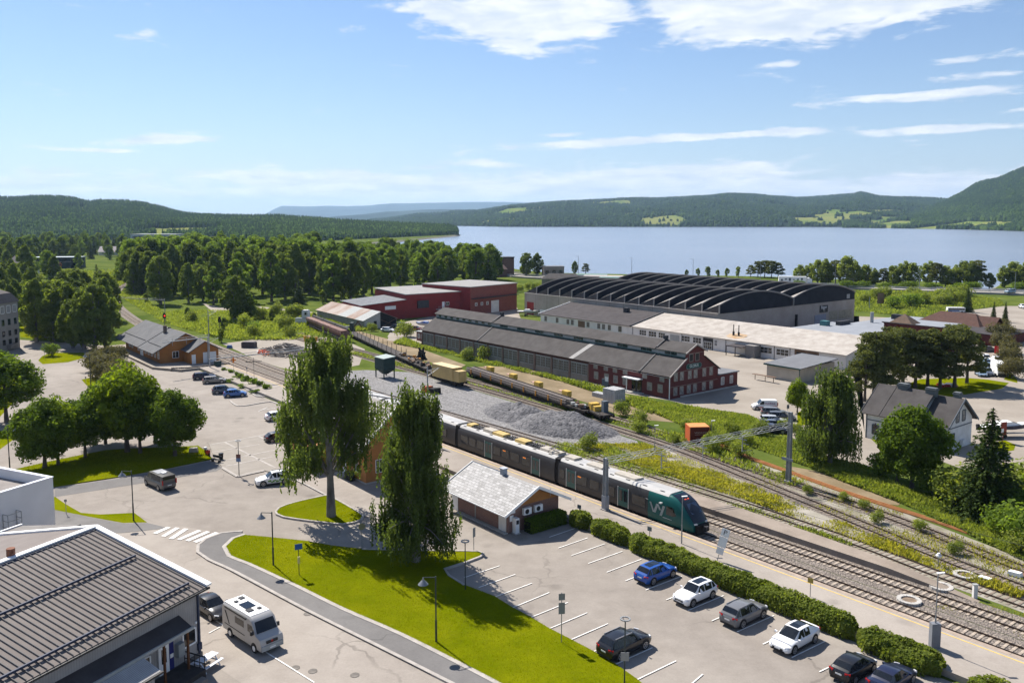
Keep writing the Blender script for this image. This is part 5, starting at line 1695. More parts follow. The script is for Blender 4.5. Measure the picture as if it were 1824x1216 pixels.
MB().add([(-1, -1, 3.1), (18, -1, 3.1), (18, 12, 3.1), (-1, 12, 3.1), (4, 5.5, 6.4), (14, 5.5, 6.4)], [(0, 1, 5, 4), (1, 2, 5), (2, 3, 4, 5), (3, 0, 4), (3, 2, 1, 0)]).build('roof', mbr, b)
MB().prismx([(2, 0), (9, 0), (9, 3.0), (5.5, 5.4), (2, 3.0)], 17.01, 20).build('gable_wall', m_redbrown, b)
for ya in (1.2, 9.8):
	MB().slab([(13, ya, 2.9), (20.6, ya, 2.9), (20.6, 5.5, 5.9), (13, 5.5, 5.9)], .15).build('gable_roof', mbr, b)
for y_ in (4, 6.5):
	window(b, 'x', 20.005, y_, 1.7, 1.1, 1.4, m_white, (0, 0))
b = building('red_wing', 'dark red wing with a pale sloping verge and small white sign beside parked cars', 'building', -112, 213)
MB().prismx([(0, 0), (10, 0), (10, 3.3), (0, 7.0)], 0, 15).build('wall', m_redbrown, b)
MB().slab([(-.4, -.4, 7.2), (15.4, -.4, 7.2), (15.4, 10.4, 3.5), (-.4, 10.4, 3.5)], .2).build('roof', m_felt_d, b)
MB().prismx([(-.5, 6.9), (-.5, 7.3), (10.5, 3.6), (10.5, 3.2)], 15.42, 15.52).build('verge', mat('pale_barge', (.4, .36, .33)), b)
bx('sign_board', m_white, b, 15.01, 1.5, 3.2, 15.1, 4.5, 4.2)

# ---- building at the bottom left
b = thing('ribbed_roof_building', 'big grey building with a ribbed metal roof, white verge and porch, at the bottom left', 'building', G(367, 1041, 6.0) * Vector((1, 1, 0)), R(65))
# local: -x runs back along the eave, +y towards the ridge (road side gable at x = 0)
m_ribroof = mat('ribbed_metal', (.155, .132, .12), .75, col2=(.19, .165, .15), scale=.5, fine=.12, spec=.15)
m_ribdark = mat('rib_dark', (.06, .062, .068), .6, var=.1)  # thin ribs, darker than the roof sheet
LB, WB, EB, RB = 44.0, 24.2, 5.8, 8.4
m_greysheet = clad_mat('grey_cladding', (.30, .29, .285), .2, 2, .75, .65)
MB().prismx([(.4, 0), (WB, 0), (WB, EB), (WB / 2, RB), (.4, EB)], -LB, -.35).build('wall', m_greysheet, b)
bx('plinth', mat('plinth_dark', (.12, .115, .11), .9, var=.1), b, -LB, .3, 0, -.3, WB, .75)
MB().slab([(-LB, -.15, EB + .12), (0, -.15, EB + .12), (0, WB / 2, RB + .22), (-LB, WB / 2, RB + .22)], .14).build('roof', m_ribroof, b)
MB().slab([(-LB, WB + .4, EB + .12), (0, WB + .4, EB + .12), (0, WB / 2, RB + .22), (-LB, WB / 2, RB + .22)], .14).build('roof', m_ribroof, b)
sl = (RB - EB + .1) / (WB / 2 + .15)
nr = 92
ribm = MB().obox((0, -.12, EB + .15), (0, WB / 2 - .1, EB + .15 + sl * (WB / 2 + .02)), .05, .05)
proto = None
for k in range(nr):
	x_ = -.4 - k * .465
	if proto is None:
		o = proto = ribm.build('roof_rib', m_ribdark, b)
	else:
		o = proto.copy()
		COL.objects.link(o)
	o.location = (x_, 0, .04)
for yy in (.85, 6.4):
	MB().obox((-LB + .5, yy, EB + .36 + sl * yy), (-.9, yy, EB + .36 + sl * yy), .12, .16).build('snow_guard', mat('snow_guard_blue', (.035, .045, .08), .6, var=.1), b)
MB().obox((-LB, WB / 2, RB + .32), (.05, WB / 2, RB + .32), .5, .12).build('ridge_cap', m_white, b)
MB().obox((-LB, WB / 2 - .32, RB + .16), (.0, WB / 2 - .32, RB + .16), .2, .14).build('ridge_flashing', mat('snow_guard_blue', (.035, .045, .08)), b)
MB().obox((.12, -.2, EB + .2), (.12, WB / 2, RB + .3), .5, .16).obox((.12, WB + .4, EB + .2), (.12, WB / 2, RB + .3), .5, .16).build('verge', m_white, b)
bx('gutter', m_tframe, b, -LB, -.3, EB - .08, .1, -.16, EB + .06)
bx('downpipe', mat('snow_guard_blue', (.035, .045, .08)), b, -.65, .26, .7, -.52, .39, EB)
MB().tube((-6.9, 12.5, 8.2), (-6.9, 12.5, 9.3), .3, n=12).build('flue', mat('rusty_flue', (.20, .085, .05), .8, var=.25), b)
bx('wall_lamp', m_white, b, -.9, .3, 3.2, -.75, .4, 3.35)
window(b, 'y', .395, -1.5, 2.35, 1.25, 1.15, m_white, (0, 0), m_glass, .12)
bx('mail_box', mat('snow_guard_blue', (.035, .045, .08)), b, -.75, .22, 1.0, -.4, .39, 1.55)
dd = bx('door', m_white, b, -4.5, .28, .8, -3.55, .395, 2.95)
bx('pane', m_glass, dd, -4.25, .26, 1.6, -3.8, .275, 2.7)
bx('blue_panel', mat('panel_blue', (.02, .025, .14), .6, var=.1), b, -3.5, .3, .8, -3.1, .395, 3.0)
bx('white_notice', m_white, b, -3.45, .27, 1.7, -3.15, .295, 2.0)
bx('grey_cabinet', m_paleband, b, -2.9, -.0, 1.5, -2.3, .39, 2.5)
window(b, 'y', .395, -6.0, 2.2, 1.6, 1.1, m_white, (1, 0), m_glass, .12)
MB().slab([(-24, .39, 4.55), (-2.4, .39, 4.55), (-2.4, -.85, 3.95), (-24, -.85, 3.95)], .12).build('porch_roof', m_felt_d, b)
bx('porch_fascia', m_paleband, b, -24, -1.0, 3.72, -2.3, -.86, 3.93)
mb = MB()
for x_ in (-2.7, -4.9):
	mb.box(x_ - .07, -.8, .1, x_ + .07, -.66, 3.85)
mb.build('porch_post', mat('brown_post', (.12, .05, .02), .8, var=.2), b)
bx('porch_deck', mat('deck_dark', (.045, .04, .038), .9, var=.2), b, -12, -1.9, .05, -2.2, .29, .75)
bx('step', m_oldconc, b, -4.6, -2.5, .02, -2.6, -1.91, .4)
m_corr = clad_mat('corrugated_sheet', (.36, .345, .33), .13, 0, .35, .6)
MB().slab([(-20, -1.02, 3.72), (-6.9, -1.02, 3.72), (-6.9, -2.6, 3.15), (-20, -2.6, 3.15)], .06).build('lower_porch_roof', m_corr, b)
bx('lower_gutter', m_tframe, b, -20, -2.76, 3.0, -6.8, -2.62, 3.13)
bx('lower_wall', m_greysheet, b, -20, -2.4, 0, -7.3, .29, 3.0)
mb = MB()
for k in range(5):
	mb.box(-2.25, -1.85 + k * .5, .75, -2.2, -1.81 + k * .5, 1.7)
mb.box(-2.26, -1.88, 1.66, -2.19, .2, 1.73)
mb.box(-2.26, -1.88, 1.15, -2.19, .2, 1.2)
mb.build('porch_railing', m_tframe, b)
# rear wing with thin ribbed roof and white wall
b = thing('low_ribbed_wing', 'lower wing with a fine ribbed grey roof behind the ridge of the bottom left building', 'building', G(160, 941, 6.5) * Vector((1, 1, 0)), R(65))
MB().box(-30, 1.2, 0, -1.5, 8, 5.6).build('wall', m_greysheet, b)
MB().slab([(-30, .5, 7.0), (-.5, .5, 7.0), (-.5, 8.6, 5.6), (-30, 8.6, 5.6)], .15).build('roof', clad_mat('fine_ribbed_sheet', (.15, .135, .125), .42, 0, .35, .8), b)
bx('verge', m_white, b, -30, 8.5, 5.5, -.4, 8.7, 5.75)
MB().tube((-10, 7.5, 5.6), (-10, 7.5, 6.9), .12, n=8).build('vent_pipe', m_tframe, b)
# ---- white flat roofed block on the left edge
b = thing('white_block', 'white rendered flat roofed block with a parapet and wall ladder cage, at the left edge', 'building', G(94, 849.5, 7.2) * Vector((1, 1, 0)), R(65))
m_bwhite = mat('white_block_render', (.66, .66, .665), .85, var=.05, scale=.4)
mb = MB().box(-26, 0, 0, 0, .3, 7.2).box(-26, 13.7, 0, 0, 14, 7.2).box(-.3, .3, 0, 0, 13.7, 7.2).box(-26, .3, 0, -25.7, 13.7, 7.2)
mb.build('wall', m_bwhite, b)
bx('roof', mat('tar_roof', (.24, .215, .20), .9, var=.12, scale=.5), b, -25.7, .3, 5.9, -.3, 13.7, 6.2)
mb = MB()
mb.box(-26.1, -.06, 7.2, .06, .36, 7.27).box(-26.1, 13.64, 7.2, .06, 14.06, 7.27).box(-.36, .36, 7.2, .06, 13.64, 7.27)
mb.build('coping', mat('blue_white_coping', (.66, .68, .74), .6, var=.05), b)
mb = MB()
for x_ in (-5.6, -4.2):
	mb.box(x_ - .03, -.85, 1.6, x_ + .03, -.8, 5.0)
	mb.box(x_ - .03, -.1, 1.6, x_ + .03, -.05, 5.0)
for z_ in np.linspace(1.7, 5.0, 6):
	mb.box(-5.6, -.86, z_, -4.2, -.8, z_ + .04)
	mb.box(-5.62, -.85, z_, -5.57, -.05, z_ + .04)
	mb.box(-4.22, -.85, z_, -4.17, -.05, z_ + .04)
mb.build('ladder_cage', m_galv, b)
# ---- tall old block at the left edge
b = thing('tall_grey_block', 'tall pale grey apartment block with a dark mansard roof at the left edge', 'building', G(36, 619), R(86))
# corner at the origin, visible wall runs back along -x
m_ren = mat('old_render', (.30, .275, .245), .9, var=.1, scale=.3, fine=.15)
MB().box(-26, 0, 0, 0, 16, 12.4).build('wall', m_ren, b)
MB().add([(-26.4, -.4, 12.3), (.4, -.4, 12.3), (.4, 16.4, 12.3), (-26.4, 16.4, 12.3), (-25.5, 1.1, 14.6), (-.9, 1.1, 14.6), (-.9, 15, 14.6), (-25.5, 15, 14.6), (-20, 8, 18.0), (-6, 8, 18.0)],
		 [(0, 1, 5, 4), (1, 2, 6, 5), (2, 3, 7, 6), (3, 0, 4, 7), (4, 5, 9, 8), (5, 6, 9), (6, 7, 8, 9), (7, 4, 8), (3, 2, 1, 0)]).build('roof', mat('mansard', (.10, .085, .08), .85, var=.15), b)
for k in range(8):
	x_ = -1.4 - k * 2.4
	MB().slab([(x_ - .6, -.2, 12.55), (x_ + .6, -.2, 12.55), (x_ + .6, .85, 14.2), (x_ - .6, .85, 14.2)], .1).build('roof_window', m_paleband, b)
	window(b, 'y', -.005, x_, 10.6, 1.3, 1.9, m_whitewall, (1, 0), m_curtain, .2)
	window(b, 'y', -.005, x_, 7.3, .9, 1.5, m_greentrim, (0, 0))
	window(b, 'y', -.005, x_, 4.4, .9, 1.3, m_tframe, (0, 0))
	if k % 3 == 1:
		bx('balcony', m_oldconc, b, x_ - 1.5, -1.2, .6, x_ + 1.4, -.01, 1.6)
	window(b, 'y', -.005, x_, 2.2, 1.0, 1.3, m_tframe, (0, 0))

# ---- far houses on the left
def far_house(name, label, px, rot, L, W, E, Rg, wall, roof, nwin=3, hip=False, z=0):
	p = G(*px)
	t = thing(name, label, 'house', (p.x, p.y, z), R(rot))
	MB().prismx([(0, 0), (W, 0), (W, E), (W / 2, Rg), (0, E)], 0, L).build('wall', wall, t)
	for ya in (-.7, W + .7):
		MB().slab([(-.6, ya, E - .35), (L + .6, ya, E - .35), (L + .6, W / 2, Rg + .2), (-.6, W / 2, Rg + .2)], .2).build('roof', roof, t)
	for k in range(nwin):
		window(t, 'y', -.005, L * (k + .5) / nwin, E * .55, 1.3, 1.4, m_white, (1, 0))
	for k in range(2):
		window(t, 'x', L + .005, W * (k + .7) / 2.4, E * .6, 1.1, 1.5, m_slatetrim, (0, 0))
	MB().box(L * .4, W / 2 - .4, Rg - .3, L * .4 + .8, W / 2 + .4, Rg + 1.2).build('chimney', m_parapet, t)
	return t

far_house('villa', 'white villa with a dark tiled roof among the trees at the far left edge', (15, 492), -20, 13, 10, 6.0, 10.5, m_whitewall, mat('slate_violet', (.10, .085, .095), .8, var=.15), z=1)
m_dgreen = mat('dark_green_panel', (.012, .03, .032), .6, var=.15)
b = thing('dark_modern_house', 'long dark green flat roofed modern building among the trees at the far left', 'building', G(58, 478), R(8))
MB().box(0, 0, 0, 30, 12, 7.2).build('wall', m_dgreen, b)
MB().box(-.5, -.5, 7.2, 30.5, 12.5, 7.5).build('roof', mat('cool_roof', (.3, .36, .38), .6, var=.1), b)
MB().box(14, -4, 0, 26, -.01, 4.2).build('bay', m_dgreen, b)
for k in range(6):
	window(b, 'y', -.005, 2.5 + k * 4.6, 5.6, 2.0, 1.6, m_tframe, (1, 0), m_glass)
far_house('bungalow', 'low white bungalow with a pale roof among the trees, the left one of the pair', (176, 457), 5, 22, 11, 3.4, 7.6, m_whitewall, mat('pinkish_roof', (.46, .40, .385), .8, var=.08), z=1)
far_house('bungalow', 'low white bungalow with a pale roof among the trees, the right one of the pair', (211, 456), -30, 15, 11, 3.4, 7.2, m_whitewall, mat('pinkish_roof', (.46, .40, .385)), 2, z=1)
for lab, px, rot, L, W, H_, m_ in [('grey blue factory shed near the bend of the far road, the upper one', (233, 432), -6, 62, 30, 11, mat('factory_blue', (.28, .32, .38), .7, var=.08)), ('white factory shed with a dark band near the far road, the lower one', (250, 442), -5, 42, 26, 6, m_whitewall),
								   ('pale grey flat shed at the bottom of the far road', (268, 446), -4, 38, 14, 6, m_paleband)]:
	b = thing('factory_shed', lab, 'building', G(*px), R(rot))
	MB().box(0, 0, 0, L, W, H_).build('wall', m_, b)
	MB().box(-.5, -.5, H_, L + .5, W + .5, H_ + .6).build('roof', m_paleband, b)
	bx('window_band', m_glass, b, 3, -.1, H_ * .55, L - 3, -.01, H_ * .8)
b = thing('footbridge', 'low grey road bridge over the railway beyond the bend', 'bridge', G(212, 480), R(-4))
MB().box(0, 0, 4.2, 36, 5, 5.2).build('deck', m_oldconc, b)
MB().box(0, -.2, 5.2, 36, .0, 6.2).box(0, 5, 5.2, 36, 5.2, 6.2).build('parapet', m_parapet, b)
MB().box(2, 1, 0, 4, 4, 4.2).box(31, 1, 0, 33, 4, 4.2).build('pier', m_oldconc, b)
# brick tower and house near the lake
b = thing('brown_tower_house', 'brown brick house with a square tower beside tall green trees at the lakeside', 'building', G(908, 492), R(35))
mbb = mat('brown_brick_far', (.17, .10, .08), .9, var=.15)
MB().box(-3, 2, 0, 4.5, 9, 10.6).build('tower', mbb, b)
MB().box(-3.3, 1.7, 10.6, 4.8, 9.3, 11.2).build('tower_cap', m_parapet, b)
MB().prismx([(-2, 0), (10, 0), (10, 4.6), (4, 7.8), (-2, 4.6)], -16, -3.01).build('wall', mbb, b)
for ya in (-2.6, 10.6):
	MB().slab([(-16.6, ya, 4.3), (-3.02, ya, 4.3), (-3.02, 4, 8.1), (-16.6, 4, 8.1)], .2).build('roof', mat('brown_roof_far', (.11, .075, .065), .9, var=.15), b)
b = thing('lakeside_shed', 'grey flat topped shed at the shore behind the hall, left of the two lone trees', 'building', G(968, 494), R(5))
MB().box(0, 0, 0, 12, 8, 6).build('wall', m_oldconc, b)
MB().box(-.3, -.3, 6, 12.3, 8.3, 6.3).build('roof', m_felt_b, b)
for k in range(3):
	window(b, 'y', -.005, 2 + 4 * k, 3, 2, 2, m_tframe, (1, 0))
b = thing('lakeside_roof', 'low dark brown roofed building between the hall and the lakeside trees', 'building', G(965, 507), R(-8))
MB().box(0, 0, 0, 20, 10, 3).build('wall', m_oldconc, b)
MB().add([(-.6, -.6, 3), (20.6, -.6, 3), (20.6, 10.6, 3), (-.6, 10.6, 3), (3, 5, 5.5), (17, 5, 5.5)], [(0, 1, 5, 4), (1, 2, 5), (2, 3, 4, 5), (3, 0, 4)]).build('roof', m_felt, b)
for k, (px, L) in enumerate([((996, 497), 26), ((1040, 500), 22), ((1068, 503), 20)]):
	b = thing('pier_roof', ['long pale green roof by the shore behind the hall, leftmost of three', 'long pale roof by the shore behind the hall, middle of three', 'long pale roof by the shore behind the hall, rightmost of three'][k], 'building', G(*px), R(-12))
	MB().box(0, 0, 0, L, 6, 2.4).build('wall', m_whitewall, b)
	MB().box(-.4, -.4, 2.4, L + .4, 6.4, 2.7).build('roof', mat('pale_green_roof', (.22, .33, .30), .7, var=.1) if k != 1 else mat('pale_pink_roof', (.5, .43, .40), .7, var=.1), b)
# holiday houses at the headland
for k in range(14):
	u = 480 + k * 11.5 + random.uniform(-3, 3)
	v = 412 + (k % 3) * 4.5 + k * .35
	p = G(u, v)
	t = thing('cabin', 'small dark flat roofed cabin in the rows below the headland wood', 'cabin', (p.x, p.y, 0), R(random.uniform(-12, 8)), 'dark cabins below the headland wood')
	MB().box(0, 0, 0, 16, 8, 5).build('wall', mat('cabin_dark', (.045, .038, .035), .8, var=.2), t)
	MB().box(-.5, -.5, 5, 16.5, 8.5, 5.6).build('roof', m_felt_b, t)
for k, (u, v) in enumerate([(1130, 401), (1142, 398), (1312, 404), (1175, 366), (1218, 402), (1660, 404), (1690, 406)]):
	dist = 3650 if v > 390 else 5200
	z = EYE + (HZ - v) * dist / FPX
	t = thing('farmhouse', ['white farmhouse at the top corner of the bright green field', 'white barn beside the farmhouse above the bright green field', 'pale farmhouse at the far shore below the wooded hill', 'red barn high on the hillside meadow', 'white cottage at the far shore right of the green field', 'pale farmhouse at the foot of the steep mountain', 'small pale farm at the foot of the steep mountain, nearer the meadow'][k], 'house', ((u - CX) / FPX * dist, dist, z - 3), R(10 * k))
	mm = m_whitewall if k != 3 else mat('barn_red', (.35, .05, .04), .8, var=.1)
	MB().prismx([(0, 0), (9, 0), (9, 8), (4.5, 12), (0, 8)], 0, 24).build('wall', mm, t)
	MB().slab([(-.5, -.6, 7.8), (24.5, -.6, 7.8), (24.5, 4.5, 12.3), (-.5, 4.5, 12.3)], .3).slab([(-.5, 9.6, 7.8), (24.5, 9.6, 7.8), (24.5, 4.5, 12.3), (-.5, 4.5, 12.3)], .3).build('roof', m_felt_b, t)
# ================================================================= VEHICLES
m_tyre = mat('tyre', (.018, .018, .018), .85, var=.1)
m_rim = mat('alloy_rim', (.35, .35, .36), .35, var=.05, metal=.7)
m_carglass = mat('car_glass', (.010, .012, .015), .06, var=0, spec=.5)
m_trim = mat('black_trim', (.02, .02, .022), .6, var=.1)
m_tail = mat('tail_lamp', (.35, .012, .012), .2, var=0)
m_head = mat('head_lamp', (.62, .63, .65), .12, var=0, spec=.8)
m_plate = mat('number_plate', (.7, .7, .68), .5, var=0)

def paint(name, c):
	return mat('paint_' + name, c, .3, var=0, coat=.35, spec=.4)

PAINT = {'blue': paint('blue', (.012, .075, .32)), 'white': paint('white', (.76, .76, .76)), 'grey': paint('grey', (.15, .15, .155)), 'black': paint('black', (.010, .010, .012)), 'navy': paint('navy', (.012, .016, .045)),
		 'silver': paint('silver', (.40, .41, .43)), 'beige': paint('beige', (.27, .245, .215)), 'darkgrey': paint('darkgrey', (.06, .06, .068)), 'red': paint('red', (.35, .02, .02)), 'slate': paint('slate', (.085, .10, .13)),
		 'camper': paint('camper', (.34, .335, .33)), 'vangrey': paint('vangrey', (.095, .09, .085)), 'midblue': paint('midblue', (.05, .14, .38)), 'maroon': paint('maroon', (.16, .03, .03)), 'green': paint('green', (.05, .16, .16)), 'lightblue': paint('lightblue', (.25, .36, .48))}

SPEC = {  # L, W, H, belt z, hood z (cowl), nose z, cowl x, screen top x, roof rear x, rear base x, tail z, wheel r, front axle, rear axle
	'suv': dict(L=4.5, W=1.84, H=1.62, zb=1.0, zh=1.03, zn=.78, xc=.92, xt=.22, xr=-1.55, xd=-2.12, zt=1.02, r=.36, xf=1.38, xrr=-1.32),
	'bigsuv': dict(L=4.7, W=1.9, H=1.68, zb=1.06, zh=1.08, zn=.85, xc=.98, xt=.3, xr=-1.75, xd=-2.25, zt=1.08, r=.38, xf=1.42, xrr=-1.4),
	'fastback': dict(L=4.75, W=1.92, H=1.6, zb=.98, zh=.98, zn=.68, xc=1.25, xt=.35, xr=-1.0, xd=-2.1, zt=1.1, r=.36, xf=1.45, xrr=-1.42),
	'hatch': dict(L=4.3, W=1.78, H=1.5, zb=.95, zh=.95, zn=.68, xc=1.05, xt=.25, xr=-1.35, xd=-2.0, zt=1.0, r=.33, xf=1.32, xrr=-1.3),
	'sedan': dict(L=4.65, W=1.82, H=1.45, zb=.92, zh=.92, zn=.66, xc=.95, xt=.2, xr=-1.1, xd=-1.75, zt=.98, r=.33, xf=1.4, xrr=-1.38),
	'estate': dict(L=4.7, W=1.82, H=1.5, zb=.95, zh=.95, zn=.68, xc=1.0, xt=.3, xr=-1.9, xd=-2.25, zt=.98, r=.34, xf=1.42, xrr=-1.38),
	'van': dict(L=5.3, W=2.0, H=1.98, zb=1.15, zh=1.12, zn=.85, xc=1.85, xt=1.1, xr=-2.5, xd=-2.6, zt=1.12, r=.34, xf=1.75, xrr=-1.55),
	'smallvan': dict(L=4.4, W=1.82, H=1.84, zb=1.08, zh=1.05, zn=.8, xc=1.25, xt=.55, xr=-2.05, xd=-2.14, zt=1.06, r=.33, xf=1.4, xrr=-1.35),
}

def car(kind, pnt, label, loc, head, cat='car', group=None, glassroof=False, rails=False, rimm=None, rear_glass=True, full=True):
	d = SPEC[kind]
	L, W = d['L'], d['W']
	hw_ = W / 2
	t = thing('van' if 'van' in kind else 'parked_car', label, cat, loc, R(head), group)
	P = PAINT[pnt]
	# --- lower body: stations front to back
	x0, x1 = -L / 2, L / 2
	st = [(x1, .40, d['zn'] - .22, .70), (x1 - .07, .30, d['zn'] - .06, .84), (x1 - .25, .22, d['zn'] + .02, .94), (x1 - .55, .20, d['zn'] + .08, .985), ((x1 + d['xc']) / 2, .20, (d['zn'] + .1 + d['zh']) / 2, 1.0),
		  (d['xc'] + .03, .20, d['zh'], 1.0), (.1, .19, d['zb'], 1.0), (-.8, .19, d['zb'] + .01, 1.0), (d['xrr'] - .05, .20, d['zb'] + .03, 1.0), (x0 + .45, .22, d['zt'], .98), (x0 + .14, .28, d['zt'] - .02, .93), (x0 + .03, .34, d['zt'] - .16, .87), (x0, .42, d['zt'] - .36, .80)]
	mb = MB()
	ring = None
	vs = []
	for x, zb_, zt_, wf in st:
		w_ = hw_ * wf
		zm = zb_ + (zt_ - zb_) * .55
		half = [(w_ * .86, zb_), (w_ * .97, zb_ + (zt_ - zb_) * .22), (w_, zm), (w_ * .975, zt_ - .10 * (zt_ - zb_)), (w_ * .90, zt_ - .01), (w_ * .5, zt_ + .025)]
		full_ = half + [(-y, z) for y, z in half[::-1]]
		vs += [(x, y, z) for y, z in full_]
	k = 12
	fs = []
	for i in range(len(st) - 1):
		for j in range(k):
			fs.append((i * k + j, i * k + (j + 1) % k, (i + 1) * k + (j + 1) % k, (i + 1) * k + j)[::-1])
	fs += [tuple(range(k)), tuple(range((len(st)) * k - 1, (len(st) - 1) * k - 1, -1))]
	mb.add(vs, fs)
	mb.build('body', P, t, smooth=True)
	# --- greenhouse
	H = d['H']
	zb, xc, xt, xr, xd = d['zb'] - .03, d['xc'], d['xt'], d['xr'], d['xd']
	zt_ = d['zt'] - .02
	b0, b1 = hw_ * .93, hw_ * .70
	if 'van' in kind:
		b1 = hw_ * .86
	xs = [(xc, zb + .02, b0 * .9, zb + .03), (xt, zb, b0, H - .035), ((xt + xr) / 2, zb, b0, H), (xr, zb, b0 * .985, H - .05), (xd, zt_, b0 * .9, zt_ + .02)]
	vs = []
	for i, (x, zlo, wlo, zhi) in enumerate(xs):
		whi = b1 if 0 < i < 4 else wlo * .9
		if i in (1, 3):
			whi = b1 * .97
		vs += [(x, -wlo, zlo), (x, -whi, zhi - (.03 if 0 < i < 4 else 0)), (x, -whi * .6, zhi), (x, whi * .6, zhi), (x, whi, zhi - (.03 if 0 < i < 4 else 0)), (x, wlo, zlo)]
	fs = []
	for i in range(4):
		for j in range(5):
			fs.append((i * 6 + j, i * 6 + j + 1, (i + 1) * 6 + j + 1, (i + 1) * 6 + j))
	MB().add(vs, fs).build('roof_shell', P, t, smooth=True)
	V = [Vector(v) for v in vs]

	def pane(nm, a, b_, c, d_, inset, m_=m_carglass, off=.012):
		cen = (a + b_ + c + d_) / 4
		q = [cen + (p - cen) * (1 - inset) for p in (a, b_, c, d_)]
		n_ = (q[1] - q[0]).cross(q[3] - q[0])
		n_.normalize()
		out = cen - Vector((0, 0, .8))
		if n_.dot(out) < 0:
			n_ = -n_
		q = [p + n_ * off for p in q]
		return MB().add(q, [(0, 1, 2, 3), (3, 2, 1, 0)][0:1]).build(nm, m_, t)

	def curved(nm, r0, r1, t0, t1, js=(1, 2, 3, 4), off=.014):
		lo_ = [V[r0 * 6 + j].lerp(V[r1 * 6 + j], t0) for j in js]
		hi_ = [V[r0 * 6 + j].lerp(V[r1 * 6 + j], t1) for j in js]
		n_ = (lo_[-1] - lo_[0]).cross(hi_[0] - lo_[0]).normalized()
		if n_.z < 0:
			n_ = -n_
		q = [p + n_ * off for p in lo_ + hi_]
		k_ = len(js)
		return MB().add(q, [(i, i + 1, i + 1 + k_, i + k_) for i in range(k_ - 1)]).build(nm, m_carglass, t)

	curved('windscreen', 0, 1, .08, .95)
	curved('rear_window', 4, 3, .3 if 'van' not in kind else .42, .93)
	if full:
		for sgn, (lo, hi) in ((-1, (0, 1)), (1, (5, 4))):
			A = lambda i: V[i * 6 + lo]
			B = lambda i: V[i * 6 + hi]
			f_ = A(0).lerp(A(1), .35)
			fb = B(1).lerp(A(1), .06)
			mid_lo, mid_hi = A(1).lerp(A(2), .62), B(1).lerp(B(2), .62)
			pane('side_window', f_, mid_lo, mid_hi, fb, .09)
			pane('side_window', mid_lo, A(3).lerp(A(2), .2), B(3).lerp(B(2), .2), mid_hi, .09)
			if kind not in ('sedan', 'fastback'):
				pane('side_window', A(3).lerp(A(2), .16), A(4).lerp(A(3), .35), B(3).lerp(A(4), .22), B(3).lerp(B(2), .16), .14)
	if glassroof:
		curved('glass_roof', 1, 2, .1, .99, (2, 3))
		curved('glass_roof', 2, 3, .01, .7 if kind != 'fastback' else 1.0, (2, 3))
	if rails:
		mb = MB()
		for y in (-b1 * .93, b1 * .93):
			mb.obox((xt - .1, y, H - .0), (xr + .1, y, H + .0), .05, .06)
		mb.build('roof_rails', m_trim if pnt in ('white', 'silver') else m_rim, t)
	# --- wheels
	r = d['r']
	for ax in (d['xf'], d['xrr']):
		for sgn in (-1, 1):
			y = sgn * (hw_ - .10)
			MB().tube((ax, sgn * (hw_ - .02), r + .02), (ax, sgn * (hw_ + .006), r + .02), r * 1.2, n=18).build('wheel_arch', m_trim, t)
			wh = MB().tube((ax, y - sgn * .1, r), (ax, sgn * (hw_ + .018), r), r, n=18).build('tyre', m_tyre, t)
			mb = MB()
			for q in range(5):
				a = q * 2 * math.pi / 5
				mb.obox((ax, sgn * (hw_ + .026), r), (ax + r * .66 * math.cos(a), sgn * (hw_ + .024), r + r * .66 * math.sin(a)), .09, .012, up=(0, 1, 0))
			nn = 14
			for q in range(nn):
				a, a2 = q * 2 * math.pi / nn, (q + 1) * 2 * math.pi / nn
				mb.obox((ax + r * .66 * math.cos(a), sgn * (hw_ + .024), r + r * .66 * math.sin(a)), (ax + r * .66 * math.cos(a2), sgn * (hw_ + .024), r + r * .66 * math.sin(a2)), .06, .012, up=(0, 1, 0))
			mb.build('rim', rimm or m_rim, wh)
	# --- lamps, plates, mirrors, trim
	for sgn in (-1, 1):
		MB().obox((x1 - .10, sgn * hw_ * .60, d['zn'] - .06), (x1 - .34, sgn * hw_ * .93, d['zn'] - .0), .1, .14).build('headlight', m_head, t)
		if 'van' in kind:
			MB().cbox(x0 + .02, sgn * hw_ * .88, 1.15, .1, .13, .6).build('tail_light', m_tail, t)
		else:
			MB().obox((x0 + .04, sgn * hw_ * .52, d['zt'] - .13), (x0 + .2, sgn * hw_ * .94, d['zt'] - .11), .12, .14).build('tail_light', m_tail, t)
		MB().cbox(xc - .22, sgn * (hw_ + .1), d['zb'] + .08, .12, .2, .14).build('wing_mirror', P, t)
		MB().cbox(0, sgn * (hw_ - .02), .26, d['xf'] - d['xrr'] - 2.35 * r, .06, .14).build('sill', m_trim, t)
	MB().cbox(x1 - .03, 0, d['zn'] - .2, .1, W * .48, .13).cbox(x1 - .02, 0, .36, .1, W * .62, .13).build('grille', m_trim, t)
	MB().cbox(x1 + .025, 0, .5, .02, .5, .11).build('number_plate', m_plate, t)
	MB().cbox(x0 - .012, 0, .74, .02, .5, .11).build('number_plate', m_plate, t)
	MB().cbox(x0 + .05, 0, .36, .14, W * .72, .16).build('bumper', m_trim, t)
	return t

def at(u, v):
	p = G(u, v)
	return (p.x, p.y, Z1)

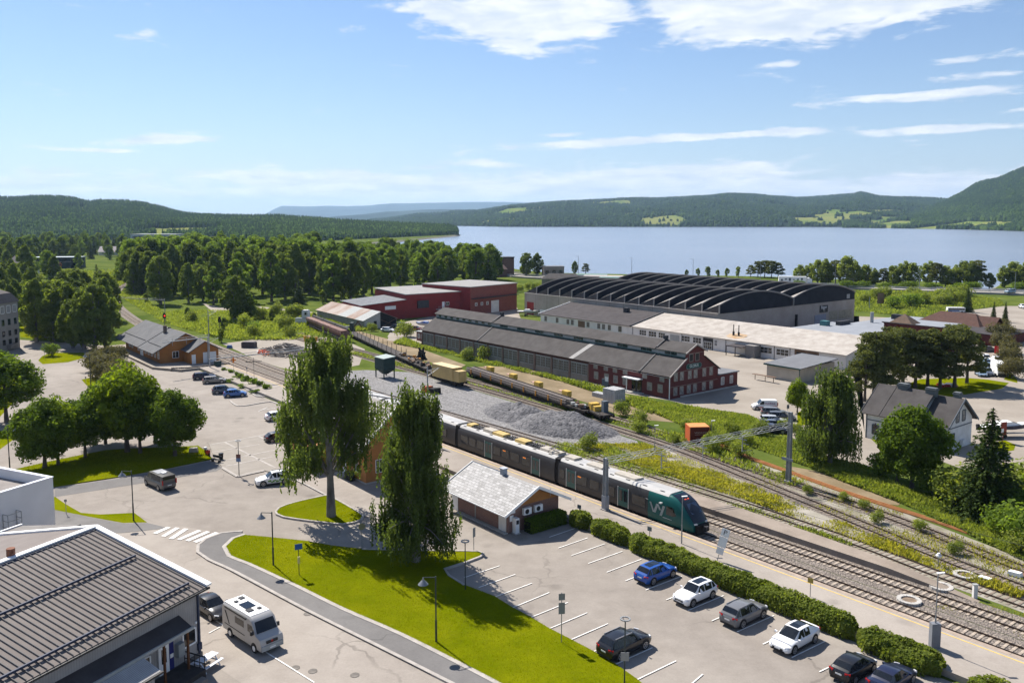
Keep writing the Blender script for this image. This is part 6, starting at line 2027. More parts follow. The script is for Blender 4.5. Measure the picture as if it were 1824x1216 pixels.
PG = 'cars parked in the bays along the hedge'
car('suv', 'blue', 'bright blue hatchback SUV with a black roof, nose to the hedge, farthest of the row', at(1168, 1030), 39, group=PG, glassroof=True)
car('suv', 'white', 'white SUV with dark glass roof panel, between the blue and the grey car', at(1238, 1067), 219, group=PG, glassroof=True)
car('bigsuv', 'grey', 'brownish grey SUV with roof rails, nose to the hedge, between the two white cars', at(1325, 1103), 39, group=PG, rails=True)
car('fastback', 'white', 'white car with an all glass black roof and raked tail, facing away from the hedge', at(1415, 1147), 219, group=PG, glassroof=True)
car('hatch', 'black', 'black hatchback with a spoiler by the hedge near the bottom right corner', at(1520, 1199), 39, group=PG)
car('sedan', 'navy', 'dark navy car cut off by the bottom edge of the photo', at(1588, 1219), 39, group=PG)
car('bigsuv', 'black', 'black SUV with roof rails, alone on the lawn side of the parking lot', at(1112, 1158), 39, rails=True)
c_ = car('suv', 'white', 'white SUV with green door decals beside the paved bays', at(487, 861), 205, rails=True)
mb = MB()
for k in range(9):
	x_ = -.9 + k * .2
	mb.cbox(x_, .925, .62 + .1 * math.sin(k * 1.9), .22, .02, .16 + .08 * (k % 2))
mb.build('decal', mat('decal_green', (.12, .26, .05), .5, var=.2), c_)
car('hatch', 'white', 'white car half hidden by the drooping twigs of the big birch', at(495, 747), 33)
c_ = car('van', 'vangrey', 'dark grey minibus with a pale roof hatch, standing in the tree shade at the left', at(285, 866), 138, 'van')
MB().cbox(-.2, 0, 2.0, 1.6, 1.3, .05).build('roof_panel', mat('roof_panel_grey', (.30, .31, .33), .4, var=.05), c_)
MB().cbox(-1.2, 0, 2.03, .5, .5, .12).build('roof_hatch', m_white, c_)
car('sedan', 'black', 'black car with a bonnet showing behind the corner of the bottom left building', at(378, 1091), -43)
FG = 'cars parked in front of the goods shed'
car('estate', 'navy', 'dark estate car, farthest in the row by the stone wall', at(364, 675), 22, group=FG)
car('estate', 'beige', 'beige grey estate car, second from the stone wall', at(382, 682), 20, group=FG)
car('suv', 'slate', 'dark slate blue car squeezed beside the bright blue hatchback', at(399, 700), 22, group=FG)
car('hatch', 'midblue', 'bright blue hatchback, nearest of the row in front of the goods shed', at(419, 706), 18, group=FG)
car('hatch', 'black', 'black car peeping out behind the drooping twigs of the big birch', at(497, 785), 33)
# camper van
t = thing('camper_van', 'silver grey camper van with white roof and solar panel, parked on the road', 'camper van', at(450, 1139), R(-43))
PC = PAINT['camper']
prof = [(-2.95, .45), (-2.95, 2.35), (-2.8, 2.62), (1.3, 2.66), (1.75, 2.45), (2.25, 1.55), (2.85, 1.25), (2.98, .9), (2.98, .4)]
secs_ = []
mb = MB()
ys = [(-1.02, .0), (-.98, .04), (-.80, .10)]
n = len(prof)
cols = []
for y, dz in [(-1.0, .12), (-.88, .0), (.88, .0), (1.0, .12)]:
	cols.append([(x, y, z - (dz if z > 1.3 else 0)) for x, z in prof])
vs = [p for c in cols for p in c]
fs = []
for i in range(3):
	for j in range(n - 1):
		fs.append((i * n + j, i * n + j + 1, (i + 1) * n + j + 1, (i + 1) * n + j))
fs += [tuple(range(n - 1, -1, -1)), tuple(range(3 * n, 4 * n))]
mb.add(vs, fs)
mb.build('body', PC, t, smooth=True)
MB().box(-2.75, -.86, 2.63, 1.25, .86, 2.70).build('roof', m_white, t)
sp = bx('solar_panel', m_carglass, t, -1.3, -.45, 2.705, -.1, .45, 2.74)
for x_, y_, s_ in ((-2.2, .35, .42), (.3, -.35, .5), (.5, .4, .3), (-1.9, -.3, .3)):
	bx('roof_hatch', m_tframe, t, x_ - s_ / 2, y_ - s_ / 2, 2.705, x_ + s_ / 2, y_ + s_ / 2, 2.78)
MB().add([(1.79, -.82, 2.36), (1.79, .82, 2.36), (2.27, .9, 1.58), (2.27, -.9, 1.58)], [(0, 3, 2, 1)]).build('windscreen', m_carglass, t, loc=(.025, 0, .015))
for sg_ in (-1, 1):
	y_ = sg_ * 1.008
	f = [(0, 1, 2, 3)] if sg_ > 0 else [(3, 2, 1, 0)]
	MB().add([(1.05, y_, 1.5), (2.05, y_, 1.5), (1.7, y_, 2.12), (1.05, y_, 2.12)], [(0, 1, 2, 3)]).build('side_window', m_carglass, t)
	MB().add([(-.9, y_, 1.55), (.5, y_, 1.55), (.5, y_, 2.1), (-.9, y_, 2.1)], [(0, 1, 2, 3)]).build('side_window', m_carglass, t)
	MB().add([(-2.6, y_ + sg_ * .001, .95), (.6, y_ + sg_ * .001, .9), (.55, y_ + sg_ * .001, .98), (-2.6, y_ + sg_ * .001, 1.03)], [(0, 1, 2, 3)]).add([(-2.55, y_, 2.1), (-2.3, y_, 2.1), (-1.75, y_, 1.1), (-1.9, y_, 1.1)], [(0, 1, 2, 3)]).build('stripe', m_trim, t)
	for ax in (1.95, -1.75):
		MB().tube((ax, sg_ * .98, .38), (ax, sg_ * 1.012, .38), .43, n=18).build('wheel_arch', m_trim, t)
		wh = MB().tube((ax, sg_ * .8, .35), (ax, sg_ * 1.025, .35), .35, n=18).build('tyre', m_tyre, t)
		MB().tube((ax, sg_ * 1.02, .35), (ax, sg_ * 1.035, .35), .22, n=12).build('rim', m_white, wh)
	MB().obox((2.72, sg_ * .62, 1.08), (2.5, sg_ * .95, 1.22), .14, .24).build('headlight', m_head, t)
	MB().cbox(1.95, sg_ * 1.16, 1.65, .18, .22, .32).build('wing_mirror', m_trim, t)
bx('grille', m_trim, t, 2.9, -.5, .88, 3.0, .5, 1.1)
bx('bumper', m_paleband, t, 2.85, -.95, .38, 3.06, .95, .78)
MB().cbox(3.07, 0, .55, .02, .5, .11).build('number_plate', m_plate, t)
MB().tube((2.995, 0, 1.02), (3.01, 0, 1.02), .09, n=12).build('badge', m_tail, t)
bx('awning', m_trim, t, -2.4, -1.08, 2.36, .9, -.99, 2.5)
# cars and van by the red gable
YG = 'cars parked side by side at the edge of the yard'
t = car('smallvan', 'white', 'white delivery van with red swooshes and purple lettering on its side, by the red gable', at(1361, 729), 176, 'van', full=False)
for sg_ in (1,):
	mb = MB().add([(1.7, .925, .55), (-.2, .925, .5), (-2.0, .925, .45), (-2.0, .925, .85), (-.4, .925, .78)], [(0, 1, 2, 3, 4)])
	mb.build('side_swoosh', mat('swoosh_red', (.5, .02, .03), .5, var=.1), t)
	text('lettering', 'nobas', .55, mat('lettering_purple', (.22, .04, .16), .5, var=0), t, (-.85, .9, 1.3), (R(80), 0, R(180)), .005, width=1.7)
MB().add([(1.05, .89, 1.1), (.2, .9, 1.1), (.2, .8, 1.62), (.55, .8, 1.62)], [(0, 1, 2, 3)]).build('side_window', m_carglass, t)
for k, (lab, col_, kind, px, h) in enumerate([('grey car, farthest of the packed row beside the delivery van', 'grey', 'estate', (1380, 740), -12), ('dark grey estate car, jutting out to the right of the packed row', 'darkgrey', 'estate', (1392, 748), -12), ('silver estate car in the middle of the packed row at the yard edge', 'silver', 'estate', (1378, 755), -10),
											  ('slate coloured car between the silver estate and the dark blue saloon', 'slate', 'hatch', (1378, 763), -9), ('dark blue saloon, nearest of the packed row at the yard edge', 'navy', 'sedan', (1376, 770), -8)]):
	car(kind, col_, lab, at(*px), h, group=YG)
# cars beside the rusty shed
SG = 'cars parked beside the rusty shed'
for lab, col_, kind, px, h in [('white estate car, leftmost of those beside the rusty shed', 'white', 'estate', (692, 591), -22), ('black car parked just behind the white estate by the rusty shed', 'black', 'hatch', (707, 586), -24), ('black pickup like car in front of the rusty shed, right of the white estate', 'darkgrey', 'bigsuv', (716, 592), -25),
							   ('deep blue car among the cars by the rusty shed', 'blue', 'hatch', (727, 588), -25), ('dark maroon car, rightmost of those by the rusty shed', 'maroon', 'hatch', (741, 589), -20), ('dark grey car behind the others by the rusty shed', 'slate', 'suv', (717, 583), -24)]:
	car(kind, col_, lab, at(*px), h, group=SG)
for lab, col_, kind, px, h in [('black car in front of the brick red warehouse gate, left one', 'black', 'hatch', (868, 553), 10), ('dark car in front of the brick red warehouse gate, right one', 'darkgrey', 'suv', (879, 551), 10), ('black estate car by the right end of the brick red warehouse', 'black', 'estate', (912, 541), 60)]:
	car(kind, col_, lab, at(*px), h)
# parking lot at the far right: two columns
LG = 'cars parked in the lot beside the bushes at the right'
rowl = [(1747, 669, 'lightblue', 'hatch', 'pale blue car half hidden by the pine, lowest of the left column'), (1759, 668, 'slate', 'suv', 'dark bluish SUV facing the camera, lowest full one of the left column'), (1759, 659, 'navy', 'estate', 'navy car, second from below in the left column'), (1758, 651, 'lightblue', 'hatch', 'pale blue car, third from below in the left column'),
		(1756, 643, 'white', 'suv', 'white car, upper one of the lower left column'), (1749, 648, 'silver', 'hatch', 'silver car squeezed beside the red wing'), (1778, 656, 'midblue', 'suv', 'mid blue SUV behind the white camper in the lot'), (1776, 647, 'white', 'suv', 'white SUV, upper one of the right column in the lot'),
		(1760, 626, 'grey', 'estate', 'grey estate car standing crosswise in the middle of the lot'), (1753, 612, 'navy', 'hatch', 'navy car in the upper lot beside the red wing'), (1753, 600, 'lightblue', 'suv', 'light blue SUV in the upper lot'), (1752, 593, 'white', 'hatch', 'white car in the upper lot, above the light blue SUV'),
		(1757, 576, 'silver', 'estate', 'silver car at the top end of the lot'), (1757, 583, 'slate', 'smallvan', 'dark blue van near the top end of the lot'), (1770, 583, 'white', 'hatch', 'white car nosing out of the bushes near the top of the lot'), (1771, 598, 'white', 'sedan', 'white car half under the bushes at mid lot')]
for k, (u, v, c_, kd, lab) in enumerate(rowl):
	car(kd, c_, lab, at(u, v), 20 if 'crosswise' in lab else -105, group=LG, full=False)
t = thing('camper_van', 'white camper van with an overcab, lowest of the right column in the lot', 'camper van', at(1780, 668), R(-105))
MB().prism([(-2.9, .4), (-2.9, 2.8), (2.3, 2.9), (2.5, 2.5), (2.2, 2.1), (2.7, 1.2), (2.8, .4)], -1.1, 1.1).build('body', m_white, t)
MB().add([(2.3, -.95, 2.05), (2.3, .95, 2.05), (2.75, .95, 1.25), (2.75, -.95, 1.25)], [(0, 3, 2, 1)]).build('windscreen', m_carglass, t, loc=(.03, 0, .02))
for ax in (1.8, -1.7):
	for sg_ in (-1, 1):
		MB().tube((ax, sg_ * .95, .35), (ax, sg_ * 1.12, .35), .35, n=12).build('tyre', m_tyre, t)
bx('bumper', m_trim, t, 2.7, -1, .35, 2.9, 1, .8)
t = thing('bus', 'white and blue bus behind the brown hipped roof', 'bus', at(1702, 556), R(-6))
t.scale = (.5, .7, .55)
MB().box(-6, -1.25, .4, 6, 1.25, 3.3).build('body', m_white, t)
for sg_ in (-1, 1):
	bx('window_band', m_carglass, t, -5.7, sg_ * 1.26 - .01, 1.6, 5.5, sg_ * 1.26 + .01, 2.6)
	for ax in (-3.8, 3.8):
		MB().tube((ax, sg_ * 1.1, .5), (ax, sg_ * 1.27, .5), .5, n=12).build('tyre', m_tyre, t)
bx('stripe', PAINT['midblue'], t, -6.02, -1.262, .6, 2, -1.251, 1.4)
car('van', 'lightblue', 'pale blue van driving on the lakeside highway at the right', (G(1801, 526).x, G(1801, 526).y + 1, .95), -160, 'van')
car('suv', 'white', 'white car on the side road at the right edge below the highway', at(1822, 549), -100)
t = thing('lorry', 'white lorry with a long printed trailer on the lakeside highway behind the arched hall', 'lorry', (G(1410, 511).x + 2, G(1410, 511).y + 4, .95), R(-13))
bx('trailer', m_white, t, -7, -1.3, 1.1, 6.2, 1.3, 4.0)
MB().prism([(6.6, .6), (6.6, 3.4), (7.6, 3.5), (8.8, 2.8), (8.9, .6)], -1.25, 1.25).build('cab', m_white, t)
bx('windscreen', m_carglass, t, 8.86, -1.1, 1.9, 8.93, 1.1, 2.7)
mb = MB()
for k in range(6):
	mb.box(-6 + k * 1.9, -1.32, 1.8 + (k % 2) * .5, -5 + k * 1.9, -1.305, 2.7 + (k % 3) * .3)
mb.build('trailer_print', m_slatetrim, t)
for ax in (-5.5, -4.2, -2.9, 7.4):
	for sg_ in (-1, 1):
		MB().tube((ax, sg_ * 1.0, .5), (ax, sg_ * 1.27, .5), .5, n=12).build('tyre', m_tyre, t)

# boats
def boat(label, loc, head, hullc, L=6.5, cover=None, trailer=True, cat='boat'):
	t = thing('motor_boat', label, cat, loc, R(head))
	z0 = .7
	st = [(-L / 2, .95, .45, 1.05), (-L * .2, 1.05, .35, 1.1), (L * .15, 1.0, .3, 1.2), (L * .36, .65, .45, 1.35), (L / 2, .05, 1.0, 1.5)]
	vs, fs = [], []
	for x, w_, zk, zg in st:
		vs += [(x, -w_, z0 + zg), (x, -w_ * .85, z0 + zk + .3), (x, 0, z0 + zk), (x, w_ * .85, z0 + zk + .3), (x, w_, z0 + zg)]
	for i in range(len(st) - 1):
		for j in range(4):
			fs.append((i * 5 + j, (i + 1) * 5 + j, (i + 1) * 5 + j + 1, i * 5 + j + 1))
	fs.append((4, 3, 2, 1, 0))
	MB().add(vs, fs).build('hull', hullc, t)
	dv = [(x, s_ * w_ * .97, z0 + zg + .02) for x, w_, zk, zg in st for s_ in (-1, 1)]
	MB().add(dv, [(2 * i, 2 * i + 2, 2 * i + 3, 2 * i + 1) for i in range(len(st) - 1)]).build('deck', cover or m_white, t)
	MB().prism([(-L * .18, z0 + 1.1), (-L * .12, z0 + 1.7), (L * .08, z0 + 1.75), (L * .27, z0 + 1.3)], -.72, .72).build('cabin', cover or m_white, t)
	MB().add([(L * .10, -.6, z0 + 1.74), (L * .10, .6, z0 + 1.74), (L * .265, .6, z0 + 1.33), (L * .265, -.6, z0 + 1.33)], [(0, 3, 2, 1)]).build('windscreen', m_carglass, t, loc=(.02, 0, .03))
	MB().cbox(-L / 2 - .2, 0, z0 + .9, .4, .4, .9).build('outboard_motor', m_trim, t)
	if trailer:
		mb = MB().obox((-L * .35, -.5, .55), (L * .62, 0, .5), .1, .1).obox((-L * .35, .5, .55), (L * .62, 0, .5), .1, .1).obox((-.6, -.9, .5), (-.6, .9, .5), .1, .1).obox((-.6, 0, .5), (-.6, 0, 1.1), .5, .1)
		mb.build('trailer_frame', m_galv, t)
		for sg_ in (-1, 1):
			MB().tube((-.6, sg_ * .9, .32), (-.6, sg_ * 1.08, .32), .32, n=12).build('trailer_wheel', m_tyre, t)
	return t

boat('white and blue motor boat on a trailer beside the red sign at the right', at(1789, 777), 5, PAINT['navy'], 8.5)
boat('boat under a bright blue and white cover on a trailer, behind the long workshop', at(758, 586), 160, mat('hull_cream', (.5, .47, .42), .5, var=.05), 6.5, mat('tarp_blue', (.03, .12, .45), .7, col2=(.4, .45, .5), scale=.9))
boat('white boat lying in the grass by the red gate of the arched hall', at(940, 563), -20, m_paleband, 7.5, None)
for k, (u, v) in enumerate([(966, 559), (992, 564), (1028, 571)]):
	boat('%s boat standing in front of the white windowed workshop wall' % ['dark covered', 'white topped', 'small white'][k], at(u, v), 70, [PAINT['navy'], m_trim, m_white][k], 5.5, m_paleband)

# ---------------------------------------------------------------- works wagons
m_wagon = mat('wagon_dark', (.05, .043, .038), .85, var=.3, scale=1.5)
m_wyel = mat('wagon_yellow', (.50, .33, .06), .65, var=.2, scale=1.2)
m_cont_y = clad_mat('container_yellow', (.52, .36, .13), .42, 2, .6, .6)
m_cyl = mat('clamp_orange', (.42, .19, .03), .7, var=.2)

def wagon(label, a, b_, name='flat_wagon', stakes=0):
	pa, pb = G(*a), G(*b_)
	d = pb - pa
	L = d.length
	t = thing(name, label, 'wagon', pa, math.atan2(d.y, d.x))
	bx('deck', m_wagon, t, 0, -1.35, .95, L, 1.35, 1.2)
	bx('frame', m_wagon, t, .4, -.8, .6, L - .4, .8, .93)
	for x_ in (2.2, L - 2.2):
		mb = MB().box(x_ - 1.3, -.9, .45, x_ + 1.3, .9, .75)
		mb.build('bogie', m_wagon, t)
		for ax in (-.9, .9):
			for y_ in (-.72, .72):
				MB().tube((x_ + ax, y_ - .06, .45), (x_ + ax, y_ + .06, .45), .45, n=12).build('wheel', m_black, t)
	for y_ in (-.85, .85):
		for x_, s_ in ((0, -1), (L, 1)):
			MB().tube((x_, y_, 1.0), (x_ + s_ * .5, y_, 1.0), .12, n=8).tube((x_ + s_ * .5, y_, 1.0), (x_ + s_ * .58, y_, 1.0), .24, n=10).build('buffer', m_black, t)
	if stakes:
		for k in range(stakes):
			for y_ in (-1.3, 1.3):
				x_ = .6 + k * (L - 1.2) / (stakes - 1)
				MB().box(x_ - .05, y_ - .05, 1.2, x_ + .05, y_ + .05, 2.5).build('stake', m_wagon, t)
	return t, L

t, L = wagon('long flat wagon with upright stakes, mostly empty, left of the scrap loaded one', (625, 598), (716, 641), stakes=13)
t, L = wagon('flat wagon heaped with scrap machinery and parts, between the staked wagon and the yellow container', (716, 641), (768, 665))
mb = MB()
ml_ = [m_wagon, m_cyl, m_oldconc, m_rusty, m_tframe]
for k in range(34):
	x_, y_ = random.uniform(.5, L - .8), random.uniform(-1.1, 1.1)
	s_ = random.uniform(.25, .8)
	o = MB().cbox(0, 0, 0, s_ * 1.3, s_, s_ * .8).build('scrap_piece', ml_[k % 5], t, loc=(x_, y_, 1.3 + random.uniform(0, .5)), rotz=random.uniform(0, 3))
	o.rotation_euler = (random.uniform(-.4, .4), random.uniform(-.4, .4), random.uniform(0, 3))
t2_ = thing('tamping_head', 'heap of dark hydraulic machinery standing high on the scrap wagon', 'machine', G(751, 640, 1.2), A0)
for k in range(26):
	a_ = random.uniform(0, 6.28)
	MB().obox((random.uniform(-1.8, 1.6), random.uniform(-1, 1), 0), (random.uniform(-.9, .9), random.uniform(-.6, .6), random.uniform(.9, 2.9)), .22, .22).build('machine_arm', [m_wagon, m_tframe, m_black][k % 3], t2_)
t, L = wagon('short flat wagon under the yellow container', (770, 668), (822, 690))
t = thing('cargo_container', 'ochre yellow ribbed container on the short flat wagon', 'container', G(778, 668, 1.25), A0)
MB().box(0, -1.2, .0, 7.6, 1.2, 2.6).build('body', m_cont_y, t)
bx('roof', mat('container_roof', (.6, .47, .26), .6, var=.1), t, -.03, -1.23, 2.6, 7.63, 1.23, 2.66)
bx('door_box', m_cont_y, t, 7.64, -1.1, .0, 9.6, .8, 2.2)
t, L = wagon('long wagon carrying new sleepers, with yellow crane carriages along its far side', (838, 668), (1052, 742))
mb = MB()
pr_ = None
for row in range(2):
	for k in range(int((L - 6) / .56)):
		if pr_ is None:
			o = pr_ = MB().box(-.12, -1.15, 0, .12, 1.15, .22).build('loaded_sleeper', mat('sleeper_load', (.27, .235, .215), .9, var=.25, scale=2), t)
		else:
			o = pr_.copy()
			COL.objects.link(o)
		o.location = (.6 + k * .56, -.15, 1.22 + row * .42)
	MB().box(.3, -.9, 1.44 + row * .42, L - 5.4, -.75, 1.6 + row * .42).box(.3, .6, 1.44 + row * .42, L - 5.4, .75, 1.6 + row * .42).build('loaded_rail', m_wagon, t)
for k in range(9):
	x_ = 3 + k * (L - 10) / 8
	bx('clamp', m_cyl, t, x_ - .15, -1.5, .9, x_ + .15, -1.36, 1.9)
for k in range(4):
	x_ = L * (.14 + .215 * k)
	h_ = MB().prism([(-.55, 1.3), (.55, 1.3), (.9, 1.9), (.9, 2.7), (-.9, 2.7), (-.9, 1.9)], 1.0, 2.0).build('crane_carriage', m_wyel, t, loc=(x_, 0, 0))
	bx('carriage_plate', mat('pale_red_plate', (.55, .34, .27), .7, var=.1), t, x_ - 2.2, 1.1, 2.3, x_ - .95, 1.9, 2.45)
for k in range(14):
	MB().cbox(0, 0, 0, random.uniform(.4, .9), random.uniform(.3, .8), random.uniform(.3, .8)).build('coupling_gear', [m_wagon, m_rusty, m_paleband][k % 3], t, loc=(L - 4.8 + k * .32, random.uniform(-1, 1), 1.4 + random.uniform(0, .4)), rotz=random.uniform(0, 3))
t, L = wagon('flat wagon with yellow gear boxes at the right end of the works train', (1055, 738), (1082, 751))
bx('gear_box', m_wyel, t, .4, -1.0, 1.2, 1.6, .6, 2.3)
bx('gear_box', m_wyel, t, 1.8, -.9, 1.2, 2.8, .7, 2.0)
bx('control_cabinet', m_slatetrim, t, 3.2, .1, 1.2, 4.1, 1.0, 3.1)
mb = MB()
for y_ in (-1.3, 1.3):
	mb.box(.2, y_ - .03, 1.2, .26, y_ + .03, 2.1).box(L - .3, y_ - .03, 1.2, L - .24, y_ + .03, 2.1).obox((.2, y_, 2.1), (L - .25, y_, 2.1), .05, .05)
mb.build('railing', m_wagon, t)
# brown hopper wagon at the head of the staked wagon
t, L = wagon('brown open hopper wagon with dark rounded bins, at the far end of the works train', (553, 583), (617, 610), 'hopper_wagon')
for k in range(3):
	x_ = L * (k + .5) / 3
	MB().prismx([(-.7, 1.2), (.7, 1.2), (1.45, 2.6), (1.45, 3.3), (-1.45, 3.3), (-1.45, 2.6)], x_ - L / 6 + .2, x_ + L / 6 - .2).build('bin', mat('hopper_brown', (.19, .11, .09), .8, var=.25, scale=1), t)
	MB().tube((x_ - L / 6 + .2, 1.0, 3.4), (x_ + L / 6 - .2, 1.0, 3.4), .55, n=10).build('rolled_cover', m_black, t)
# ================================================================= VEGETATION
lf_maple = leaf('leaf_maple', (.040, .075, .012), (.115, .165, .020), .38)
lf_light = leaf('leaf_light', (.075, .12, .010), (.165, .21, .018), .42)
lf_birch = leaf('leaf_birch', (.045, .070, .020), (.11, .145, .044), .36)
lf_forest = leaf('leaf_forest', (.052, .092, .017), (.135, .185, .032), .44, .5)
lf_wood = leaf('leaf_birchwood', (.065, .098, .022), (.15, .185, .045), .40, .45)
lf_spruce = leaf('needle_spruce', (.026, .050, .015), (.075, .105, .026), .18)
lf_pine = leaf('needle_pine', (.050, .064, .020), (.115, .125, .045), .3)
lf_hedge = leaf('leaf_hedge', (.075, .108, .016), (.19, .22, .04), .38, .15)
lf_weed = leaf('weed', (.095, .135, .022), (.22, .245, .06), .38, .1)
lf_weedy = leaf('weed_yellow', (.14, .15, .022), (.30, .275, .05), .38, .1)
lf_grass = leaf('grass_blade', (.11, .135, .001), (.165, .175, .003), .3, .03)
lf_brown = leaf('leaf_olive', (.065, .06, .03), (.13, .12, .06), .25)
lf_purple = leaf('leaf_purple', (.06, .02, .02), (.13, .055, .04), .2)
lf_lake = leaf('leaf_lakeside_sunlit', (.095, .13, .035), (.19, .22, .07), .5, .4)  # lighter birch leaf: haze and sun shining through are put into the colour
m_bark = mat('bark', (.10, .082, .068), .95, var=.3, scale=2, bump=.4)
m_bbark = mat('birch_bark', (.085, .075, .065), .9, col2=(.24, .22, .20), scale=1.2, fine=.5, stretch=(1, 1, .4))

def unit(a):
	return a / np.maximum(np.linalg.norm(a, axis=1, keepdims=True), 1e-6)

def quads(C, size, nrm=None, asp=1.35, long=None):
	"""leaf cards: centres C, sizes, normals and (optional) long axis"""
	n = len(C)
	nrm = unit(rng.normal(size=(n, 3)) if nrm is None else nrm)
	r_ = rng.normal(size=(n, 3)) if long is None else long
	a = unit(r_ - nrm * (r_ * nrm).sum(1, keepdims=True))
	b = np.cross(nrm, a)
	s = (size * np.ones(n))[:, None]
	a, b = a * s * asp * .5, b * s * .5
	V = np.stack([C - a, C - b * .9 + a * .1, C + a, C + b * .9 + a * .1], 1).reshape(-1, 3)
	F = np.arange(4 * n).reshape(-1, 4)
	return V, F

def sphere_pts(n):
	return unit(rng.normal(size=(n, 3)))

def crown_clusters(cent, rad, per, leafsize, flat=.8, core=.35):
	"""leaf cards round cluster centres, most near each cluster's skin, facing outwards"""
	Cs, Ns = [], []
	for c, r in zip(cent, rad):
		d = sphere_pts(per)
		q = rng.uniform(core, 1, per) ** .5
		p = d * (r * q)[:, None]
		p[:, 2] *= flat
		Cs.append(c + p)
		Ns.append(d * .9 + rng.normal(size=(per, 3)) * .55 + np.array([0, 0, .3]))
	C, N = np.concatenate(Cs), np.concatenate(Ns)
	return quads(C, leafsize * rng.uniform(.7, 1.3, len(C)), N)

def trunk_mb(h, r, limbs=(), n=8, bend=.15):
	mb = MB()
	pts = [Vector((0, 0, 0))]
	for k in range(1, 6):
		pts.append(Vector((random.uniform(-bend, bend) * k * .3, random.uniform(-bend, bend) * k * .3, h * k / 5)))
	for k in range(5):
		mb.tube(pts[k], pts[k + 1], r * (1 - .15 * k) * (1.25 if k == 0 else 1), r * (1 - .15 * (k + 1)), n, caps=False)
	for z, tip, rr in limbs:
		i = min(4, int(z / h * 5))
		base = pts[i].lerp(pts[i + 1], z / h * 5 - i)
		tip = Vector(tip)
		mid = base.lerp(tip, .5) + Vector((0, 0, (tip - base).length * .1))
		mb.tube(base, mid, rr, rr * .65, 6, caps=False).tube(mid, tip, rr * .65, rr * .2, 6, caps=False)
	return mb

def tree(name, label, cat, trunk, crown, tm, lm, group=None):
	t = thing(name, label, cat, (0, 0, 0), 0, group)
	trunk.build('trunk', tm, t, smooth=True)
	npmesh('crown', crown[0], crown[1], lm, t)
	return t

def broadleaf(h, rw, leafsize, ncl, per, zlo=.25, shape=1.0, flat=.8, crad=.27):
	"""crown of leaf clusters filling an uneven egg; returns trunk, crown"""
	cent, rad = [], []
	zc, hz = h * (1 + zlo) / 2, h * (1 - zlo) / 2
	while len(cent) < ncl:
		d = sphere_pts(1)[0]
		q = rng.uniform(.35, 1.0) ** .5
		z = d[2] * hz * q * .9
		taper = 1 - .35 * shape * max(0, z / hz)
		lump = .82 + .3 * vnoise(np.array([math.atan2(d[1], d[0]) * 1.6 + 9]), np.array([z / h * 5 + rw]), int(h * 7))[0]
		p = np.array([d[0] * rw * q * taper * lump * .86, d[1] * rw * q * taper * lump * .86, zc + z])
		cent.append(p)
		rad.append(crad * rw * rng.uniform(.65, 1.25))
	cr = crown_clusters(cent, rad, per, leafsize, flat)
	limbs = [(h * rng.uniform(.22, .6), tuple(c), .05 * rw * .35) for c in cent[:12]]
	return trunk_mb(h * .8, .022 * h + .04, limbs), cr

def weeping(h, rw, nstr, zfoot, leafsize=.2, zmin=.38, pw=.7, nl=40):
	"""birch with long hanging twigs"""
	cent, nn, lng = [], [], []
	limbs = []
	ns = nl
	tips = []
	for k in range(ns):
		z = h * rng.uniform(zmin, .97)
		f = (z / h)
		rr = rw * (math.sin(min(1, (1.02 - f) / .62) * math.pi / 2) ** pw) * rng.uniform(.5, 1.0)
		a = k * 2.4 + rng.uniform(-.4, .4)
		tip = (rr * math.cos(a), rr * math.sin(a), z + rng.uniform(.2, 1.0))
		tips.append(tip)
		limbs.append((max(h * .22, z - rr * 1.3 - 1), tip, .06 + .012 * rr))
	tips = np.array(tips)
	for s_ in range(nstr):
		i = rng.integers(len(tips))
		t = tips[i]
		q = rng.uniform(.25, 1.08)
		base = np.array([t[0] * q, t[1] * q, t[2] * (.86 + .14 * q)]) + rng.normal(size=3) * np.array([.38, .38, .4])
		L = rng.uniform(1.2, 4.2) * (1.0 if q > .6 else .7)
		L = min(L, max(.8, base[2] - zfoot - rng.uniform(0, 2.5)))
		n = int(L / (leafsize * .62))
		if n < 2:
			continue
		k = np.arange(n)
		sway = rng.normal(size=2) * .12
		P = base[None] + np.stack([sway[0] * (k / n) + rng.normal(size=n) * .07, sway[1] * (k / n) + rng.normal(size=n) * .07, -k * L / n], 1)
		cent.append(P)
		nv = rng.normal(size=(n, 3))
		nv[:, 2] *= .45
		nn.append(nv)
		lng.append(np.tile([0, 0, -1.0], (n, 1)) + rng.normal(size=(n, 3)) * .35)
	# upright tufts at the top
	C, N, Lg = np.concatenate(cent), np.concatenate(nn), np.concatenate(lng)
	cr = quads(C, leafsize * rng.uniform(.7, 1.25, len(C)), N, 1.6, Lg)
	return trunk_mb(h * .93, .02 * h + .03, limbs, 10, .25), cr

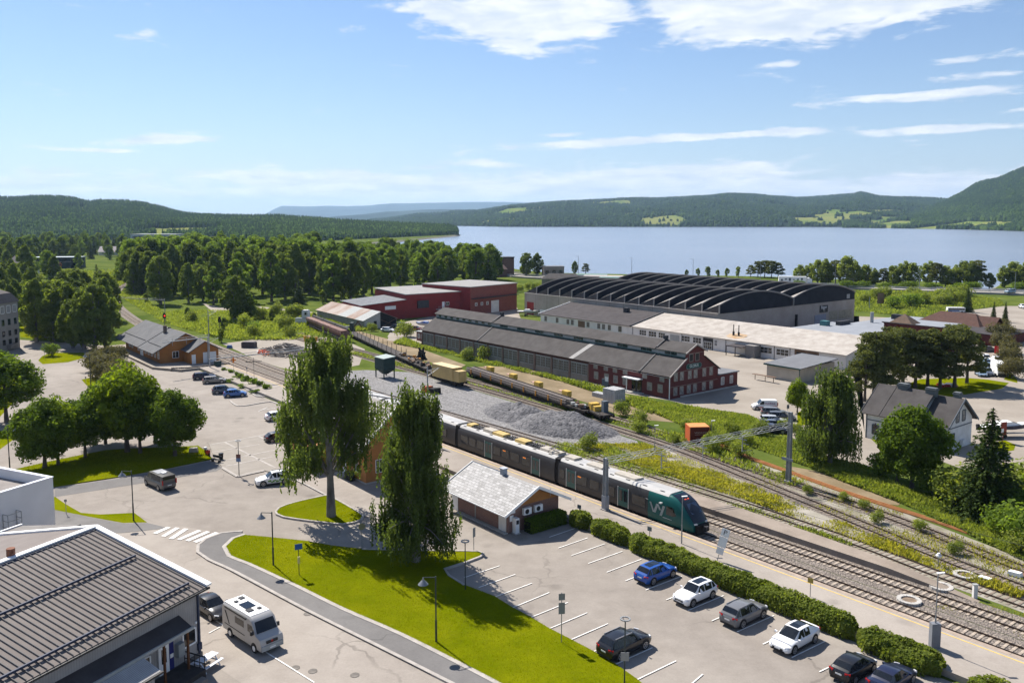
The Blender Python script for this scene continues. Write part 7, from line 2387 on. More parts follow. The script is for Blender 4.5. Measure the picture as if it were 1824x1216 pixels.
def spruce_tree(h, rw, leafsize, per=26, layers=20):
	C, N, Lg = [], [], []
	for k in range(layers):
		f = k / layers
		z = h * (.06 + .92 * f)
		r = rw * (1 - f) ** .85 + .12
		nb = max(5, int(11 * (1 - f) + 4))
		for j in range(nb):
			a = 2 * math.pi * j / nb + k * 1.1 + rng.uniform(-.2, .2)
			L = r * rng.uniform(.75, 1.1)
			n = max(3, int(per * L / rw))
			q = rng.uniform(.1, 1, n)
			side = rng.normal(size=n) * .14 * L * (1.1 - q)
			P = np.stack([np.cos(a) * L * q - np.sin(a) * side, np.sin(a) * L * q + np.cos(a) * side, z - .28 * L * q ** 1.4 + rng.normal(size=n) * .07], 1)
			C.append(P)
			N.append(np.tile([0, 0, 1.0], (n, 1)) + rng.normal(size=(n, 3)) * .5)
			Lg.append(np.tile([math.cos(a), math.sin(a), -.35], (n, 1)) + rng.normal(size=(n, 3)) * .3)
	C, N, Lg = map(np.concatenate, (C, N, Lg))
	return trunk_mb(h * .97, .016 * h + .04, (), 8, .04), quads(C, leafsize * rng.uniform(.7, 1.3, len(C)), N, 1.7, Lg)

def pine_tree(h, rw, leafsize, ncl=34, per=90):
	cent, rad, limbs = [], [], []
	for k in range(ncl):
		z = h * rng.uniform(.24, .97)
		f = z / h
		rr = rw * (1 - max(0, f - .55) / .45 * .6) * rng.uniform(.2, 1) ** .6
		a = rng.uniform(0, 6.28)
		c = np.array([rr * math.cos(a), rr * math.sin(a), z])
		cent.append(c)
		rad.append(rw * rng.uniform(.24, .4))
		if k < 16:
			limbs.append((z * .85, tuple(c), .05))
	return trunk_mb(h * .95, .02 * h + .05, limbs, 8, .12), crown_clusters(cent, rad, per, leafsize, .5, .2)

def bush_crown(h, rw, leafsize, ncl=9, per=90):
	cent, rad = [], []
	for k in range(ncl):
		a, q = rng.uniform(0, 6.28), rng.uniform(0, 1) ** .5
		cent.append(np.array([rw * .62 * q * math.cos(a), rw * .62 * q * math.sin(a), h * rng.uniform(.3, .72)]))
		rad.append(min(h * .36, rw * .5) * rng.uniform(.75, 1.2))
	V, F = crown_clusters(cent, rad, per, leafsize, .95)
	V[:, 2] = np.maximum(V[:, 2], .02)
	limbs = [(.05 * h, tuple(c), .03) for c in cent]
	return trunk_mb(h * .5, .05, limbs, 6, .05), (V, F)

P0 = {}

def proto(key, mk):
	if key not in P0:
		P0[key] = mk()
		P0[key].location = (0, 0, -500)
	return P0[key]

USED = set()

def put(key, px, H=None, rot=None, label=None, group=None, nominal=None, pos=None, cat=None, wide=1.0):
	p = P0[key]
	loc = pos if pos is not None else G(*px)
	if key not in USED:
		USED.add(key)
		o = p
	else:
		o = copy_tree(p)
	o.location = (loc[0], loc[1], loc[2] if len(loc) > 2 else 0)
	o.rotation_euler = (0, 0, random.uniform(0, 6.28) if rot is None else rot)
	k = (H / NOM[key]) if H else 1.0
	o.scale = (k * wide, k * wide, k)
	if label:
		o['label'] = label
	if group:
		o['group'] = group
	return o

NOM = {}

def defproto(key, nominal, name, cat, build, tm, lm):
	NOM[key] = nominal
	proto(key, lambda: tree(name, 'tree', cat, *build(), tm, lm))

# ---- the two weeping birches
tr, cr = weeping(21.0, 7.0, 2700, 3.2, .22, .30, .7, 40)
t = tree('birch_tree', 'tallest weeping birch with a bare trunk, on the small grass island', 'tree', tr, cr, m_bbark, lf_birch)
t.location = G(590, 921)
t.location.z = .16
tr, cr = weeping(17.8, 4.2, 2500, .5, .19, .12, .7, 52)
t = tree('birch_tree', 'slimmer weeping birch with twigs hanging almost to the lawn, by the brick kiosk', 'tree', tr, cr, m_bbark, lf_light if False else lf_birch)
t.location = G(741, 1001)
t.location.z = .15
# ---- birch behind the sidings at the right
tr, cr = weeping(13.4, 5.2, 2300, .3, .21, .14, .7, 46)
t = tree('birch_tree', 'broad birch with hanging twigs behind the right lattice mast', 'tree', tr, cr, m_bbark, lf_birch)
t.location = G(1478, 828)

defproto('maple', 12, 'maple_tree', 'tree', lambda: broadleaf(12, 5.6, .34, 120, 130, .13), m_bark, lf_maple)
defproto('maple_b', 12, 'maple_tree', 'tree', lambda: broadleaf(12, 5.3, .34, 110, 130, .16, .6), m_bark, lf_maple)
defproto('lime', 12, 'lime_tree', 'tree', lambda: broadleaf(12, 5.4, .34, 120, 130, .13), m_bark, lf_light)
defproto('forest_a', 20, 'forest_tree', 'tree', lambda: broadleaf(20, 6.0, .6, 62, 110, .0, 1.2), m_bark, lf_forest)
defproto('forest_b', 20, 'forest_tree', 'tree', lambda: broadleaf(20, 6.8, .62, 66, 110, .0, .8), m_bark, lf_forest)
defproto('forest_c', 20, 'forest_tree', 'tree', lambda: broadleaf(20, 5.0, .58, 58, 110, .0, 1.4), m_bark, lf_forest)
defproto('wood_a', 18, 'birch_tree', 'tree', lambda: broadleaf(18, 4.4, .5, 66, 110, .02, 1.3, 1.15), m_bbark, lf_wood)
defproto('wood_b', 18, 'birch_tree', 'tree', lambda: broadleaf(18, 5.0, .5, 70, 110, .02, 1.1, 1.1), m_bbark, lf_wood)
defproto('lake_a', 18, 'birch_tree', 'tree', lambda: broadleaf(18, 5.2, .6, 60, 90, .0, 1.3, 1.15), m_bbark, lf_lake)
defproto('lake_b', 18, 'birch_tree', 'tree', lambda: broadleaf(18, 6.0, .6, 60, 90, .0, 1.0, 1.0), m_bbark, lf_lake)
defproto('spruce', 13, 'spruce_tree', 'tree', lambda: spruce_tree(13, 4.6, .27, 60, 34), m_bark, lf_spruce)
defproto('spruce_far', 16, 'spruce_tree', 'tree', lambda: spruce_tree(16, 3.6, .7, 14, 16), m_bark, lf_spruce)
defproto('pine', 13, 'pine_tree', 'tree', lambda: pine_tree(13, 4.2, .32, 62, 130), m_bark, lf_pine)
defproto('pine_b', 13, 'pine_tree', 'tree', lambda: pine_tree(13, 3.7, .32, 54, 130), m_bark, lf_pine)
defproto('bush', 3, 'bush', 'bush', lambda: bush_crown(3, 2.0, .2, 14, 120), m_bark, lf_weed)
defproto('bush_dark', 3, 'bush', 'bush', lambda: bush_crown(3, 2.2, .2, 14, 120), m_bark, lf_forest)
defproto('bush_olive', 4, 'bush', 'bush', lambda: bush_crown(4, 2.4, .22, 18, 150), m_bark, lf_brown)
defproto('bush_purple', 4, 'bush', 'bush', lambda: bush_crown(4, 2.8, .45, 12, 80), m_bark, lf_purple)
defproto('sapling', 5, 'young_tree', 'young tree', lambda: broadleaf(5, 1.5, .34, 22, 40, .05, 1.3, 1.0, .36), m_bark, lf_wood)
defproto('dwarf', 1.2, 'shrub', 'shrub', lambda: bush_crown(1.2, .8, .16, 7, 60), m_bark, lf_forest)

# trees of the little park at the left
for key, px, H, lab, w_ in [('maple', (80, 834), 9.8, 'maple at the left end of the row on the shaded verge', 1.05), ('lime', (104, 829), 9.6, 'second tree from the left on the shaded verge', .85), ('maple_b', (152, 816), 9.2, 'third tree from the left on the shaded verge', 1.0),
							('lime', (227, 806), 13.2, 'tallest tree on the shaded verge, rising in front of the goods shed', 1.0), ('maple_b', (250, 808), 11.0, 'tree close beside the tallest one on the shaded verge', .9), ('maple', (312, 813), 9.8, 'rightmost tree on the shaded verge, above the bench', .98),
							('maple_b', (276, 790), 8.5, 'tree behind the rightmost one of the shaded verge', .9), ('maple', (188, 790), 10.0, 'tree at the back of the verge row, left of the tallest', .9)]:
	put(key, px, H, label=lab, group='trees on the shaded verge', wide=w_)
put('maple_b', (12, 752), 11.8, label='big dark tree cut off by the left edge of the photo', wide=1.15)
put('maple', (-14, 700), 9.5, label='dark tree at the left edge behind the big one')
for k, (px, H) in enumerate([((178, 672), 4.2), ((196, 668), 4.4), ((213, 676), 4.0), ((187, 652), 4.2), ((205, 648), 4.0), ((222, 688), 4.0), ((170, 660), 4.0), ((190, 684), 4.2), ((206, 692), 4.0)]):
	put('bush_olive', px, H * 1.15, label='olive brown lilac bush in the clump in front of the orange goods shed', group='lilac bushes in front of the goods shed', wide=1.1)
put('bush_dark', (93, 634), 3.4, label='dark round bush on the round grass patch near the tall grey block')
put('bush_purple', (60, 596), 3.6, label='dull purple bush beside the tall grey block')
# birch grove beside the railway bend
for k in range(22):
	u, v = random.uniform(50, 195), random.uniform(565, 612)
	if v > 607 and u > 120:
		v = 604
	put(['wood_a', 'wood_b'][k % 2], (u, v), random.uniform(14.5, 18.5), label='leafy birch in the grove left of the railway bend', group='birches in the grove left of the railway bend', wide=random.uniform(.9, 1.1))
for k in range(4):
	put('wood_b', [(150, 622), (170, 624), (188, 620), (130, 620)][k], [17, 18.5, 16, 14][k], label=['tall birch at the right end of the grove by the goods shed, left one', 'tallest birch at the right end of the grove by the goods shed', 'birch touching the roof of the goods shed', 'birch at the front of the grove above the grass patch'][k], group='front birches of the grove')
for k in range(20):
	put('wood_a', (random.uniform(-40, 60), random.uniform(520, 585)), random.uniform(13, 17), label='leafy birch behind the tall grey block', group='birches behind the tall grey block')

def inside(p, poly):
	r_, j = False, len(poly) - 1
	for i in range(len(poly)):
		if (poly[i][1] > p[1]) != (poly[j][1] > p[1]) and p[0] < (poly[j][0] - poly[i][0]) * (p[1] - poly[i][1]) / (poly[j][1] - poly[i][1]) + poly[i][0]:
			r_ = not r_
		j = i
	return r_

# the wood in the middle distance
wood = [(226, 500), (240, 530), (290, 545), (330, 548), (385, 556), (430, 548), (470, 540), (560, 542), (640, 536), (720, 528), (800, 523), (860, 517), (895, 502), (893, 488), (850, 478), (760, 468), (640, 460), (520, 455), (420, 455), (330, 462), (290, 480)]
pts_, tries = [], 0
while len(pts_) < 235 and tries < 16000:
	tries += 1
	# spread evenly on the ground, not in the picture
	D = random.uniform(300, 640)
	v = HZ + EYE * FPX / D
	u = random.uniform(225, 900)
	if not inside((u, v), wood):
		continue
	p = G(u, v)
	if all((p - q).length > 6.2 for q in pts_):
		pts_.append(p)
		k = len(pts_)
		if u < 400:
			H = random.uniform(15, 21) if v > 525 else random.uniform(21, 25.5)
		elif u < 560:
			H = random.uniform(19, 24.5)
		elif u < 700:
			H = random.uniform(17, 22)
		else:
			H = random.uniform(15.5, 19.5)
		frontrow = v > 520
		key = random.choice(['wood_a', 'wood_b', 'forest_c', 'wood_b']) if (frontrow and u < 720) else random.choice(['forest_a', 'forest_b', 'forest_c', 'forest_a', 'forest_b', 'wood_b'])
		if random.random() < .06:
			key = 'spruce_far'
		nm = {'w': 'pale birch', 'f': 'dark green broadleaf tree', 's': 'pointed spruce'}[key[0]]
		zone = 'left part' if u < 500 else ('middle' if u < 700 else 'right part')
		put(key, None, H, pos=(p.x, p.y, 0), label='%s in the %s of the wood behind the warehouses' % (nm, zone), group='%ss in the wood, %s' % (nm, zone))
# scrub on the open ground left of and before the wood
scrub = [(206, 505), (240, 482), (300, 474), (300, 545), (340, 556), (430, 558), (560, 556), (640, 548), (660, 566), (600, 582), (480, 594), (380, 590), (330, 585), (290, 560), (245, 540)]
for k in range(90):
	u, v = random.uniform(205, 660), random.uniform(475, 594)
	if inside((u, v), scrub) and not (350 < u < 470 and v < 560) and not (470 < u < 560 and 545 < v < 556):
		put(random.choice(['bush', 'bush_dark', 'sapling']), (u, v), random.uniform(2.2, 5.0), label='bush in the scrub between the railway bend and the wood', group='scrub between the railway bend and the wood')
# lone trees before the wood
put('wood_b', (418, 572), 16.5, label='big round pale birch standing alone in front of the wood, above the weeds', wide=1.25)
put('forest_c', (447, 570), 9.5, label='dark narrow tree right beside the big round birch in front of the wood', wide=1.0)
put('spruce_far', (533, 541), 9.5, label='dark bluish conifer in front of the wood beside the yellowish meadow', wide=1.3)
for k, px in enumerate([(575, 541), (608, 535), (635, 532), (760, 523), (820, 519)]):
	put('sapling', px, 6, label='young pale tree at the foot of the wood', group='young trees at the foot of the wood')
# trees between the houses on the far left
k = 0
tries = 0
fl = []
while len(fl) < 120 and tries < 8000:
	tries += 1
	u, D = random.uniform(-60, 300), random.uniform(420, 980)
	v = HZ + EYE * FPX / D
	if 232 < u < 300 and D > 600:
		continue
	if 135 < u < 260 and D < 700 and random.random() < .8:
		continue
	if 40 < u < 125 and 500 < D < 600:
		continue
	p = G(u, v)
	if p.y > 900 and u > 200:
		continue
	if all((p - q).length > 9 for q in fl):
		fl.append(p)
		H = random.uniform(10, 13) if (135 < u < 300 and D < 700) else random.uniform(14, 21)
		key = random.choice(['forest_a', 'forest_b', 'wood_b', 'wood_a', 'forest_c', 'spruce_far'])
		put(key, None, H, pos=(p.x, p.y, 0), label='%s among the houses at the far left' % {'f': 'dark broadleaf tree', 'w': 'pale birch', 's': 'pointed spruce'}[key[0]], group='%s trees among the houses at the far left' % {'f': 'broadleaf', 'w': 'birch', 's': 'spruce'}[key[0]])
put('spruce_far', (286, 470), 15, label='dark cone shaped spruce in front of the far sheds', wide=1.5)
put('bush_purple', (88, 487), 9, label='round purplish copper beech below the dark green modern house', wide=1.2)
for k in range(16):
	put('bush', (random.uniform(-20, 270), random.uniform(485, 510)), random.uniform(3, 6), label='bright green bush on the slope beyond the railway bend', group='bushes on the slope beyond the railway bend')
# lakeside trees
lk = [(1337, 493, 7), (1350, 494, 9.5), (1362, 494, 10), (1374, 495, 10), (1386, 495, 9), (1424, 505, 10), (1440, 506, 11.5), (1456, 507, 13), (1471, 508, 14.5), (1488, 508, 13), (1508, 510, 15.5), (1524, 511, 13.5), (1541, 510, 11), (1556, 511, 10), (1573, 511, 9.5), (1590, 512, 11), (1608, 512, 14), (1624, 513, 12.5), (1652, 509, 13.5), (1667, 512, 12.5), (1684, 512, 11), (1701, 512, 12),
	  (1716, 513, 13.5), (1728, 514, 14.5), (1740, 514, 14), (1762, 515, 8), (1789, 512, 11.5), (1804, 512, 13), (1820, 513, 13.5), (1836, 514, 13), (1852, 515, 12)]
for k, (u, v, H) in enumerate(lk):
	key = ['lake_b', 'lake_a', 'lake_b', 'lake_a', 'pine_b'][k % 5] if u > 1400 else 'pine'
	put(key, (u, v), H, label='pale leafy tree in the row between the highway and the lake' if key[0] == 'l' else ('pine in the row between the highway and the lake' if u > 1400 else 'pine in the small clump at the shore behind the arched hall'),
		group='lakeside leafy trees' if key[0] == 'l' else ('lakeside pines' if u > 1400 else 'pines in the shore clump'), wide=1.15)
for k in range(30):
	u = random.uniform(1420, 1840)
	put('bush_dark', (u, 513.5 + (u - 1420) * .012), random.uniform(2.5, 4.5), label='low dark bush under the lakeside trees', group='bushes under the lakeside trees', wide=1.3)
put('wood_b', (938, 493), 15.2, label='tall broad green tree beside the brown tower house at the lake', wide=1.1)
put('wood_a', (957, 492), 14, label='second tall green tree beside the brown tower house, on its right', wide=1.2)
put('forest_a', (878, 497), 14, label='dark tree left of the brown tower house', wide=1.0)
put('wood_a', (1024, 488), 8.2, label='leafy lone tree at the shore behind the arched hall, left of the two', wide=1.2)
put('pine_b', (1043, 488), 6.6, label='small dark pine at the shore behind the arched hall, right of the two', wide=1.3)
for k in range(9):
	put('bush', (900 + k * 10 + random.uniform(-4, 4), 520 + random.uniform(-6, 4)), random.uniform(3, 5), label='green bush between the brick red warehouse and the arched hall', group='bushes between the warehouse and the hall')
# thin saplings at the shore behind the hall
for k, u in enumerate([1223, 1243, 1260, 1278, 1295, 1315]):
	put('sapling', (u, 493), 4.5 + (k % 3), label='thin young tree at the shore behind the arched roofs', group='young trees at the shore')
# meadow bushes by the highway
for k in range(26):
	u = random.uniform(1530, 1720)
	put('bush_dark' if 1580 < u < 1625 and k % 2 else 'bush', (u, random.uniform(532, 550) - abs(u - 1610) * .05), random.uniform(4, 6), label='round bush in the thicket on the meadow below the highway', group='bushes on the meadow below the highway', wide=1.1)
put('spruce', (1723, 556), 9.2, label='broad dark spruce standing alone on the meadow below the highway', wide=.75)
put('spruce', (1769, 577), 7.6, label='slim dark spruce by the side road, left of the two', wide=.5)
put('spruce', (1790, 574), 7.2, label='slim dark spruce by the side road, right of the two', wide=.5)
for k, (u, v, H) in enumerate([(1782, 596, 5.0), (1778, 612, 6.0), (1795, 610, 5.0), (1783, 628, 5.5), (1798, 640, 5.0), (1797, 656, 5.2), (1802, 674, 4.8)]):
	put('bush_olive', (u, v), H, label='tall olive green shrub in the row between the car lot and the side road', group='shrubs between the car lot and the side road', wide=.95)
# pines at the yard
for k, (u, v, H, lab) in enumerate([(1540, 715, 10.0, 'leftmost pine'), (1556, 712, 13.2, 'tall pine, second from the left'), (1572, 704, 12.6, 'pine, third from the left'), (1590, 682, 12, 'pine standing further back, left of the middle'), (1608, 690, 12.2, 'middle pine'), (1630, 690, 12, 'pine right of the middle'), (1652, 688, 11.6, 'slender pine before the turret'),
									(1674, 692, 12.2, 'pine, third from the right'), (1700, 690, 13.0, 'tall pine, second from the right'), (1722, 682, 11.0, 'rightmost pine')]):
	put(['pine', 'pine_b'][k % 2], (u, v), H, label=lab + ' of the dark clump beyond the white house', group='pines in the dark clump', wide=1.12)
# right foreground trees
put('maple', (1624, 868), 10.6, label='dense dark maple in front of the white house', wide=.95)
put('maple_b', (1598, 862), 8.2, label='lower leafy tree leaning on the dense maple before the white house', wide=.8)
put('spruce', (1757, 922), 13.2, label='big spruce with a slender top in front of the white house gable', wide=1.0)
put('lime', (1420, 735), 6.0, label='light green small tree at the left side of the broad birch', wide=.8)
for k, (u, v, H, key) in enumerate([(1568, 852, 3.6, 'bush_dark'), (1700, 905, 4.2, 'bush'), (1722, 900, 5.2, 'bush'), (1690, 885, 3.4, 'bush_dark'), (1815, 930, 4.5, 'bush_dark'), (1838, 905, 6, 'bush'), (1790, 955, 3.5, 'bush_dark'), (1660, 880, 3.5, 'bush_dark'), (1850, 980, 5, 'bush_dark'), (1818, 985, 2.6, 'bush')]):
	put(key, (u, v), H, label='leafy bush around the foot of the maple and the spruce', group='bushes under the maple and spruce', wide=1.1)
# shrubs in the weeds
bl = [(1330, 792), (1302, 775), (1262, 770), (1295, 800), (1110, 740), (1137, 757), (1140, 770), (1046, 800), (1225, 768), (1268, 806), (1200, 790), (1395, 765), (1420, 775), (1350, 775), (1465, 800), (1540, 905), (1440, 880), (1505, 892), (1640, 945), (1700, 985), (1560, 930), (1400, 850),
	  (830, 640), (845, 622), (800, 612), (870, 640), (615, 560), (640, 570), (585, 560), (662, 590), (720, 600), (560, 570), (540, 575), (520, 565), (505, 572), (470, 570), (490, 560), (400, 590), (440, 585), (455, 600), (395, 610), (515, 600), (1265, 905 - 110), (1320, 905 - 90)]
for k, px in enumerate(bl):
	put(['bush', 'sapling', 'bush'][k % 3] if px[1] < 640 else 'bush', px, random.uniform(1.6, 2.8) if 640 < px[1] < 840 else random.uniform(.9, 1.5) if px[1] > 640 else random.uniform(2.6, 5), label='green bush growing in the weeds along the sidings', group='bushes in the weeds along the sidings')
for k, px in enumerate([(400, 663), (412, 667), (424, 672), (430, 677), (437, 682), (445, 683), (453, 687), (462, 690), (474, 696)]):
	put('dwarf', px, random.uniform(1.2, 1.7), label='dark rounded shrub in the gravel flower bed beside the platform', group='shrubs in the gravel flower bed')
for k, px in enumerate([(409, 681), (432, 690), (455, 700), (420, 675)]):
	put('dwarf', px, .8, label='low spreading shrub at the kerb side of the gravel flower bed', group='low shrubs of the flower bed', wide=2.2)
sheet('flower_bed', PX([(392, 660), (402, 657), (486, 698), (484, 702), (468, 707), (455, 706), (440, 694), (405, 674)]), Z3, m_gravel)
ribbon(MB(), smoothline(PX([(402, 672), (440, 694), (456, 706), (468, 708), (484, 702), (487, 697)]), 1), .3, 0, .16).build('kerb', m_kerb)['kind'] = 'structure'

# ---- hedges
def hedge(label, s0, s1, w0, w1, h, n, lump=1.0):
	t = thing('hedge', label, 'hedge', S((s0 + s1) / 2, (w0 + w1) / 2, 0), A0)
	L, W = s1 - s0, w1 - w0
	x = rng.uniform(-L / 2, L / 2, n)
	# cross-section angle from the near foot over the top to the far foot
	a = rng.uniform(0, math.pi, n)
	nz_ = .78 + .45 * fbm(x / 1.1 + 50 + s0, a * 1.3 + 7, 3, 3)
	endf = np.clip(np.minimum(x + L / 2, L / 2 - x) / 1.0, .15, 1) ** .5
	dep = rng.uniform(.72, 1.04, n)
	sq = .55
	yy = -np.sign(np.cos(a)) * abs(np.cos(a)) ** sq * W / 2 * nz_ * dep * endf
	zz = abs(np.sin(a)) ** sq * h * nz_ * dep * (.55 + .45 * endf)
	C = np.stack([x, yy, np.maximum(zz, .05)], 1)
	N = np.stack([rng.normal(size=n) * .6, -np.cos(a) + rng.normal(size=n) * .5, np.sin(a) + rng.normal(size=n) * .5 + .1], 1)
	V, F = quads(C, .17 * rng.uniform(.7, 1.4, n), N, 1.4)
	npmesh('foliage', V, F, lf_hedge, t)
	mb = MB()
	for k in range(int(L / .8)):
		mb.tube((-L / 2 + .4 + k * .8, 0, 0), (-L / 2 + .4 + k * .8 + random.uniform(-.2, .2), random.uniform(-.3, .3), h * .7), .05, .03, 5)
	mb.build('stems', m_bark, t)
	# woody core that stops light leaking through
	MB().prismx([(-W * .30, .1), (-W * .30, h * .62), (0, h * .72), (W * .30, h * .62), (W * .30, .1)], -L / 2 + .7, L / 2 - .7).build('core', mat('hedge_core', (.012, .018, .006), 1.0, var=.2), t)

hedge('short round hedge block by the foot of the lattice mast, the farthest of the line', -68.3, -65.2, 61.9, 63.9, 1.75, 4200)
hedge('second hedge block from the kiosk, longer and lower', -64.9, -59.4, 61.9, 64.0, 1.6, 7000)
hedge('long clipped hedge between the parked cars and the platform', -59.2, -34.2, 61.8, 64.0, 1.7, 30000)
hedge('lower bushy hedge at the end of the long one, near the bottom right', -33.8, -27.2, 61.4, 63.9, 1.5, 9000)
hedge('hedge corner cut off by the bottom right corner of the photo', -25.0, -18, 60.8, 63.2, 1.5, 7000)
hd = thing('kiosk_hedge', 'dark clipped hedge against the gable of the brick kiosk', 'hedge', S(-69.0, 59.4, 0), A0)
n = 5200
C = np.stack([rng.uniform(-.55, .75, n), rng.uniform(-2.5, 2.7, n), rng.uniform(.03, 1.45, n)], 1)
ax_ = rng.integers(0, 3, n)
C[ax_ == 0, 0] = .72 + rng.normal(size=(ax_ == 0).sum()) * .06
C[ax_ == 1, 2] = 1.4 + rng.normal(size=(ax_ == 1).sum()) * .06
V, F = quads(C, .16, None, 1.3)
npmesh('foliage', V, F, lf_maple, hd)
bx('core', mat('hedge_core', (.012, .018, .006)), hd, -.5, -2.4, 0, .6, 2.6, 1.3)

# ---- weeds, grass
def scatter(name, label, poly, n, h, m, thr=.0, ns=4.0, seed=3, z=0.0, kind='stuff', asp=2.2, flop=.5):
	n = int(n * (1.5 if 'weed' in name or 'meadow' in name else 1))
	xs, ys = [p[0] for p in poly], [p[1] for p in poly]
	X = rng.uniform(min(xs), max(xs), n * 4)
	Y = rng.uniform(min(ys), max(ys), n * 4)
	ok = np.zeros(len(X), bool)
	j = len(poly) - 1
	for i in range(len(poly)):
		yi, yj, xi, xj = poly[i][1], poly[j][1], poly[i][0], poly[j][0]
		c = ((yi > Y) != (yj > Y)) & (X < (xj - xi) * (Y - yi) / ((yj - yi) if abs(yj - yi) > 1e-9 else 1e-9) + xi)
		ok ^= c
		j = i
	f = fbm(X / ns, Y / ns, seed, 3)
	ok &= f > thr + rng.uniform(-.12, .12, len(X))
	X, Y, f = X[ok][:n], Y[ok][:n], f[ok][:n]
	k = len(X)
	hh = h * rng.uniform(.5, 1.2, k) * (.45 + 1.1 * np.clip(f - thr, 0, 1))
	C = np.stack([X, Y, z + hh * .45], 1)
	N = rng.normal(size=(k, 3))
	N[:, 2] = rng.uniform(0, 1.2, k)
	Lg = np.stack([rng.normal(size=k) * flop, rng.normal(size=k) * flop, np.ones(k)], 1)
	V, F = quads(C, hh * .36, N, 3.6, Lg)
	o = npmesh(name, V, F, m)
	tag(o, label, 'weeds' if 'weed' in name else 'grass', kind=kind)
	return o

emb = PX([(1110, 712), (1195, 722), (1250, 732), (1330, 742), (1400, 778), (1440, 805), (1545, 838), (1600, 870), (1700, 905), (1824, 955), (2000, 1030), (2000, 1085), (1824, 1000), (1720, 950), (1640, 912), (1600, 895), (1500, 858), (1440, 832), (1370, 808), (1300, 785), (1230, 765)])
scatter('weeds', 'tall green weeds on the bank between the sidings and the yard', emb, 70000, .85, lf_weed, .36, 6, 4)
scatter('weeds', 'yellowish weeds between the old island platform and the sidings', [S(*p) for p in [(-92, 85), (-60, 84.3), (-36, 81.6), (-29, 81), (-29, 82.6), (-36, 83.6), (-52.5, 87.2), (-76, 92.8), (-86, 94)]], 24000, .65, lf_weedy, .42, 5, 7)
scatter('weeds', 'green weeds along the works wagons', [S(*p) for p in [(-200, 99.5), (-150, 99.8), (-139, 100.4), (-100, 99.8), (-86, 97.8), (-60, 93), (-60, 96), (-76, 99.5), (-85, 103), (-101, 100.5), (-142, 101.4), (-200, 102.5)]], 26000, .7, lf_weed, .26, 5, 9)
scatter('weeds', 'tall green weeds at the foot of the long workshop', PX([(720, 605), (762, 617), (860, 642), (960, 664), (1070, 692), (1180, 722), (1160, 738), (1080, 706), (1000, 680), (900, 656), (800, 632), (700, 612)]), 30000, 1.1, lf_weed, .34, 6, 12)
scatter('weeds', 'green weeds on the field behind the railway at the left', PX([(200, 520), (235, 515), (290, 556), (440, 552), (560, 560), (660, 588), (560, 600), (520, 606), (420, 606), (370, 598), (290, 575), (240, 545)]), 42000, 1.2, lf_weed, .33, 9, 15)
scatter('weeds', 'green weeds around the gravel heap and second siding', [S(*p) for p in [(-100, 80), (-92, 81), (-66, 81), (-45, 80.8), (-45, 81.5), (-66, 84), (-84, 88), (-90, 90)]], 12000, .6, lf_weed, .45, 4, 18)
scatter('weeds', 'sparse weeds among the rails at the right', [S(*p) for p in [(-75, 93), (-52, 88.5), (-30, 82), (10, 76), (10, 90), (-31, 90), (-48, 95), (-70, 99)]], 16000, .5, lf_weedy, .56, 4, 20)
scatter('weeds', 'dry yellow grass between the rails at the bottom right', [S(*p) for p in [(-33, 73.6), (-10, 73.6), (10, 73.6), (10, 79), (-14, 78), (-28, 78.6), (-31, 77.6)]], 7000, .3, lf_weedy, .46, 4, 22)
scatter('meadow_grass', 'long grass on the meadow below the highway', PX([(1505, 553), (1640, 566), (1700, 555), (1790, 544), (1780, 534), (1700, 524), (1505, 518)]), 16000, 1.3, lf_weed, .2, 12, 25)
scatter('meadow_grass', 'rough grass on the open slope beyond the railway bend', PX([(150, 500), (205, 515), (230, 500), (262, 496), (300, 480), (250, 482), (150, 484)]), 14000, 1.6, lf_weed, .2, 14, 27)
lawn_w = PX(lawn_px)
scatter('lawn_grass', 'short mown grass of the long lawn by the road', lawn_w, 60000, .05, lf_grass, -1, 3, 30, .15, asp=2.0)
scatter('lawn_grass', 'short mown grass of the small island round the big birch', ip, 9000, .05, lf_grass, -1, 3, 31, .16, asp=2.0)
scatter('lawn_grass', 'grass under the trees of the shaded verge', PX(gl), 16000, .08, lf_grass, -1, 3, 32, .14, asp=2.0)
# ================================================================= SMALL THINGS
m_pole = mat('pole_dark', (.035, .045, .045), .5, var=.1)
m_poleg = mat('pole_grey', (.26, .265, .27), .5, var=.1, metal=.3)
m_shade = mat('lamp_shade', (.23, .24, .25), .35, var=.05, metal=.4)

def bell_lamp(label, px, H, yaw):
	t = thing('street_lamp', label, 'street lamp', G(*px), R(yaw), 'street lamps with bell shades')
	MB().tube((0, 0, 0), (0, 0, H * .35), .085, n=8).tube((0, 0, H * .35), (0, 0, H), .06, n=8).build('post', m_pole, t)
	MB().obox((0, 0, H - .1), (1.0, 0, H + .02), .05, .06).build('arm', m_pole, t)
	MB().tube((1.0, 0, H + .02), (1.0, 0, H - .22), .04, .10, 10).tube((1.0, 0, H - .22), (1.0, 0, H - .55), .12, .42, 14).build('shade', m_shade, t)
	MB().tube((1.0, 0, H - .55), (1.0, 0, H - .6), .38, .3, 12).build('diffuser', m_white, t)

bell_lamp('bell shaded street lamp on the lawn by the road, the nearest one', (777, 1145), 5.6, 195)
bell_lamp('bell shaded street lamp at the upper left corner of the long lawn', (487, 1008), 5.5, 195)
bell_lamp('bell shaded street lamp on the small grass strip above the zebra crossing', (238, 927), 5.8, 190)
bell_lamp('bell shaded street lamp at the left edge near the shaded verge', (18, 842), 6.2, 30)
bell_lamp('street lamp with a bell shade left of the lilac bushes', (162, 688), 6.6, 170)

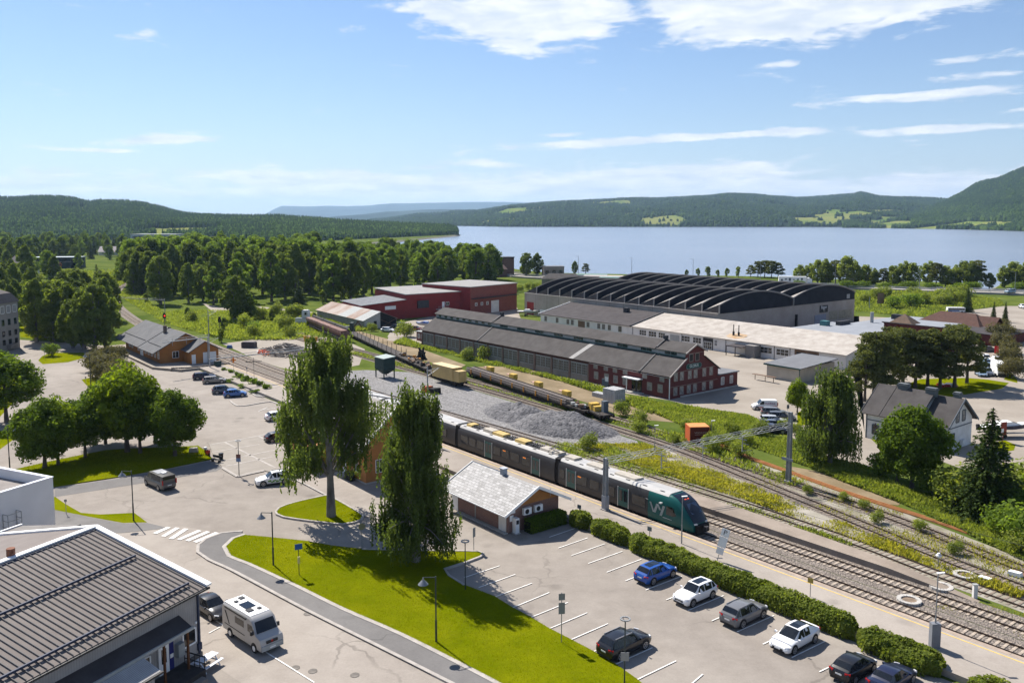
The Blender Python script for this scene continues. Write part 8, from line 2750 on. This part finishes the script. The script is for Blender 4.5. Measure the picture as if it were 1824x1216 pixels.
def ring_lamp(label, px, H):
	t = thing('ring_lamp', label, 'lamp', G(*px), 0, 'lamps with a flat ring head')
	MB().tube((0, 0, 0), (0, 0, H), .055, .045, 8).build('post', m_pole, t)
	mb = MB()
	for k in range(14):
		a, a2 = k * 2 * math.pi / 14, (k + 1) * 2 * math.pi / 14
		mb.obox((.33 * math.cos(a), .33 * math.sin(a), H + .22), (.33 * math.cos(a2), .33 * math.sin(a2), H + .22), .12, .07)
	for k in range(3):
		a = k * 2.09
		mb.obox((0, 0, H - .02), (.3 * math.cos(a), .3 * math.sin(a), H + .2), .03, .03)
	mb.build('ring_head', m_poleg, t)
	return t

ring_lamp('slim lamp with a ring head at the lawn corner beside the parking bays', (829, 1052), 4.5)
rl = ring_lamp('slim ring headed lamp with a small sign near the bottom edge, by the black SUV', (1112, 1232), 5.3)
bx('sign_back', m_poleg, rl, -.3, -.09, 2.4, .3, -.06, 3.05)
t = ring_lamp('slim lamp with a two tone notice at the corner of the paved bays', (426, 848), 4.6)
bx('notice', mat('notice_brown', (.14, .06, .05), .6, var=.1), t, -.3, -.1, 2.5, .3, -.06, 3.0)
bx('notice', mat('notice_blue', (.12, .18, .30), .6, var=.1), t, -.3, -.1, 2.0, .3, -.06, 2.49)

def plat_lamp(label, px, H, z=.5, box=False):
	t = thing('platform_lamp', label, 'lamp', (G(*px, z).x, G(*px, z).y, z), 0, 'lamps along the platform')
	MB().tube((0, 0, 0), (0, 0, H * .4), .07, n=8).tube((0, 0, H * .4), (0, 0, H), .045, n=8).build('post', m_poleg, t)
	MB().obox((-.08, 0, H + .03), (.5, 0, H + .08), .2, .07).build('lamp_head', m_white, t)
	if box:
		bx('cabinet', mat('cabinet_grey', (.18, .19, .21), .5, var=.1), t, -.35, -.25, 0, .35, .25, 2.0)

plat_lamp('platform lamp standing before the train nose behind the hedge', (1214, 968), 5.0)
plat_lamp('platform lamp on a grey cabinet beside the hedge at the bottom right', (1664, 1152), 6.0, box=True)
plat_lamp('white headed lamp post beside the orange container', (1267, 786), 3.2, 0)
plat_lamp('white headed lamp post in the weeds by the gravel heap', (1166, 806), 4.0, 0)

def sign(label, px, H, plates, z=0.0, yaw=20, tilt=0.0, name='sign_post', cat='sign', pm=None):
	t = thing(name, label, cat, (G(*px, z).x, G(*px, z).y, z), R(yaw))
	if tilt:
		t.rotation_euler = (0, R(tilt), R(yaw))
	MB().tube((0, 0, 0), (0, 0, H), .035, n=8).build('post', pm or m_poleg, t)
	for (w_, h_, zc, m_) in plates:
		bx('plate', m_, t, -w_ / 2, -.06, zc - h_ / 2, w_ / 2, -.035, zc + h_ / 2)
	return t

m_sback = mat('sign_back_grey', (.22, .225, .22), .6, var=.1)
m_sblue = mat('sign_blue', (.02, .09, .28), .5, var=.05)
m_oran = mat('sign_orange', (.75, .22, .02), .6, var=.05)
sign('post with two grey sign backs at the lawn edge beside the empty bays', (1000, 1146), 4.3, [(.52, .55, 3.95, m_sback), (.52, .95, 3.0, m_sback)], yaw=10)
sign('post with a narrow grey plate at the lawn tip facing the kiosk', (844, 981), 2.5, [(.45, 1.0, 2.0, m_sback)], yaw=60)
t = sign('pole with a round sign seen from behind at the lawn edge below the birches', (645, 979), 2.6, [])
MB().tube((0, -.05, 2.5), (0, -.03, 2.5), .36, n=18).build('round_plate', mat('sign_back_yellow', (.30, .28, .18), .6, var=.1), t)
t = sign('crossing sign pole with a blue square and yellow bands on the lawn', (533, 1026), 3.1, [(.7, .55, 2.95, m_sblue)], yaw=25, pm=m_pole)
MB().tube((0, 0, 1.3), (0, 0, 1.95), .11, n=10).build('band', mat('band_yellow', (.55, .50, .22), .6, var=.1), t)
t = sign('tilted white parking sign leaning over the hedge, with a letter P', (1275, 1006), 4.0, [(.8, .8, 3.55, m_white), (.8, 1.1, 2.55, m_white), (.7, .7, 1.6, m_white)], yaw=-25, tilt=14)
text('letter', 'P', .7, m_tframe, t, (0, -.065, 3.55), (R(90), 0, 0), .004)
for k, (px, lab) in enumerate([((1157, 966), 'small grey info post on the platform behind the hedge'), ((1032, 925), 'small blue grey sign at the kiosk end of the hedge'), ((1443, 1062), 'small yellow plate on a post at the hedge beside the platform')]):
	sign(lab, px, 1.6, [(.5, .45, 1.5, [m_sback, m_slatetrim, mat('sign_ochre', (.45, .32, .08), .6, var=.1)][k])], z=.5, yaw=-40)
sign('orange cross shaped sign on a pole by the flower bed', (416.5, 667), 3.6, [(.35, 1.2, 3.2, m_oran), (1.1, .3, 3.2, m_oran)], yaw=10)
sign('thin mast with a cross bar at the platform edge by the flower bed', (453, 683), 5.4, [(3.2, .15, 4.6, m_pole)], yaw=15, pm=m_pole)
sign('brown wooden sign on two red posts at the corner of the white house', (1563, 782), 2.6, [(1.3, .8, 2.2, mat('sign_brown', (.17, .05, .035), .7, var=.15))], pm=mat('post_red', (.30, .06, .04), .7, var=.1))
t = sign('rust red information board on posts in front of the motor boat', (1786, 788), 3.2, [(1.2, 2.0, 2.2, mat('board_red', (.24, .045, .03), .7, var=.15))], pm=mat('post_red', (.30, .06, .04)))
bx('notice', m_white, t, -.5, -.08, 1.6, .0, -.062, 2.2)
sign('bright red banner standing among the parked cars in the lot', (1775, 632), 2.3, [(1.2, 1.9, 1.3, mat('banner_red', (.6, .02, .03), .6, var=.05))], yaw=-5)
sign('grey sign on a post in the grass beside the packed cars', (1403, 737), 1.6, [(.5, .7, 1.3, m_slatetrim)])
sign('brown board on posts at the edge of the meadow by the hall', (1568, 548), 4.2, [(3.2, 4.0, 3.6, mat('board_brown', (.22, .14, .09), .8, var=.1))])
sign('pale post pair at the meadow edge by the hall', (1548, 550), 4.6, [(.4, 4.0, 2.4, m_paleband)])
for k, px in enumerate([((118, 915)), (153, 683), (80, 640), (440, 720 - 45)]):
	sign(['thin post on the grass strip by the left footpath', 'short dark post on the little lawn near the lilac bushes', 'pole with a small round sign on the round grass patch', 'grey double post in the flower bed'][k], px, [1.8, 1.4, 2.4, 2.6][k], [(.3, .3, [1.6, 1.3, 2.2, 2.3][k], m_sback)])
for k, px in enumerate([(294, 590), (392, 598)]):
	t = thing('railway_signal', ['railway signal with a red light above the goods shed roof', 'dark railway signal in the weeds behind the goods shed'][k], 'signal', G(*px), R(-40))
	MB().tube((0, 0, 0), (0, 0, 4.2), .09, n=8).build('post', m_pole, t)
	MB().prismx([(-.4, 3.9), (.4, 3.9), (.5, 4.6), (.3, 5.6), (-.3, 5.6), (-.5, 4.6)], -.08, .06).build('signal_head', m_black, t)
	if k == 0:
		MB().tube((.06, 0, 4.7), (.1, 0, 4.7), .2, n=12).build('red_light', mat('signal_red', (1, .03, .02), .5, var=0, emit=1.5), t)
t = thing('lamp_post_highway', 'highway lamp mast', 'lamp', (0, 0, -400))
drop(t)
for k, (u, v, vt) in enumerate([(1030, 497, 456), (1125, 500, 459), (1234, 503, 461), (1354, 507, 468), (1487, 512, 472), (1637, 519, 473), (1807, 525, 484), (1520, 513, 497)]):
	p = G(u, v)
	H = (v - vt) / (v - HZ) * EYE
	t = thing('highway_lamp', 'slender highway lamp mast standing %s' % ['by the two lone shore trees', 'behind the left arched roofs', 'behind the middle of the arched roofs', 'by the small pine clump', 'above the right end of the arched roofs', 'between the lakeside trees at the water gap', 'at the right edge of the highway', 'short and thick at the hall corner'][k], 'lamp', p, R(-15), 'highway lamp masts')
	MB().tube((0, 0, 0), (0, 0, H), .16, .09, 6).build('mast', m_poleg, t)
	MB().obox((0, 0, H), (-2.0, 0, H + .15), .16, .1).build('arm', m_poleg, t)

# ---- picnic table by the bottom left building
tb = G(367, 1188)
t = thing('picnic_table', 'white picnic table with benches beside the plinth of the bottom left building', 'picnic table', tb, R(65))
m_ptw = mat('table_white', (.66, .67, .70), .6, var=.06)
for k in range(5):
	bx('table_plank', m_ptw, t, -1.0, -.36 + k * .145, .74, 1.0, -.225 + k * .145, .78)
for y_ in (-.85, .6):
	for k in range(2):
		bx('bench_plank', m_ptw, t, -1.0, y_ + k * .14, .43, 1.0, y_ + .13 + k * .14, .47)
for x_ in (-.7, .7):
	MB().obox((x_, -.75, 0), (x_, -.2, .74), .08, .05).obox((x_, .75, 0), (x_, .2, .74), .08, .05).obox((x_, -.8, .4), (x_, .8, .4), .06, .08).build('leg', m_ptw, t)
# bench with a parked bicycle and a bin by the paved bays
t = thing('park_bench', 'dark bench at the edge of the shaded verge beside the paved bays', 'bench', G(385, 823), R(-30))
bx('seat', m_trim, t, -.9, -.25, .42, .9, .2, .48)
bx('backrest', m_trim, t, -.9, .22, .6, .9, .28, .95)
for x_ in (-.7, .7):
	bx('leg', m_trim, t, x_ - .04, -.2, 0, x_ + .04, .2, .42)
t = thing('litter_bin', 'dark litter bin at the corner of the paved bays beside the bench', 'bin', G(394, 819))
MB().tube((0, 0, .05), (0, 0, .95), .26, .34, 12).build('body', m_trim, t)
MB().tube((0, 0, .96), (0, 0, 1.02), .36, .3, 12).build('rim', m_tframe, t)
t = thing('motor_scooter', 'red and dark scooter parked beside the bench by the shaded verge', 'scooter', G(370, 812), R(-50))
for x_ in (-.6, .6):
	MB().tube((x_, -.06, .28), (x_, .06, .28), .28, n=14).build('wheel', m_tyre, t)
MB().prism([(-.85, .45), (-.8, .8), (-.1, .78), (.05, .4), (.4, .4), (.5, 1.0), (.62, 1.0), (.62, .35), (-.5, .3)], -.17, .17).build('body', PAINT['red'], t)
MB().cbox(-.4, 0, .84, .75, .28, .1).build('saddle', m_trim, t)
MB().obox((.55, -.34, 1.08), (.55, .34, 1.08), .04, .04).build('handlebar', m_trim, t)
bx('top_box', m_white, t, -1.0, -.2, .85, -.65, .2, 1.15)
t = thing('stone_block', 'pale stone block at the edge of the shaded verge behind the bench', 'stone', G(345, 806), R(10))
MB().prism([(-.6, 0), (-.55, .7), (.5, .75), (.62, 0)], -.4, .4).build('block', m_kerb, t)
t = thing('wheeled_bin', 'dark green wheeled container at the corner of the goods shed', 'bin', (G(388, 652, .5).x, G(388, 652, .5).y, .5), A0)
MB().prismx([(-.55, .1), (.55, .1), (.65, 1.15), (-.65, 1.15)], -.7, .7).build('body', mat('bin_green', (.02, .05, .05), .6, var=.1), t)
bx('lid', m_tframe, t, -.72, -.66, 1.16, .72, .66, 1.22)

# ---- things of the goods yard
m_cred = clad_mat('container_orange', (.46, .085, .018), .28, 2, .72, .6)
cp = G(1248, 789)
t = thing('shipping_container', 'bright orange shipping container with faint white lettering in the weeds', 'container', cp, R(4))
MB().box(-1.7, 0, .1, 1.35, 2.6, 2.45).build('body', m_cred, t)
mb = MB()
for x_ in (-1.72, 1.27):
	for y_ in (-.02, 2.52):
		mb.box(x_, y_, 0, x_ + .1, y_ + .1, 2.5)
for z_ in (.05, 2.42):
	mb.box(-1.72, -.03, z_, 1.37, .05, z_ + .1)
mb.build('frame', mat('container_edge', (.55, .16, .05), .6, var=.1), t)
bx('roof', mat('container_top', (.62, .25, .08), .6, var=.1), t, -1.68, .06, 2.46, 1.33, 2.5, 2.53)
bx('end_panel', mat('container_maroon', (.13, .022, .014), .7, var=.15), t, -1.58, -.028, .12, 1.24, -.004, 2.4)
text('lettering', 'VEIDRIFT', .42, mat('lettering_faded', (.42, .30, .26), .7, var=.1), t, (-.05, -.035, 1.6), (R(90), 0, 0), .004, width=1.9)
bx('lettering_line', mat('lettering_faded', (.42, .30, .26)), t, -.95, -.04, 1.28, .85, -.005, 1.33)
hp = G(686, 672)
t = thing('hopper_tank', 'dark green hopper tank on legs beside the gravel yard, between the birches and the wagons', 'hopper', hp, A0)
m_dg = mat('hopper_green', (.02, .045, .042), .6, var=.15)
MB().box(-1.9, -1.4, 1.9, 1.9, 1.4, 4.4).add([(-1.9, -1.4, 1.9), (1.9, -1.4, 1.9), (1.9, 1.4, 1.9), (-1.9, 1.4, 1.9), (-.5, -.4, .8), (.5, -.4, .8), (.5, .4, .8), (-.5, .4, .8)], [(0, 1, 5, 4), (1, 2, 6, 5), (2, 3, 7, 6), (3, 0, 4, 7), (4, 5, 6, 7)]).build('tank', m_dg, t)
MB().slab([(-2.0, -1.5, 4.42), (2.0, -1.5, 4.42), (2.0, 1.5, 4.7), (-2.0, 1.5, 4.7)], .1).build('cover', mat('cover_pale', (.30, .35, .33), .6, var=.1), t)
for x_ in (-1.7, 1.7):
	for y_ in (-1.25, 1.25):
		bx('leg', m_dg, t, x_ - .1, y_ - .1, 0, x_ + .1, y_ + .1, 1.9)
# concrete block stack and pallets
m_blk = mat('concrete_block', (.40, .40, .405), .9, var=.12, scale=1.5)
t = thing('block_stack', 'tall stack of grey concrete blocks before the red gabled workshop', 'stack', G(1094, 716), A0)
pr_ = None
for z_ in range(9):
	for x_ in range(4):
		for y_ in range(4):
			if 0 < x_ < 3 and 0 < y_ < 3 and z_ < 8:
				continue
			if pr_ is None:
				o = pr_ = MB().cbox(0, 0, .14, .72, .66, .25).build('concrete_block', m_blk, t)
			else:
				o = pr_.copy()
				COL.objects.link(o)
			o.location = (-1.2 + x_ * .78 + random.uniform(-.03, .03), -1.1 + y_ * .72 + random.uniform(-.03, .03), z_ * .295)
t = thing('block_stack', 'low stack of pale concrete pieces left of the tall block stack', 'stack', G(1070, 707), A0)
for z_ in range(3):
	for x_ in range(4):
		for y_ in range(2):
			o = pr_.copy()
			COL.objects.link(o)
			o.parent = t
			o.location = (-1.2 + x_ * .8, -.5 + y_ * .75, z_ * .295)
# gravel heaps
def heap(label, px, rx, ry, h, rot, m, seed, name='gravel_heap'):
	p = G(*px)
	t = thing(name, label, 'gravel heap', p, rot)
	n = 46
	u = np.linspace(-1.15, 1.15, n)
	X, Y = np.meshgrid(u, u, indexing='ij')
	rr = np.sqrt(X ** 2 + Y ** 2)
	Z = h * np.clip(1 - rr, 0, 1) ** .85 * (.55 + .9 * fbm(X * 3 + seed, Y * 3 + seed, seed, 4)) + (fbm(X * 16, Y * 16, seed + 3, 2) - .5) * .16 * np.clip(1.1 - rr, 0, 1)
	Z = np.where(rr > 1.08, -.05, Z)
	V = np.stack([X * rx, Y * ry, Z], -1).reshape(-1, 3)
	i = np.arange(n - 1)[:, None] * n + np.arange(n - 1)[None]
	F = np.stack([i, i + n, i + n + 1, i + 1], -1).reshape(-1, 4)
	npmesh('heap', V, F, m, t)
	k = 900
	a, q = rng.uniform(0, 6.28, k), rng.uniform(0, 1.0, k) ** .6
	C = np.stack([np.cos(a) * q * rx, np.sin(a) * q * ry, h * np.clip(1 - q, 0, 1) * .75 + .05], 1)
	V, F = quads(C, .22 * rng.uniform(.5, 1.3, k), None, 1.1)
	o = npmesh('loose_stones', V, F, m, t)
	o['kind'] = 'stuff'

heap('steep heap of dark crushed rock by the train, the right and larger one', (1003, 762), 9.5, 6.0, 3.3, A0 + .3, m_pile, 5)
heap('lower heap of dark crushed rock, left of the larger heap by the train', (925, 740), 8.5, 5.0, 2.4, A0 - .1, m_pile, 9)
# heap of old sleepers
t = thing('sleeper_heap', 'big untidy heap of old railway sleepers in the goods yard behind the big birch', 'heap', G(512, 628), A0)
m_osl = mat('grey_sleeper', (.16, .14, .125), .95, col2=(.27, .245, .22), scale=.8)
pr_ = None
for k in range(230):
	if pr_ is None:
		o = pr_ = MB().box(-1.3, -.13, -.08, 1.3, .13, .08).build('old_sleeper', m_osl, t)
	else:
		o = pr_.copy()
		COL.objects.link(o)
	a, q = random.uniform(0, 6.28), random.random() ** .55
	x_, y_ = math.cos(a) * q * 9.5, math.sin(a) * q * 5.5
	o.location = (x_, y_, max(.1, 2.6 * (1 - q) * random.uniform(.5, 1.0) + .1))
	o.rotation_euler = (random.uniform(-.3, .3), random.uniform(-.25, .25), random.uniform(0, 3.14))
m_net = mat('orange_netting', (.72, .09, .012), .7, col2=(.85, .2, .03), scale=1.5)
t = thing('netting_heap', 'crumpled bright orange plastic netting beside the second track', 'heap', G(470, 631), A0)
for k in range(42):
	o = MB().add([(random.uniform(-.7, .7), random.uniform(-.5, .5), random.uniform(0, .5)) for _ in range(4)] + [(0, 0, .75)], [(0, 1, 4), (1, 2, 4), (2, 3, 4), (3, 0, 4)]).build('netting_fold', m_net if k % 6 else [m_white, m_wyel][k % 2], t, loc=(random.uniform(-2.8, 2.8), random.uniform(-.9, .9), random.uniform(0, .35)))
t = thing('steel_box', 'dark grey steel box on the gravel beside the second track', 'box', G(444, 619), R(-8))
MB().prism([(-1.8, 0), (-1.8, 1.35), (-1.5, 1.6), (1.5, 1.6), (1.8, 1.35), (1.8, 0)], -.9, .9).build('body', mat('box_violet', (.075, .062, .07), .7, var=.15), t)
bx('lid_edge', m_tframe, t, -1.82, -.92, 1.28, 1.82, .92, 1.34)
t = thing('blue_cabinet', 'small blue box on a post beside the second track', 'box', G(409, 620), 0)
MB().prism([(-.7, .1), (-.5, .8), (.5, .8), (.7, .1)], -.4, .4).build('body', PAINT['midblue'], t)
bx('base', m_conc, t, -.75, -.5, 0, .75, .5, .1)
t = thing('yellow_skip', 'yellow open skip at the far end of the sleeper heap', 'skip', G(553, 609), A0)
MB().prism([(-1.6, .2), (-2.4, 1.6), (2.4, 1.6), (1.6, .2)], -1.1, 1.1).build('body', mat('skip_yellow', (.55, .30, .02), .6, var=.15), t)
bx('inside', m_rusty, t, -2.2, -1.0, 1.58, 2.2, 1.0, 1.61)
t = thing('orange_bucket', 'orange loader bucket and black attachment lying on the gravel yard behind the second birch', 'machine part', G(768, 698), A0)
MB().prism([(-1.3, 0), (-1.5, 1.0), (-.2, 1.15), (.4, .5), (.3, 0)], -1.2, .5).build('bucket', mat('bucket_orange', (.42, .10, .025), .6, var=.15), t)
MB().prism([(.5, 0), (.4, .9), (2.2, 1.1), (2.3, 0)], -1.0, .8).build('black_attachment', m_black, t)
t = thing('workshop_cabin', 'small brick red cabin with white windows at the left end of the long workshop', 'cabin', G(742, 606), A0)
MB().box(0, 0, 0, 6.2, 3.0, 2.5).build('wall', mat('cabin_red', (.15, .055, .04), .8, var=.15), t)
MB().box(-.2, -.2, 2.5, 6.4, 3.2, 2.7).build('roof', m_paleband, t)
for x_ in (1.2, 2.8, 4.6):
	window(t, 'y', -.005, x_, 1.4, .8, 1.2, m_white, (0, 0), m_curtain)
t = thing('yard_machine', 'dark small excavator in the bushes beside the rusty shed', 'excavator', G(623, 592), 0)
bx('track', m_black, t, -1.4, -1.2, 0, 1.4, -.7, .7)
bx('track', m_black, t, -1.4, .7, 0, 1.4, 1.2, .7)
MB().prism([(-1.3, .7), (-1.3, 1.9), (.1, 1.9), (.3, 3.0), (1.2, 3.0), (1.4, .7)], -1, 1).build('cab', mat('machine_green', (.05, .07, .06), .6, var=.2), t)
MB().obox((1.2, 0, 1.4), (2.6, 0, 3.4), .25, .35).obox((2.6, 0, 3.4), (3.6, 0, 1.4), .2, .3).build('boom', m_rusty, t)
t = thing('white_cabin', 'white trailer cabin with a round topped box in the weeds left of the rusty shed', 'cabin', G(545, 577), R(-5))
MB().box(-3.2, -1.2, .5, 3.6, 1.2, 2.0).build('body', m_whitewall, t)
MB().prism([(-1.0, 2.02), (-1.0, 4.2), (-.7, 4.6), (.9, 4.6), (1.1, 4.2), (1.1, 2.02)], -.9, .9).build('box', m_whitewall, t)
bx('window', m_glass, t, -.1, -.93, 3.0, .6, -.905, 3.9)
bx('edge', m_slatetrim, t, -3.3, -1.25, 1.95, 3.7, 1.25, 2.01)
for k, (u, v, H, c_) in enumerate([(1619, 1071, .25, 0), (1676, 1047, .22, 0), (1718, 1026, .2, 1)]):
	t = thing('manhole_ring', ['round concrete well ring between the first two tracks', 'concrete well ring with a sunken dark lid beside the end of the island platform', 'concrete well ring among the sidings at the right'][k], 'well', G(u, v))
	mb = MB()
	for q in range(18):
		a, a2 = q * 2 * math.pi / 18, (q + 1) * 2 * math.pi / 18
		mb.obox((.85 * math.cos(a), .85 * math.sin(a), .12), (.85 * math.cos(a2), .85 * math.sin(a2), .12), .38, .26)
	mb.build('ring', m_conc, t)
	MB().disc((0, 0, .05), .68, 16, h=.1).build('lid', mat('lid_rust', (.19, .14, .10), .9, var=.25), t)
for k, (u, v) in enumerate([(1755, 1036), (1808, 1026)]):
	t = thing('point_machine', ['white points motor between the sidings, nearer one', 'white points motor at the right edge of the sidings'][k], 'points motor', G(u, v), A0)
	MB().prism([(-.6, .1), (-.55, .45), (.5, .5), (.6, .1)], -.3, .3).build('casing', m_white, t)
	MB().box(-.7, .3, .05, .7, 1.6, .12).build('rod_plate', m_rusty, t)
t = thing('signal_globe', 'small post with a white globe among the sidings', 'signal', G(1671, 1008))
MB().tube((0, 0, 0), (0, 0, .9), .05, n=8).build('post', m_poleg, t)
MB().tube((0, 0, .9), (0, 0, 1.1), .18, .28, 12).tube((0, 0, 1.1), (0, 0, 1.35), .28, .12, 12).build('globe', m_white, t)
t = thing('relay_cabinet', 'narrow grey box on the bank between the tracks at the bottom right', 'cabinet', G(1736, 1064))
bx('body', m_whitewall, t, -.18, -.15, 0, .18, .15, 1.2)
bx('cap', m_paleband, t, -.22, -.19, 1.2, .22, .19, 1.28)
t = thing('tarpaulin_heap', 'red and white tarpaulins lying in the grass under the pines', 'heap', G(1686, 688))
for k in range(9):
	MB().prism([(-.8, 0), (-.4, .55), (.3, .6), (.9, 0)], -.5, .5).build('tarpaulin', PAINT['red'] if k % 3 else m_white, t, loc=(random.uniform(-2.2, 2.0), random.uniform(-.8, .8), 0), rotz=random.uniform(0, 3))
t = thing('bin_group_table', 'dark bench with two barrels by the entrance of the red gabled workshop', 'bench', S(-117.6, 119.6, 0), A0)
bx('seat', m_tframe, t, -1.2, -.3, .6, 1.2, .3, .7)
MB().tube((-1.6, 0, 0), (-1.6, 0, .9), .35, n=10).tube((1.7, 0, 0), (1.7, 0, .9), .35, n=10).build('barrel', m_tframe, t)
t = thing('white_panel_board', 'small white board on a grey stand before the red boarded wall', 'board', S(-119.4, 119.3, 0), A0)
bx('stand', m_slatetrim, t, -1.4, -.1, 0, .3, .1, 1.9)
bx('board', m_white, t, -.5, -.13, 1.5, .4, -.105, 2.4)

# ================================================================= AIR
hz = bpy.data.materials.new('haze')
hz.use_nodes = True
nt = hz.node_tree
for nd in list(nt.nodes):
	if nd.type == 'BSDF_PRINCIPLED':
		nt.nodes.remove(nd)
pv = nt.nodes.new('ShaderNodeVolumePrincipled')
pv.inputs['Color'].default_value = (.50, .72, 1.0, 1)
pv.inputs['Density'].default_value = HAZE
pv.inputs['Anisotropy'].default_value = .25
nt.links.new(pv.outputs[0], nt.nodes['Material Output'].inputs['Volume'])
hb = MB().box(-17500, -700, -5, 12500, 25500, 560).build('haze', hz)
hb['kind'] = 'stuff'
